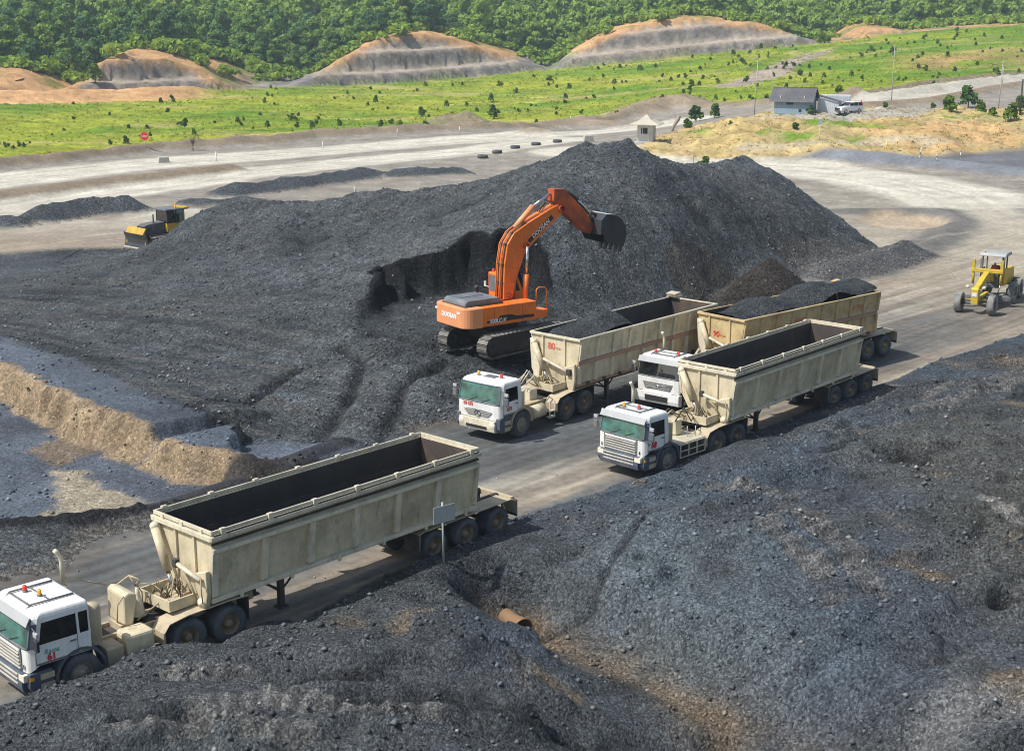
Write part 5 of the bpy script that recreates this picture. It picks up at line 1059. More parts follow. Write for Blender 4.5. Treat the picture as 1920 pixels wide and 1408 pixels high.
at_, ab_ = zrel([(3.02, 9.44), (3.62, 9.40), (4.10, 9.02), (5.15, 8.08), (5.66, 7.30)]), zrel([(2.98, 8.84), (3.36, 8.36), (3.95, 7.98), (4.75, 7.35), (5.36, 6.96)])
ar = strip(MB(), at_, ab_, -.26, .26).build('arm', 'arm_shade_orange', ex, bevel=.02)
MB().prism([(4.0, 9.0-EZ), (4.1, 9.1-EZ), (5.25, 8.15-EZ), (5.15, 8.0-EZ)], -.14, .14).build('bucket_ram_guard', 'dark_frame', ar)
MB().tube([(3.75, 0, 9.38-EZ), (4.7, 0, 8.75-EZ)], .12, 10).build('bucket_ram', 'dark_frame', ar); MB().tube([(4.7, 0, 8.75-EZ), (5.35, 0, 8.2-EZ)], .06, 8).build('bucket_ram_rod', 'chrome', ar)
MB().tube([(.70, 0, 7.62-EZ), (1.85, 0, 8.62-EZ)], .15, 12).build('arm_ram', 'orange_pale', bo); MB().tube([(1.85, 0, 8.62-EZ), (2.95, 0, 9.20-EZ)], .075, 10).build('arm_ram_rod', 'chrome', bo)
for s_ in (1, -1):
    MB().tube([(.98, s_*.52, 4.0-EZ), (1.07, s_*.52, 5.35-EZ)], .14, 12).build('boom_ram', 'orange', ex); MB().tube([(1.07, s_*.52, 5.35-EZ), (1.15, s_*.52, 6.75-EZ)], .075, 10).build('boom_ram_rod', 'chrome', ex)
    MB().tube([(5.42, s_*.20, 7.55-EZ), (5.40, s_*.20, 8.15-EZ)], .07, 8).tube([(5.40, s_*.20, 8.15-EZ), (6.0, s_*.20, 7.75-EZ)], .08, 8).build('bucket_link', 'dark_frame', ar)
bo_out = zrel([(5.55, 6.95), (5.60, 7.75), (5.95, 8.05), (6.55, 7.98), (7.05, 7.72), (7.36, 7.25), (7.42, 6.75), (7.22, 6.15)]); bo_in = zrel([(5.70, 6.98), (5.74, 7.66), (6.0, 7.90), (6.50, 7.84), (6.95, 7.62), (7.22, 7.2), (7.28, 6.77), (7.10, 6.18)])
bcx, bcz = 5.55, 7.4-EZ
bo_out = [(bcx+(a-bcx)*.93, bcz+(b-bcz)*.93) for a, b in bo_out]; bo_in = [(bcx+(a-bcx)*.93, bcz+(b-bcz)*.93) for a, b in bo_in]
bk = strip(MB(), bo_out, bo_in, -.92, .92).build('bucket', 'bucket_steel', ex)
for s_ in (1, -1):
    m = MB(); ctr = (6.3, 7.08-EZ)
    for i in range(len(bo_in)-1): m.prism([bo_in[i], bo_in[i+1], ctr], s_*.88, s_*.92)
    m.prism([bo_in[-1], zrel([(5.95, 6.55)])[0], ctr], s_*.88, s_*.92); m.prism([zrel([(5.95, 6.55)])[0], bo_in[0], ctr], s_*.88, s_*.92); m.build('bucket_side', 'bucket_steel', bk)
MB().add([(a, y, b+.012) for y, pp_ in ((-.93, bo_out[2:5]), (.93, bo_out[2:5][::-1])) for a, b in pp_], [(0, 1, 4, 5), (1, 2, 3, 4)]).build('worn_back', 'worn_steel', bk)
for k in range(5):
    y = -.80+k*.40; MB().prism([(7.09, 6.33-EZ), (6.94, 6.33-EZ), (6.90, 5.98-EZ), (6.96, 5.96-EZ)], y-.09, y+.09).build('bucket_tooth', 'bucket_steel', bk)
text_part('lettering', 'DOOSAN', .30, 'white_letter', bo, (2.12, -.350, 7.52-EZ), (.81, 0, .58), (-.58, 0, .81), .1, .01)
MB().prism([(1.28, 7.02-EZ), (1.44, 6.86-EZ), (2.92, 7.98-EZ), (2.78, 8.18-EZ)], -.341, -.344).build('name_plate', 'black_letter', bo)
text_part('lettering', '500LC-V', .27, 'white_letter', ex, (-1.35, -1.482, 1.68), (1, 0, 0), (0, 0, 1), .1, .01)
text_part('lettering', 'DOOSAN', .30, 'white_letter', cw, (-3.258, 0, 1.95), (0, -1, 0), (0, 0, 1), .1, .02)
MB().box(-3.262, -3.252, 1.0, 1.2, 2.12, 2.22).build('reflector', 'white_letter', cw); MB().box(-3.262, -3.252, -.98, -.7, 2.12, 2.22).build('reflector', 'white_letter', cw)

# ------------------------------------------------------------------ people
def person(loc, rz, label, seated=False, shirt='red_cloth'):
    """one continuous skinned body, coloured as clothes, skin and hair"""
    if seated: J = {'pel': (0, 0, .0), 'chest': (-.03, 0, .34), 'neck': (-.02, 0, .50), 'head': (.02, 0, .64), 'crown': (.02, 0, .76), 'hl': (.05, .10, 0), 'kl': (.45, .12, .05), 'al': (.55, .12, -.38), 'tl': (.70, .12, -.42), 'hr': (.05, -.10, 0), 'kr': (.45, -.12, .05), 'ar': (.55, -.12, -.38), 'tr': (.70, -.12, -.42), 'sl': (-.02, .19, .44), 'el': (.16, .26, .20), 'wl': (.40, .20, .28), 'nl': (.50, .16, .30), 'sr': (-.02, -.19, .44), 'er': (.16, -.26, .20), 'wr': (.40, -.20, .28), 'nr': (.50, -.16, .30)}
    else: J = {'pel': (0, 0, .95), 'chest': (.01, 0, 1.30), 'neck': (0, 0, 1.47), 'head': (.03, 0, 1.60), 'crown': (.02, 0, 1.72), 'hl': (0, .10, .90), 'kl': (.03, .12, .50), 'al': (0, .13, .09), 'tl': (.16, .14, .04), 'hr': (0, -.10, .90), 'kr': (.03, -.12, .50), 'ar': (-.02, -.13, .09), 'tr': (.14, -.14, .04), 'sl': (0, .20, 1.41), 'el': (-.03, .27, 1.13), 'wl': (.14, .22, .93), 'nl': (.22, .20, .88), 'sr': (0, -.20, 1.41), 'er': (-.03, -.27, 1.13), 'wr': (.10, -.24, .90), 'nr': (.16, -.22, .82)}
    rad = dict(pel=.15, chest=.17, neck=.06, head=.105, crown=.07, hl=.10, kl=.065, al=.045, tl=.04, hr=.10, kr=.065, ar=.045, tr=.04, sl=.075, el=.05, wl=.035, nl=.035, sr=.075, er=.05, wr=.035, nr=.035)
    ed = [('pel', 'chest'), ('chest', 'neck'), ('neck', 'head'), ('head', 'crown'), ('pel', 'hl'), ('hl', 'kl'), ('kl', 'al'), ('al', 'tl'), ('pel', 'hr'), ('hr', 'kr'), ('kr', 'ar'), ('ar', 'tr'), ('chest', 'sl'), ('sl', 'el'), ('el', 'wl'), ('wl', 'nl'), ('chest', 'sr'), ('sr', 'er'), ('er', 'wr'), ('wr', 'nr')]
    ks = list(J); me = bpy.data.meshes.new('person'); me.from_pydata([J[k] for k in ks], [(ks.index(a), ks.index(b)) for a, b in ed], []); o = bpy.data.objects.new('person', me); C.objects.link(o)
    sk = o.modifiers.new('skin', 'SKIN')
    for i, k in enumerate(ks): me.skin_vertices[0].data[i].radius = (rad[k], rad[k]*(1.25 if k == 'chest' else 1))
    me.skin_vertices[0].data[ks.index('pel')].use_root = True
    o.modifiers.new('sub', 'SUBSURF').levels = 1; o.modifiers['sub'].render_levels = 1
    m2 = bpy.data.meshes.new_from_object(o.evaluated_get(bpy.context.evaluated_depsgraph_get())); o.modifiers.clear(); o.data = m2
    for m in (shirt, 'dark_cloth', 'skin_tone', 'hair_black'): m2.materials.append(MATS[m])
    hz, nz, cz = J['head'][2], J['neck'][2], J['pel'][2]
    for p in m2.polygons:
        c = p.center; k = 0
        if c.z > hz+.03 and c.x < J['head'][0]+.05 or c.z > hz+.09: k = 3
        elif c.z > nz: k = 2
        elif (seated and (c.z < .04 or (c.x > .2 and abs(c.y) < .17 and c.z < .14))) or (not seated and c.z < cz-.02 and abs(c.y) < .185): k = 1
        elif (Vector(c)-Vector(J['nl'])).length < .11 or (Vector(c)-Vector(J['nr'])).length < .11: k = 2
        p.material_index = k; p.use_smooth = True
    o.location = loc; o.rotation_euler = (0, 0, rz); return tag(o, label, 'person')

# ------------------------------------------------------------------ motor grader
GP = (30.2, 89.9); GH = 238.
gz = ground_z(*GP); gr = thing('motor_grader', (*GP, gz), R(GH), 'yellow motor grader with open canopy driving down the haul road', 'grader')
for s_ in (1, -1):
    wheel(gr, (2.9, s_*1.0, .62), radius=.62, width=.40, side=s_, hub='grader_dark', tyre='grader_tyre')
    for x in (-2.35, -3.85): wheel(gr, (x, s_*.98, .62), radius=.62, width=.42, side=s_, hub='grader_dark', tyre='grader_tyre')
    MB().box(-4.1, -2.1, s_*.70-.08, s_*.70+.08, .42, .82).build('tandem_case', 'grader_dark', gr, bevel=.03)
    MB().tube([(-.10, s_*.55, 1.6), (-.10, s_*.62, 2.95)], .035, 6).build('lift_guide', 'grader_dark', gr) if s_ < 0 else None
    MB().tube([(.55, s_*.85, 2.45), (.55, s_*.85, 1.45)], .08, 8).build('lift_ram', 'grader_yellow', gr); MB().tube([(.55, s_*.85, 1.45), (.50, s_*.7, .85)], .045, 8).build('lift_rod', 'chrome', gr)
MB().tube([(2.9, -.9, .62), (2.9, .9, .62)], .09, 8).build('front_axle', 'grader_dark', gr); MB().tube([(2.9, -.75, .85), (2.9, .75, .85)], .035, 6).build('lean_bar', 'grader_yellow', gr)
MB().prism([(3.05, .55), (3.30, .60), (3.34, 1.55), (3.20, 1.66), (2.9, 1.60), (2.85, .62)], -.22, .22).build('nose', 'grader_yellow', gr, bevel=.04)
goose_t = [(3.15, 1.64), (2.5, 1.76), (1.5, 2.10), (.6, 2.30), (-.2, 2.28), (-.9, 1.7)]; goose_b = [(3.10, 1.28), (2.4, 1.40), (1.4, 1.76), (.5, 1.95), (-.2, 1.85), (-.9, 1.1)]
strip(MB(), goose_t, goose_b, -.17, .17).build('gooseneck_frame', 'grader_yellow', gr, bevel=.03)
MB().box(.42, .68, -.98, .98, 2.18, 2.42).build('saddle', 'grader_yellow', gr, bevel=.03); MB().box(.45, .65, .80, .96, 2.4, 3.0).build('saddle_post', 'grader_yellow', gr); MB().box(.45, .65, -.96, -.80, 2.4, 2.95).build('saddle_post', 'grader_yellow', gr)
MB().prism([(3.0, .80), (3.0, .95), (.3, .95), (.3, .80)], -.10, .10).build('drawbar', 'grader_yellow', gr); MB().lathe([(.66, .45), (.66, .75), (.78, .75), (.78, .45)], 26, 'z', (.4, 0, 0), close=True).build('circle_gear', 'grader_dark', gr)
mbp = [(.30, .12), (.42, .16), (.47, .35), (.44, .58), (.36, .72), (.33, .70), (.39, .55), (.42, .35), (.38, .20), (.28, .15)]
strip(MB(), mbp[:5], mbp[9:4:-1], -1.85, 1.85).xf(Matrix.Translation((.4, 0, 0)) @ Matrix.Rotation(R(28), 4, 'Z') @ Matrix.Translation((-.4, 0, 0))).build('moldboard', 'grader_dark', gr)
MB().box(-1.6, -.6, -.45, .45, 1.05, 1.35).build('cab_floor', 'grader_dark', gr); MB().box(-.75, -.55, -.42, .42, 1.35, 2.05).build('console', 'grader_dark', gr, bevel=.05)
for s_ in (1, -1):
    for x in (-.62, -1.75): MB().box(x-.04, x+.04, s_*.62-.04, s_*.62+.04, 1.3, 3.05).build('canopy_post', 'grader_dark', gr)
    MB().box(-1.55, -.75, s_*.72-.05, s_*.72+.05, 1.25, 2.25).build('side_panel', 'grader_yellow', gr)
MB().prism([(-2.0, 3.05), (-.42, 3.05), (-.50, 3.22), (-.75, 3.30), (-1.75, 3.30), (-1.95, 3.2)], -.85, .85).build('canopy', 'canopy_white', gr, bevel=.06)
MB().lathe([(0, .05), (.1, .05), (.12, 0)], 8, 'z', (-.7, -.55, 3.30)).build('beacon', 'amber_lamp', gr)
MB().box(-1.55, -1.15, -.27, .27, 1.35, 1.70).box(-1.6, -1.5, -.27, .27, 1.6, 2.35).build('seat', 'seat_cloth', gr, bevel=.03)
MB().prism([(-4.3, 1.0), (-4.25, 1.85), (-4.0, 2.0), (-1.85, 2.05), (-1.85, 1.0)], -.55, .55).build('engine_cowl', 'grader_yellow', gr, bevel=.05); MB().tube([(-2.6, .25, 2.0), (-2.6, .25, 2.75)], .06, 8).build('exhaust', 'grader_dark', gr)
MB().box(-4.55, -4.3, -.9, .9, .7, 1.2).build('rear_bumper', 'grader_dark', gr)
for y in (-.5, .5): MB().tube([(3.05, y*.5, 1.5), (3.05, y, 1.62)], .02, 5).lathe([(0, .10), (.1, .11), (.11, 0)], 10, 'x', (3.05, y, 1.66)).build('work_lamp', 'head_lamp', gr)
MB().box(3.345, 3.352, -.14, .14, 1.10, 1.35).build('number_plate', 'post_white', gr)
MG = Matrix.Translation((*GP, gz)) @ Matrix.Rotation(R(GH), 4, 'Z')
person(MG @ Vector((-1.30, 0, 1.80)), R(GH), 'person in a red shirt sitting at the controls of the yellow grader', True)

# ------------------------------------------------------------------ bulldozer
BP = (-27.9, 115.0); BH = 226.; bz = ground_z(*BP)
bd = thing('bulldozer', (*BP, bz), R(BH), 'yellow and black bulldozer half hidden behind the coal ridge', 'bulldozer'); bd.scale = (.92,)*3
for s_ in (1, -1):
    loop = [(2.0, .95), (1.5, 1.0), (-1.6, 1.0), (-2.1, .85), (-2.2, .5), (-1.9, .1), (-1.4, .03), (1.5, .03), (2.0, .1), (2.25, .5)]
    tr = MB().prism(loop, s_*.98, s_*1.54).build('track', 'track_steel', bd)
    MB().prism([(x*.8, .5+(z-.5)*.6) for x, z in loop], s_*1.545, s_*1.58).build('track_cover', 'machine_yellow', bd)
    MB().beam((2.9, s_*1.45, .5), (-.3, s_*1.68, .5), .14, .26).build('push_arm', 'machine_yellow', bd)
    MB().tube([(1.6, s_*.55, 1.8), (2.9, s_*.55, 1.0)], .08, 8).build('blade_ram', 'dark_frame', bd)
MB().box(-2.0, 2.0, -.95, .95, .5, 1.1).build('hull', 'dark_frame', bd)
MB().prism([(.3, 1.1), (2.3, 1.1), (2.35, 1.85), (2.0, 2.0), (.3, 2.1)], -.55, .55).build('engine_hood', 'grader_dark', bd, bevel=.04); MB().box(2.34, 2.40, -.5, .5, 1.15, 1.85).build('radiator_grille', 'dark_frame', bd)
MB().tube([(1.2, .2, 2.0), (1.2, .2, 2.8)], .06, 8).build('exhaust', 'dark_frame', bd)
bc = MB().box(-1.55, .25, -.85, .85, 1.2, 1.95).build('cab_base', 'machine_yellow', bd, bevel=.03)
for (x, y) in ((.2, .82), (.2, -.82), (-.7, .84), (-.7, -.84), (-1.5, .82), (-1.5, -.82)): MB().box(x-.05, x+.05, y-.04, y+.04, 1.9, 3.05).build('cab_post', 'machine_yellow' if x < -1 else 'dark_frame', bc)
MB().box(-1.85, .45, -1.0, 1.0, 3.05, 3.17).build('cab_roof', 'hood_grey', bc, bevel=.03); MB().box(-2.0, -1.4, -1.02, 1.02, 3.12, 3.24).build('roof_rear', 'machine_yellow', bc, bevel=.03)
for s_ in (1, -1): MB().box(-1.45, .15, s_*.835-.01, s_*.835+.01, 1.95, 3.05).build('cab_side_glass', 'dark_glass', bc)
MB().box(.21, .23, -.78, .78, 1.95, 3.05).build('cab_front_glass', 'blue_glass', bc); MB().box(-1.3, -.6, -.3, .3, 1.5, 1.95).box(-1.35, -1.2, -.3, .3, 1.9, 2.6).build('seat', 'seat_cloth', bc)
MB().box(-.45, -.15, -.84, .84, 1.6, 2.2).build('dash', 'machine_yellow', bc)
for (x, y, m) in ((-.6, .9, 'amber_lamp'), (-1.8, -.9, 'amber_lamp')): MB().lathe([(0, .07), (.14, .07), (.17, 0)], 8, 'z', (x, y, 3.24)).build('beacon', m, bc)
bf = [(2.75, .05), (2.98, .12), (2.86, .45), (2.86, .85), (3.02, 1.28)]; bb = [(2.62, .05), (2.72, .15), (2.72, .45), (2.72, .85), (2.86, 1.30)]
bl_ = strip(MB(), bf, bb, -1.75, 1.75).build('blade', 'bucket_steel', bd); MB().prism([(3.03, 1.28), (2.85, 1.30), (2.62, 1.78), (2.72, 1.80)], -1.35, 1.35).build('spill_guard', 'machine_yellow', bl_); MB().box(2.74, 3.02, -1.77, 1.77, .0, .10).build('cutting_edge', 'worn_steel', bl_)
MB().box(-2.9, -2.1, -.7, .7, .6, 1.3).build('ripper_frame', 'machine_yellow', bd, bevel=.05)
for q in (-.5, .5): MB().prism([(-2.9, 1.4), (-3.15, 1.3), (-3.1, .4), (-2.85, .1), (-2.9, .5)], q-.06, q+.06).build('ripper_shank', 'dark_frame', bd)

# ------------------------------------------------------------------ house, hut, car
def corrugated(mb, p0, u, v, nu, amp, n):
    """sheet spanned by u (across the ridges) and v, with nu ridges"""
    p0, u, v = Vector(p0), Vector(u), Vector(v); nrm = u.cross(v).normalized(); V, F = [], []; k = nu*4
    for i in range(k+1):
        a = p0+u*(i/k)+nrm*(amp*math.cos(2*math.pi*i*nu/k)); V += [a, a+v]
    F = [(2*i, 2*i+2, 2*i+3, 2*i+1) for i in range(k)]; mb.add(V, F, True); return mb
hz = 3.4; hp = P(1490, 219, hz); hz = ground_z(hp[0]+1, hp[1]+2)
ho = thing('house', (hp[0]+.4, hp[1]+2.0, hz-.05), R(-24), 'small blue plank house with dark tin gable roof on the mound', 'house')
HW, HD, HH = 2.7, 1.75, 2.15
for k in range(18):                                  # front planks
    x0 = -HW+k*2*HW/18; MB().box(x0+.01, x0+2*HW/18-.012, -HD-.03, -HD+.02, 0, HH).build('plank', 'blue_wall', ho)
for s_ in (1, -1):
    for k in range(12):
        y0 = -HD+k*2*HD/12; yc = y0+HD/12; MB().box(s_*HW-.02, s_*HW+.03, y0+.01, y0+2*HD/12-.012, 0, HH+(HD-abs(yc))*.85*.97).build('plank', 'blue_wall', ho)
MB().box(-HW, HW, HD-.02, HD+.03, 0, HH).build('back_wall', 'blue_wall', ho); MB().box(-HW+.03, HW-.03, -HD+.03, HD-.03, 0, .08).build('floor_slab', 'concrete', ho)
MB().box(-HW+.02, HW-.02, -HD+.02, HD-.02, HH-.15, HH-.1).build('ceiling', 'interior', ho)
MB().box(-.9, .1, -HD-.05, -HD-.02, 1.35, 1.75).build('window', 'dark_glass', ho); MB().box(.95, 1.35, -HD-.055, -HD-.025, .35, .75).build('vent_hatch', 'interior', ho)
for s_ in (-1, 1):
    ov = .55; y1, z1 = s_*(HD+ov), HH-ov*.85+.08; m = MB(); zr = HH+HD*.85+.10
    for k in range(6):
        xa = -HW-.75+k*(2*HW+1.2)/6; m = MB(); corrugated(m, (xa, 0, zr+.012*(k % 2)), ((2*HW+1.2)/6+.03, 0, 0), (0, y1, z1-zr), 5, .018, 1); m.build('roof_sheet', 'tin_roof', ho)
MB().tube([(-HW-.76, 0, HH+HD*.85+.12), (HW+.46, 0, HH+HD*.85+.12)], .07, 6).build('ridge_cap', 'tin_roof', ho)
MB().box(1.6, 1.72, -1.62, -1.5, 2.35, 2.65).build('roof_vent', 'post_white', ho); MB().box(-1.95, -1.82, -1.62, -1.5, 2.35, 2.6).build('roof_vent', 'post_white', ho)
le = thing('lean_to_shed', (ho.location.x+5.0, ho.location.y-.2, hz), R(-24), 'white lean-to shed at the right end of the blue house', 'shed')
for k in range(11): MB().box(-1.55+k*.28, -1.55+k*.28+.26, -1.02, -.98, 0, 2.25-.06*k).build('wall_sheet', 'pale_tin', le)
MB().box(1.5, 1.55, -1, 1.2, 0, 1.5).build('side_wall', 'pale_tin', le); MB().box(-1.55, 1.5, 1.15, 1.2, 0, 1.5).build('back_wall', 'pale_tin', le)
m = MB(); corrugated(m, (-1.7, -1.25, 2.6), (0, 2.6, 0), (3.5, 0, -.95), 9, .02, 1); m.build('roof_sheet', 'tin_roof', le)
ct = thing('storage_container', (ho.location.x+6.6, ho.location.y+3.2, ground_z(ho.location.x+6.6, ho.location.y+3.2)), R(-14), 'pale grey steel container standing behind the lean-to shed', 'container')
b = MB().box(-2.2, 2.2, -1.2, 1.2, .12, 2.7).build('body', 'pale_tin', ct, bevel=.02)
for k in range(14): MB().box(-2.1+k*.31, -1.98+k*.31, -1.235, -1.2, .25, 2.58).build('corrugation', 'pale_tin', b)
for x in (-2.1, 2.1): MB().box(x-.12, x+.12, -1.25, 1.25, 0, .16).build('skid', 'dark_frame', ct)

hq = P(1213, 271, 1.0); qz = ground_z(hq[0], hq[1]+1)
hu = thing('guard_hut', (hq[0], hq[1]+1.1, qz-.1), R(-16), 'small whitewashed guard hut with pyramid roof behind the stockpile', 'hut')
A_ = 1.05
m = MB(); o_ = [(-A_, -A_, 0), (A_, -A_, 0), (A_, -A_, 2.45), (-A_, -A_, 2.45)]; i_ = [(-.55, -A_, 1.15), (.35, -A_, 1.15), (.35, -A_, 1.95), (-.55, -A_, 1.95)]; m.ring(o_, i_); m.ring(i_, [(p[0], p[1]+.12, p[2]) for p in i_])
m.build('front_wall', 'hut_wall', hu)
MB().box(-A_, -A_+.08, -A_+.01, A_, 0, 2.45).build('left_wall', 'hut_wall', hu); MB().box(A_-.08, A_, -A_+.01, A_-.5, 0, 2.45).build('right_wall', 'hut_wall', hu); MB().box(-A_, A_, A_-.08, A_-.001, 0, 2.45).build('back_wall', 'hut_wall', hu)
MB().box(A_-.06, A_-.02, A_-.5, A_-.09, 0, 2.1).build('door', 'dark_frame', hu)
f = MB().box(-.57, .37, -A_+.03, -A_+.07, 1.13, 1.97).build('window', 'dark_glass', hu); MB().box(-.35, -.30, -A_-.01, -A_+.03, 1.15, 1.95).build('window_bar', 'post_white', f)
m = MB(); e_ = 2.05; base = [(-e_, -e_, 2.42), (e_, -e_, 2.42), (e_, e_, 2.42), (-e_, e_, 2.42)]; mid = [(-.75, -.75, 3.0), (.75, -.75, 3.0), (.75, .75, 3.0), (-.75, .75, 3.0)]; tp = [(-.12, -.12, 3.62), (.12, -.12, 3.62), (.12, .12, 3.62), (-.12, .12, 3.62)]
m.ring(base, mid); m.ring(mid, tp); m.poly(tp); m.poly([(p[0], p[1], 2.34) for p in base][::-1]); m.ring([(p[0], p[1], 2.34) for p in base], base); m.build('roof', 'hut_roof', hu, bevel=.03)
MB().box(-A_-.5, A_+.5, -A_-.4, A_+.5, -.5, .05).build('plinth', 'concrete', hu)
for x in (.55, .75): MB().tube([(x, -A_-.15, 0), (x, -A_-.08, 1.3)], .03, 5).build('leaning_stick', 'post_white', hu)

sp_ = P(1592, 218.5, 3.4); sz = ground_z(sp_[0], sp_[1])
sv = thing('suv', (sp_[0], sp_[1]+.8, sz), R(214), 'white people carrier parked beside the blue house', 'car')
W_ = .90
lower = [(-2.25, .35), (-2.3, .75), (-2.2, 1.05), (.75, 1.08), (1.9, .98), (2.25, .80), (2.3, .5), (2.2, .32)]
MB().prism(lower, -W_, W_).build('body', 'suv_white', sv, bevel=.07)
gl = [(-2.12, 1.04), (-1.85, 1.52), (-.15, 1.56), (.85, 1.05)]; sg_ = MB().prism(gl, -W_+.07, W_-.07).build('window_band', 'interior', sv, bevel=.04)
MB().prism([(-1.88, 1.51), (-1.75, 1.62), (-.35, 1.64), (-.05, 1.54)], -W_+.08, W_-.08).build('roof', 'suv_white', sv, bevel=.05)
for s_ in (1, -1):
    for x in (-1.2, -.25): MB().beam((x, s_*(W_-.068), 1.07), (x-.03, s_*(W_-.068), 1.54), .06, .02, (0, 1, 0)).build('pillar', 'suv_white', sv)
    for x in (-1.4, 1.4): wheel(sv, (x, s_*.80, .33), radius=.33, width=.22, kind='front', side=s_, hub='silver')
    MB().box(2.12, 2.27, s_*.72-.16, s_*.72+.16, .72, .88).build('headlight', 'head_lamp', sv, bevel=.03); MB().box(.75, .9, s_*.98-.07, s_*.98+.07, 1.1, 1.24).build('mirror', 'suv_white', sv, bevel=.02)
MB().box(2.27, 2.315, -.48, .48, .52, .84).build('grille', 'interior', sv); MB().box(2.28, 2.33, -.6, .6, .36, .46).build('lower_grille', 'dark_frame', sv)
pp = P(1612, 216.5, 3.4); person((pp[0]+.4, pp[1]+1.0, ground_z(pp[0]+.4, pp[1]+1.0)), R(200), 'person in a red shirt and dark trousers standing beside the white car', False)

# ------------------------------------------------------------------ signs, posts, pipe and other small things
def gpt(u, v, z=0., dy=0):
    p = P(u, v, z)
    for k in range(6): p = P(u, v, ground_z(p[0], p[1]))
    return Vector((p[0], p[1], ground_z(p[0], p[1])))
b0 = gpt(832, 1054, .6)
sg = thing('road_sign', b0-Vector((0, 0, .15)), R(40), 'grey metal road sign seen from behind on the bank by truck 61', 'sign')
MB().tube([(0, 0, 0), (-.03, 0, 2.22)], .035, 8).build('post', 'sign_grey', sg); pl = MB().box(-.44, .44, -.065, -.045, 1.55, 2.12).build('panel', 'sign_grey', sg); MB().box(-.38, .38, -.045, -.025, 1.66, 1.70).build('brace', 'dark_frame', pl); MB().box(-.38, .38, -.045, -.025, 1.96, 2.0).build('brace', 'dark_frame', pl)
pi = thing('drain_pipe', (PIPE[0]-.25, PIPE[1]+.35, PIPE[2]+.0), (0, R(4), R(-58)), 'rusty flared drain pipe sticking out of the coal bank', 'pipe')
MB().lathe([(-.75, .26), (-.2, .27), (.30, .37), (.33, .37), (.33, .335), (.30, .335), (-.2, .23), (-.75, .22)], 28, 'x', close=True).build('pipe_wall', 'rust_pipe', pi); MB().lathe([(-.6, .0), (-.6, .225)], 20, 'x').build('pipe_dark_end', 'interior', pi)
def post(u, v, z, h, label, r=.06, mat='post_white', bands=None, group=None, name='marker_post', lean=0.):
    p = gpt(u, v, z); t = thing(name, p-Vector((0, 0, .1)), 0, label, 'post', group)
    MB().tube([(0, 0, 0), (lean*h, 0, h)], r, 8).build('shaft', mat, t)
    if bands:
        n = int(h/.35)
        for k in range(n):
            if k % 2: MB().lathe([(.18+k*.33, r+.006), (.18+k*.33+.28, r+.006)], 8, 'z').build('band', bands, t)
    return t
for i, (u, v, h) in enumerate([(1652, 300, .9), (1726, 297, 1.3), (1661, 300, 1.2), (1681, 298, .9), (1724, 303, .7), (1756, 300, .9), (1800, 309, 1.4)]):
    post(u, v, .4, h, ['leftmost short banded marker post at the head of the gravel berm', 'tall banded marker post fourth from the left behind the gravel berm', 'plain yellow marker post second from the left by the gravel berm', 'banded marker post third from the left by the gravel berm', 'shortest banded marker post below the tall one on the gravel berm', 'banded marker post second from the right on the gravel berm', 'rightmost and tallest banded marker post on the gravel berm'][i], .055, 'post_white' if i != 2 else 'post_yellow', 'hood_grey' if i != 2 else None, 'marker posts by the gravel berm')
t = post(1535, 293, .2, 2.6, 'thin signpost with small white panel on the road edge below the mound', .05, 'post_white', None, None, 'signpost'); MB().box(-.28, .28, -.09, -.07, 2.1, 2.6).build('panel', 'sign_grey', t); t['category'] = 'sign'
post(1300, 293, .3, 2.0, 'thin pale post on the green patch right of the guard hut', .05, 'wood_post')
post(1442, 290, .3, 1.0, 'short stick at the foot of the mound', .04, 'wood_post')
post(666, 365, .3, .9, 'short pale post between the dark heaps and the stockpile', .12, 'concrete')
post(405, 303, 0, 1.3, 'leaning white sign stake on the back road', .07, 'post_white', lean=.05)
for (u, v, w_) in [(605, 263, 'leftmost short white stake on the meadow edge berm'), (745, 254, 'second short white stake from the left on the meadow edge'), (862, 250, 'white stake below the brown heap on the meadow edge'), (1070, 228, 'rightmost white stake on the meadow edge left of the guard hut')]: post(u, v, .5, 1.1, w_, .06, 'post_white', None, 'stakes along the meadow edge')
p = gpt(273, 283, .3); st = thing('stop_sign', p, R(-8), 'round red stop sign standing in the meadow grass', 'sign')
MB().tube([(0, 0, -.1), (0, 0, 1.4)], .04, 6).build('post', 'post_white', st); MB().prism([(math.cos(R(22.5+45*k))*.58, 1.3+math.sin(R(22.5+45*k))*.58) for k in range(8)], -.08, -.05).build('panel', 'stop_red', st); text_part('lettering', 'STOP', .36, 'white_letter', st, (0, -.083, 1.3), (1, 0, 0), (0, 0, 1))
for (u, v, h, ln, lab) in [(1414, 216, 8.4, .03, 'tall thin grey power pole left of the blue house'), (1671, 196, 9.5, 0, 'tall thin grey power pole right of the parked white car'), (1872, 204, 7.5, .02, 'tall thin pole near the far road on the right'), (1880, 148, 3.5, 0, 'short pole on the far road berm')]:
    p = gpt(u, v, 3); t = thing('power_pole', p-Vector((0, 0, .2)), 0, lab, 'pole'); MB().tube([(0, 0, 0), (ln*h, 0, h)], .07, 7, r_list=[.085, .05]).build('shaft', 'concrete', t); MB().box(ln*h-.3, ln*h+.3, -.04, .04, h-.5, h-.42).build('crossarm', 'wood_post', t)
p = Q(1914, 195, 215); t = thing('floodlight_pole', (p[0], p[1], ground_z(p[0], p[1])), 0, 'dark floodlight pole at the right edge of the picture', 'pole'); MB().tube([(0, 0, 0), (0, 0, 5.2)], .12, 7).build('shaft', 'dark_frame', t); MB().box(-.5, .1, -.2, .2, 1.2, 2.2).build('box', 'dark_frame', t, bevel=.03)
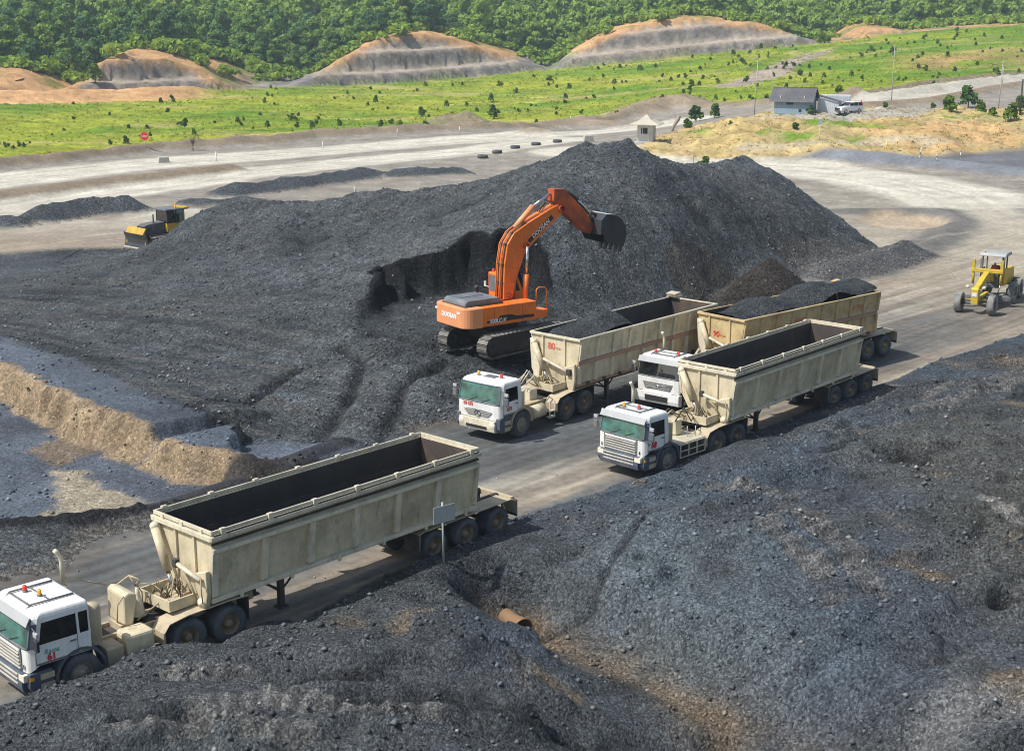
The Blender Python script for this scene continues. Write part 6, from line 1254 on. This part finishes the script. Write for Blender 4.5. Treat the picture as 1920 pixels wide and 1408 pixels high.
for i, (u, v) in enumerate([(905, 297), (932, 288), (966, 279), (1005, 273), (1045, 268)]):
    p = gpt(u, v, 0); t = thing('tyre_stack', p, random.uniform(0, 3), ['nearest and leftmost of the five tyres laid on the back road', 'second tyre from the left in the row on the back road', 'middle tyre of the row of five on the back road', 'fourth tyre from the left in the row on the back road', 'farthest tyre of the row, next to the pale concrete block'][i], 'tyre', 'tyres laid along the back road')
    for q in range(1): MB().lathe([(0, .42), (.02, .62), (.22, .70), (.42, .62), (.44, .42), (.3, .36), (.14, .36)], 20, 'z', close=True).build('tyre', 'rubber', t)
p = gpt(1103, 266, 0); t = thing('concrete_block', p, R(10), 'pale concrete block at the end of the tyre row', 'block'); MB().prism([(-.75, 0), (.75, 0), (.62, .9), (-.62, .9)], -.5, .5).build('body', 'concrete', t, bevel=.04)
p = gpt(307, 305, 0); t = thing('concrete_block', p, R(20), 'small grey concrete culvert block at the meadow road edge', 'block'); MB().prism([(-.7, 0), (.7, 0), (.6, .7), (-.6, .7)], -.5, .5).build('body', 'concrete', t, bevel=.05)
p = gpt(1265, 246, 1.2); t = thing('dead_stump', p, R(10), 'dark uprooted stump leaning on the mound right of the guard hut', 'stump'); MB().tube([(-.4, 0, -.1), (-.1, 0, .8), (.5, .1, 1.7), (.7, .1, 2.3)], .2, 8, r_list=[.16, .22, .34, .12]).build('trunk', 'wood_post', t); MB().tube([(.4, 0, 1.5), (.9, .2, 2.0)], .08, 6).build('branch', 'wood_post', t)

# ------------------------------------------------------------------ vegetation
leaf_mat('tree_leaf', (.065, .165, .05), (.31, .48, .12), .4); leaf_mat('bush_leaf', (.15, .27, .03), (.34, .46, .07), .35); leaf_mat('shrub_leaf', (.05, .12, .018), (.15, .25, .035), .35); leaf_mat('grass_leaf', (.20, .30, .02), (.42, .45, .06)); leaf_mat('dry_leaf', (.34, .27, .12), (.56, .45, .21))
paint('bark', (.23, .20, .16), .9, dirt=(.08, .07, .05), dirt_amt=.4, scale=2)
def leaf_cloud(lobes, per, size, r, flat=.8):
    """small leaf sprays spread through the lobes' outer volume; returns triangles pairs (quads) and a light value"""
    V, F, K = [], [], []; k = 0
    for (cx, cy, cz, rx, rz) in lobes:
        d = r.normal(size=(per, 3)); d /= np.linalg.norm(d, axis=1)[:, None]; d[:, 2] = np.where(d[:, 2] < -.35, -d[:, 2], d[:, 2])
        rad = r.uniform(.55, 1.05, per)**.6
        c = np.array((cx, cy, cz))+d*np.array((rx, rx, rz))*rad[:, None]
        nrm = d+r.normal(size=(per, 3))*.55; nrm /= np.linalg.norm(nrm, axis=1)[:, None]
        t = np.cross(nrm, r.normal(size=(per, 3))); t /= np.linalg.norm(t, axis=1)[:, None]; b = np.cross(nrm, t)
        s = size*r.uniform(.6, 1.35, per)[:, None]
        q = np.stack([c-t*s*.5-b*s*.3, c+t*s*.35-b*s*.5, c+t*s*.55+b*s*.35, c-t*s*.3+b*s*.5], 1)
        V.append(q.reshape(-1, 3)); F.append(np.arange(per*4).reshape(-1, 4)+k); k += per*4
        K.append(np.repeat(np.clip(r.uniform(.2, .8)+r.normal(size=per)*.22, 0, 1), 4))
    return np.concatenate(V), np.concatenate(F), np.concatenate(K)
def gray(k): return np.repeat(k[:, None], 3, 1)
TREES = []
for q in range(7):
    r = np.random.default_rng(100+q); H_ = (17, 14, 19, 12, 16, 21, 13)[q]; cw_ = (5.0, 5.5, 4.6, 4.8, 5.8, 4.2, 4.2)[q]; cb = H_*(.16, .10, .22, .08, .15, .34, .12)[q]
    lobes = []
    for k in range(15):
        a = r.uniform(0, 6.28); rr = cw_*.68*math.sqrt(r.uniform(0, 1)); zz = r.uniform(cb+1.5, H_-2.2); sh = 1-.45*max(0, (zz-cb)/(H_-cb)-.45)
        lobes.append((math.cos(a)*rr*sh, math.sin(a)*rr*sh, zz, r.uniform(1.5, 2.5)*sh*cw_/5, r.uniform(1.1, 1.9)))
    lobes.append((0, 0, H_-1.8, 2.0, 1.6))
    V, F, K = leaf_cloud(lobes, 120, .78, r); crown = np_mesh('crown', V, F, MATS['tree_leaf'], gray(K))
    t = MB(); t.tube([(0, 0, -1), (.1, 0, cb), (r.uniform(-.4, .4), r.uniform(-.4, .4), H_*.85)], .3, 7, r_list=[.38, .28, .08])
    for l in lobes[:5]: t.tube([(0, 0, l[2]*.75), (l[0]*.5, l[1]*.5, l[2]*.92), (l[0]*.9, l[1]*.9, l[2])], .1, 5, r_list=[.14, .10, .05])
    TREES.append((t.mesh('trunk', 'bark'), crown, V, F, K))
fr_ = np.random.default_rng(11); cand = []
for row, t0 in enumerate(np.arange(40, 230, 5.0)):
    x = -330.
    while x < 420:
        xx = x+fr_.uniform(-2.5, 2.5); yy = float(ye(np.array(xx)))+t0+fr_.uniform(-3, 3); x += 5.2+t0*.01
        if abs(xx) < .385*yy+8: cand.append((xx, yy, t0))
cand = np.array(cand); cz_ = land(cand[:, 0], cand[:, 1])[0]
# trees keep off the low spurs of cut ground; the first rows are the ones the picture shows largest
dens = fbm(cand[:, 0], cand[:, 1], 40, 3, 81)
keep = (dens+.02*(cand[:, 2]-48) > -.12) & (fr_.uniform(size=len(cand)) < .92); cand, cz_ = cand[keep], cz_[keep]
order = np.argsort(cand[:, 1]); used = 0; sv_, sf_, sk_ = [], [], []; off = 0
for n_, i in enumerate(order):
    x, y, t0 = cand[i]; q = int(fr_.integers(0, 7)); sc = fr_.uniform(.5, .92)*(.8 if t0 < 52 else 1); rz = fr_.uniform(0, 6.28)
    if used < 290:
        t = thing('forest_tree', (x, y, cz_[i]-.3), rz, 'tall dark green rainforest tree behind the cut hillsides', 'tree', 'rainforest trees behind the cut hills'); t.scale = (sc, sc, sc*fr_.uniform(.9, 1.1))
        link('trunk', TREES[q][0], t); link('crown', TREES[q][1], t); used += 1
    elif (t0 < 165 or (x < 0 and t0 < 225)) and fr_.uniform() < .8:
        V, F, K = TREES[q][2:]; F = F[::6]; c, s = math.cos(rz), math.sin(rz)
        ix = F.ravel(); W = V[ix].copy(); ctr = W.reshape(-1, 4, 3).mean(1).repeat(4, 0); W = ctr+(W-ctr)*2.1
        W = np.stack([W[:, 0]*c-W[:, 1]*s, W[:, 0]*s+W[:, 1]*c, W[:, 2]], -1)*sc+np.array((x, y, cz_[i]))
        sv_.append(W); sf_.append(np.arange(len(W)).reshape(-1, 4)+off); sk_.append(np.clip(K[ix]*.8+fr_.uniform(-.1, .3), 0, 1)); off += len(W)
print('forest', used, len(sv_))
if sv_: tag(link('forest', np_mesh('forest', np.concatenate(sv_), np.concatenate(sf_), MATS['tree_leaf'], gray(np.concatenate(sk_)))), 'dense rainforest covering the hill behind the nearer trees', kind='stuff')
# light green thicket over the crowns of the cut hills
def clump_mass(name, pts, mats, size, label, per=26, lob=4, flat=.7):
    r = np.random.default_rng(len(name)); base = []
    for q in range(6):
        lobes = [(r.uniform(-.7, .7), r.uniform(-.7, .7), r.uniform(.3, .9)*flat, r.uniform(.45, .75), r.uniform(.35, .6)) for _ in range(lob)]; base.append(leaf_cloud(lobes, per, .42, r))
    Vs, Fs, Ks = [], [], []; off = 0
    for (x, y, z, s) in pts:
        V, F, K = base[int(r.integers(0, 6))]; a = r.uniform(0, 6.28); c, sn = math.cos(a), math.sin(a)
        W = np.stack([V[:, 0]*c-V[:, 1]*sn, V[:, 0]*sn+V[:, 1]*c, V[:, 2]], -1)*s+np.array((x, y, z)); Vs.append(W); Fs.append(F+off); Ks.append(np.clip(K+r.uniform(-.15, .25), 0, 1)); off += len(W)
    return tag(link(name, np_mesh(name, np.concatenate(Vs), np.concatenate(Fs), MATS[mats], gray(np.concatenate(Ks)))), label, kind='stuff')
r = np.random.default_rng(21); n = 5200; x = r.uniform(-200, 250, n); t = r.uniform(12, 70, n); y = ye(x)+t; z, col, zo = land(x, y)
nat = np.interp(x, CRX, CRZ); ok = ((t > 33.5) | ((nat-.0009*np.clip(33-t, 0, 60)**2-.02*np.clip(33-t, 0, 60)-z) < .25)) & ((t > 30) | (fbm(x, y, 14, 3, 82) > .12)) & (np.abs(x) < .39*y+10)
x, y, z = x[ok], y[ok], z[ok]; s = r.uniform(1.3, 3.0, len(x)); clump_mass('hillside_thicket', np.stack([x, y, z-.2, s], -1)[:1500], 'bush_leaf', 1., 'light green thicket on the crowns of the cut hills', 18, 4, .75)
# meadow: grass tussocks as stuff, dark shrubs one by one
n = 16000; y = 165+(r.uniform(size=n)**.75)*290; x = r.uniform(-1, 1, n)*(.38*y+4); z, col, zo = land(x, y); ok = (zo == 4) & (y < ye(x)-2) & (fbm(x, y, 9, 3, 83) > -.25) & (fbm(x*.35, y, 14, 4, 11) < .3); x, y, z = x[ok], y[ok], z[ok]
s = r.uniform(.22, .5, len(x))*(1+.0012*(y-170)); clump_mass('meadow_grass', np.stack([x, y, z-.12, s], -1), 'grass_leaf', 1., 'tussocks of bright green grass across the meadow', 5, 2, .5)
SHR = []
for q in range(5):
    rr = np.random.default_rng(300+q); hh = (1.5, 1.1, 1.9, .9, 1.3)[q]
    lobes = [(rr.uniform(-.25, .25), rr.uniform(-.25, .25), hh*f, hh*.34*(1.2-f*.7), hh*.22) for f in (.3, .45, .6, .75, .9)]
    V, F, K = leaf_cloud(lobes, 26, .34, rr); t_ = MB().tube([(0, 0, -.2), (0, 0, hh*.8)], .05, 5); SHR.append((t_.mesh('stem', 'bark'), np_mesh('foliage', V, F, MATS['shrub_leaf'], gray(K))))
n = 2600; y = 172+(r.uniform(size=n)**.8)*270; x = r.uniform(-1, 1, n)*(.375*y); z, col, zo = land(x, y); w = .25+.5*sst(-.1, .4, fbm(x, y, 30, 3, 84))+.35*sst(0, 60, x); ok = (zo == 4) & (y < ye(x)-3) & (r.uniform(size=n) < w)
def shrub(x, y, z, s, lab, grp=None, name='shrub'):
    q = int(r.integers(0, 5)); t = thing(name, (x, y, z), r.uniform(0, 6.28), lab, 'shrub', grp); t.scale = (s*r.uniform(.9, 1.4), s*r.uniform(.9, 1.4), s); link('stem', SHR[q][0], t); link('foliage', SHR[q][1], t)
sel = np.where(ok)[0][:285]
for i in sel: shrub(x[i], y[i], z[i]-.05, r.uniform(.28, .62)*(1+.0015*(y[i]-180))*(1.7 if r.uniform() < .12 else 1), 'small dark green shrub dotted in the bright green meadow', 'shrubs dotted over the meadow')
for (u, v, zz, s, lab) in [(1305, 228, 2.5, 2.6, 'bushy green shrub left of the tall pole on the mound crest'), (1340, 222, 3, 2.4, 'round green bush between the pole and the guard hut'), (1290, 240, 1.8, 1.8, 'green bush at the top of the mound next to the stump'), (1370, 240, 2.6, .9, 'small low bush on the straw-coloured slope'), (1518, 228, 3.1, 1.2, 'small dark bush below the right corner of the blue house'), (1660, 206, 3.3, 1.5, 'dark bush beside the pole right of the parked car'),
    (1780, 212, 3.2, 2.6, 'dark bush leftmost in the clump at the right of the mound'), (1815, 206, 3.2, 2.8, 'dark tall bush in the middle of the clump at the right of the mound'), (1840, 214, 3.0, 2.8, 'dark leafy bush at the lower edge of the right clump'), (1860, 224, 2.8, 1.8, 'dark low bush on the bank below the right clump'), (1895, 226, 2.7, 2.2, 'dark bush near the floodlight pole'), (1910, 212, 2.9, 2.2, 'dark bush at the right picture edge below the floodlight pole'), (1750, 205, 3.3, 1.2, 'small bush between the far road and the right clump'),
    (1400, 268, 1.8, 1.3, 'green patch shrub on the lower mound slope left of the signpost'), (1320, 285, .7, 1.5, 'green low shrub beside the thin pale post'), (1490, 283, .8, 1.4, 'green low shrub on the road side of the mound'), (850, 224, .5, 1.9, 'green bush in front of the brown heap at the meadow edge'), (800, 236, .5, 1.7, 'bright green bush at the meadow edge left of the brown heap'), (750, 238, .6, 1.4, 'low green bush at the near meadow edge'),
    (180, 175, -1, 3.5, 'round green tree-like bush on the orange bank at the left'), (1545, 88, 8, 5.0, 'dark green bush in the gap between the two right cut hills'), (927, 222, .5, 2.2, 'largest dark shrub in the middle of the meadow')]:
    p = gpt(u, v, zz) if zz > -.5 and u != 1545 else Vector(Q(u, v, 330 if u == 180 else 452)); p.z = ground_z(p.x, p.y); shrub(p.x, p.y, p.z-.1, s*.6, lab)
p = gpt(362, 283, .4); t = thing('bare_tree', p, 0, 'small grey leafless tree at the meadow edge near the stop sign', 'tree'); m = MB(); m.tube([(0, 0, -.1), (0, 0, 1.0)], .08, 6); m.build('trunk', 'bark', t)
m = MB()
for k in range(26): a, e = r.uniform(0, 6.28), r.uniform(.3, 1.3); L_ = r.uniform(.7, 1.6); m.tube([(0, 0, r.uniform(.6, 1.0)), (math.cos(a)*L_*.5*math.cos(e), math.sin(a)*L_*.5*math.cos(e), 1.0+L_*.6*math.sin(e)), (math.cos(a)*L_*math.cos(e), math.sin(a)*L_*math.cos(e), 1.0+L_*math.sin(e))], .02, 4, r_list=[.035, .02, .008])
m.build('twigs', 'bark', t)['kind'] = 'stuff'
n = 2600; x = r.uniform(15, 80, n); y = r.uniform(178, 232, n); z, col, zo = land(x, y); ok = zo == 5; x, y, z = x[ok], y[ok], z[ok]; clump_mass('mound_grass', np.stack([x, y, z-.1, r.uniform(.14, .38, len(x))], -1), 'dry_leaf', 1., 'straw-coloured dry grass on the mound', 5, 2, .6)

# ------------------------------------------------------------------ loose lumps of coal and stone
def lumps(name, x0, x1, y0, y1, n, zones, smin, smax, label, pale=.05, seed=5, dens=.1):
    r = np.random.default_rng(seed); x = r.uniform(x0, x1, n); y = y0+(y1-y0)*r.uniform(size=n)**1.15; ok = np.abs(x) < .40*y+2; x, y = x[ok], y[ok]; z, col, zo = land(x, y)
    ok = np.isin(zo, zones) & (fbm(x, y, 3, 3, seed+60)+r.uniform(-.4, .4, len(x)) > dens); x, y, z, col = x[ok], y[ok], z[ok], col[ok]; n = len(x)
    s = smin*(smax/smin)**(r.uniform(size=n)**2.4)
    oc = np.array([(1, 0, 0), (0, 1, 0), (-1, 0, 0), (0, -1, 0), (0, 0, 1), (0, 0, -1.)]); fc = np.array([(0, 1, 4), (1, 2, 4), (2, 3, 4), (3, 0, 4), (1, 0, 5), (2, 1, 5), (3, 2, 5), (0, 3, 5)])
    V = oc[None]*r.uniform(.55, 1.25, (n, 6, 1))*s[:, None, None]; a = r.uniform(0, 6.28, n); c, sn = np.cos(a)[:, None], np.sin(a)[:, None]
    V = np.stack([V[:, :, 0]*c-V[:, :, 1]*sn, V[:, :, 0]*sn+V[:, :, 1]*c, V[:, :, 2]*.75], -1)+np.stack([x, y, z+s*.25], -1)[:, None]
    k = r.uniform(.5, 2.4, n)[:, None]; cc = np.clip(col*k, .012, .4); pl = r.uniform(size=n) < pale; cc[pl] = np.array((.25, .25, .245))*r.uniform(.5, 1.3, (pl.sum(), 1))
    F = (np.arange(n)*6)[:, None, None]+fc[None]
    return tag(link(name, np_mesh(name, V.reshape(-1, 3), F.reshape(-1, 3), MATS['lump'], np.repeat(cc, 6, 0))), label, kind='stuff')
m_, N_, L_, b_ = newmat('lump'); at_n = _n(N_, 'ShaderNodeAttribute', attribute_name='Col'); L_.new(at_n.outputs['Color'], b_.inputs['Base Color']); b_.inputs['Roughness'].default_value = .6; b_.inputs['Specular IOR Level'].default_value = .2
lumps('coal_lumps', -14, 32, 31, 82, 48000, [2], .02, .13, 'loose coal lumps and stones on the foreground bank', .035, 5, .0)
lumps('stockpile_lumps', -34, 36, 52, 118, 75000, [1, 8], .025, .13, 'loose coal lumps on the stockpile', .14, 6, .05)
lumps('terrace_stones', -30, -6, 44, 80, 12000, [3], .02, .13, 'bluish stones on the gravel terrace', .04, 7, .1)
lumps('road_grit', -22, 40, 38, 125, 16000, [0], .015, .07, 'scattered grit and coal crumbs on the haul road', .1, 8, .25)

# ------------------------------------------------------------------ air
hzb = MB().box(-900, 900, -60, 1700, -14, 190).build('haze', MATS['white_paint'], None)
m_ = bpy.data.materials.new('haze_air'); m_.use_nodes = True; N_ = m_.node_tree.nodes; N_.remove(N_['Principled BSDF'])
pv_ = N_.new('ShaderNodeVolumePrincipled'); pv_.inputs['Color'].default_value = (.72, .86, 1., 1); pv_.inputs['Density'].default_value = HAZE; pv_.inputs['Anisotropy'].default_value = .1
m_.node_tree.links.new(pv_.outputs[0], N_['Material Output'].inputs['Volume']); hzb.data.materials.clear(); hzb.data.materials.append(m_)
tag(hzb, 'thin bluish haze in the air over the mine', kind='stuff')
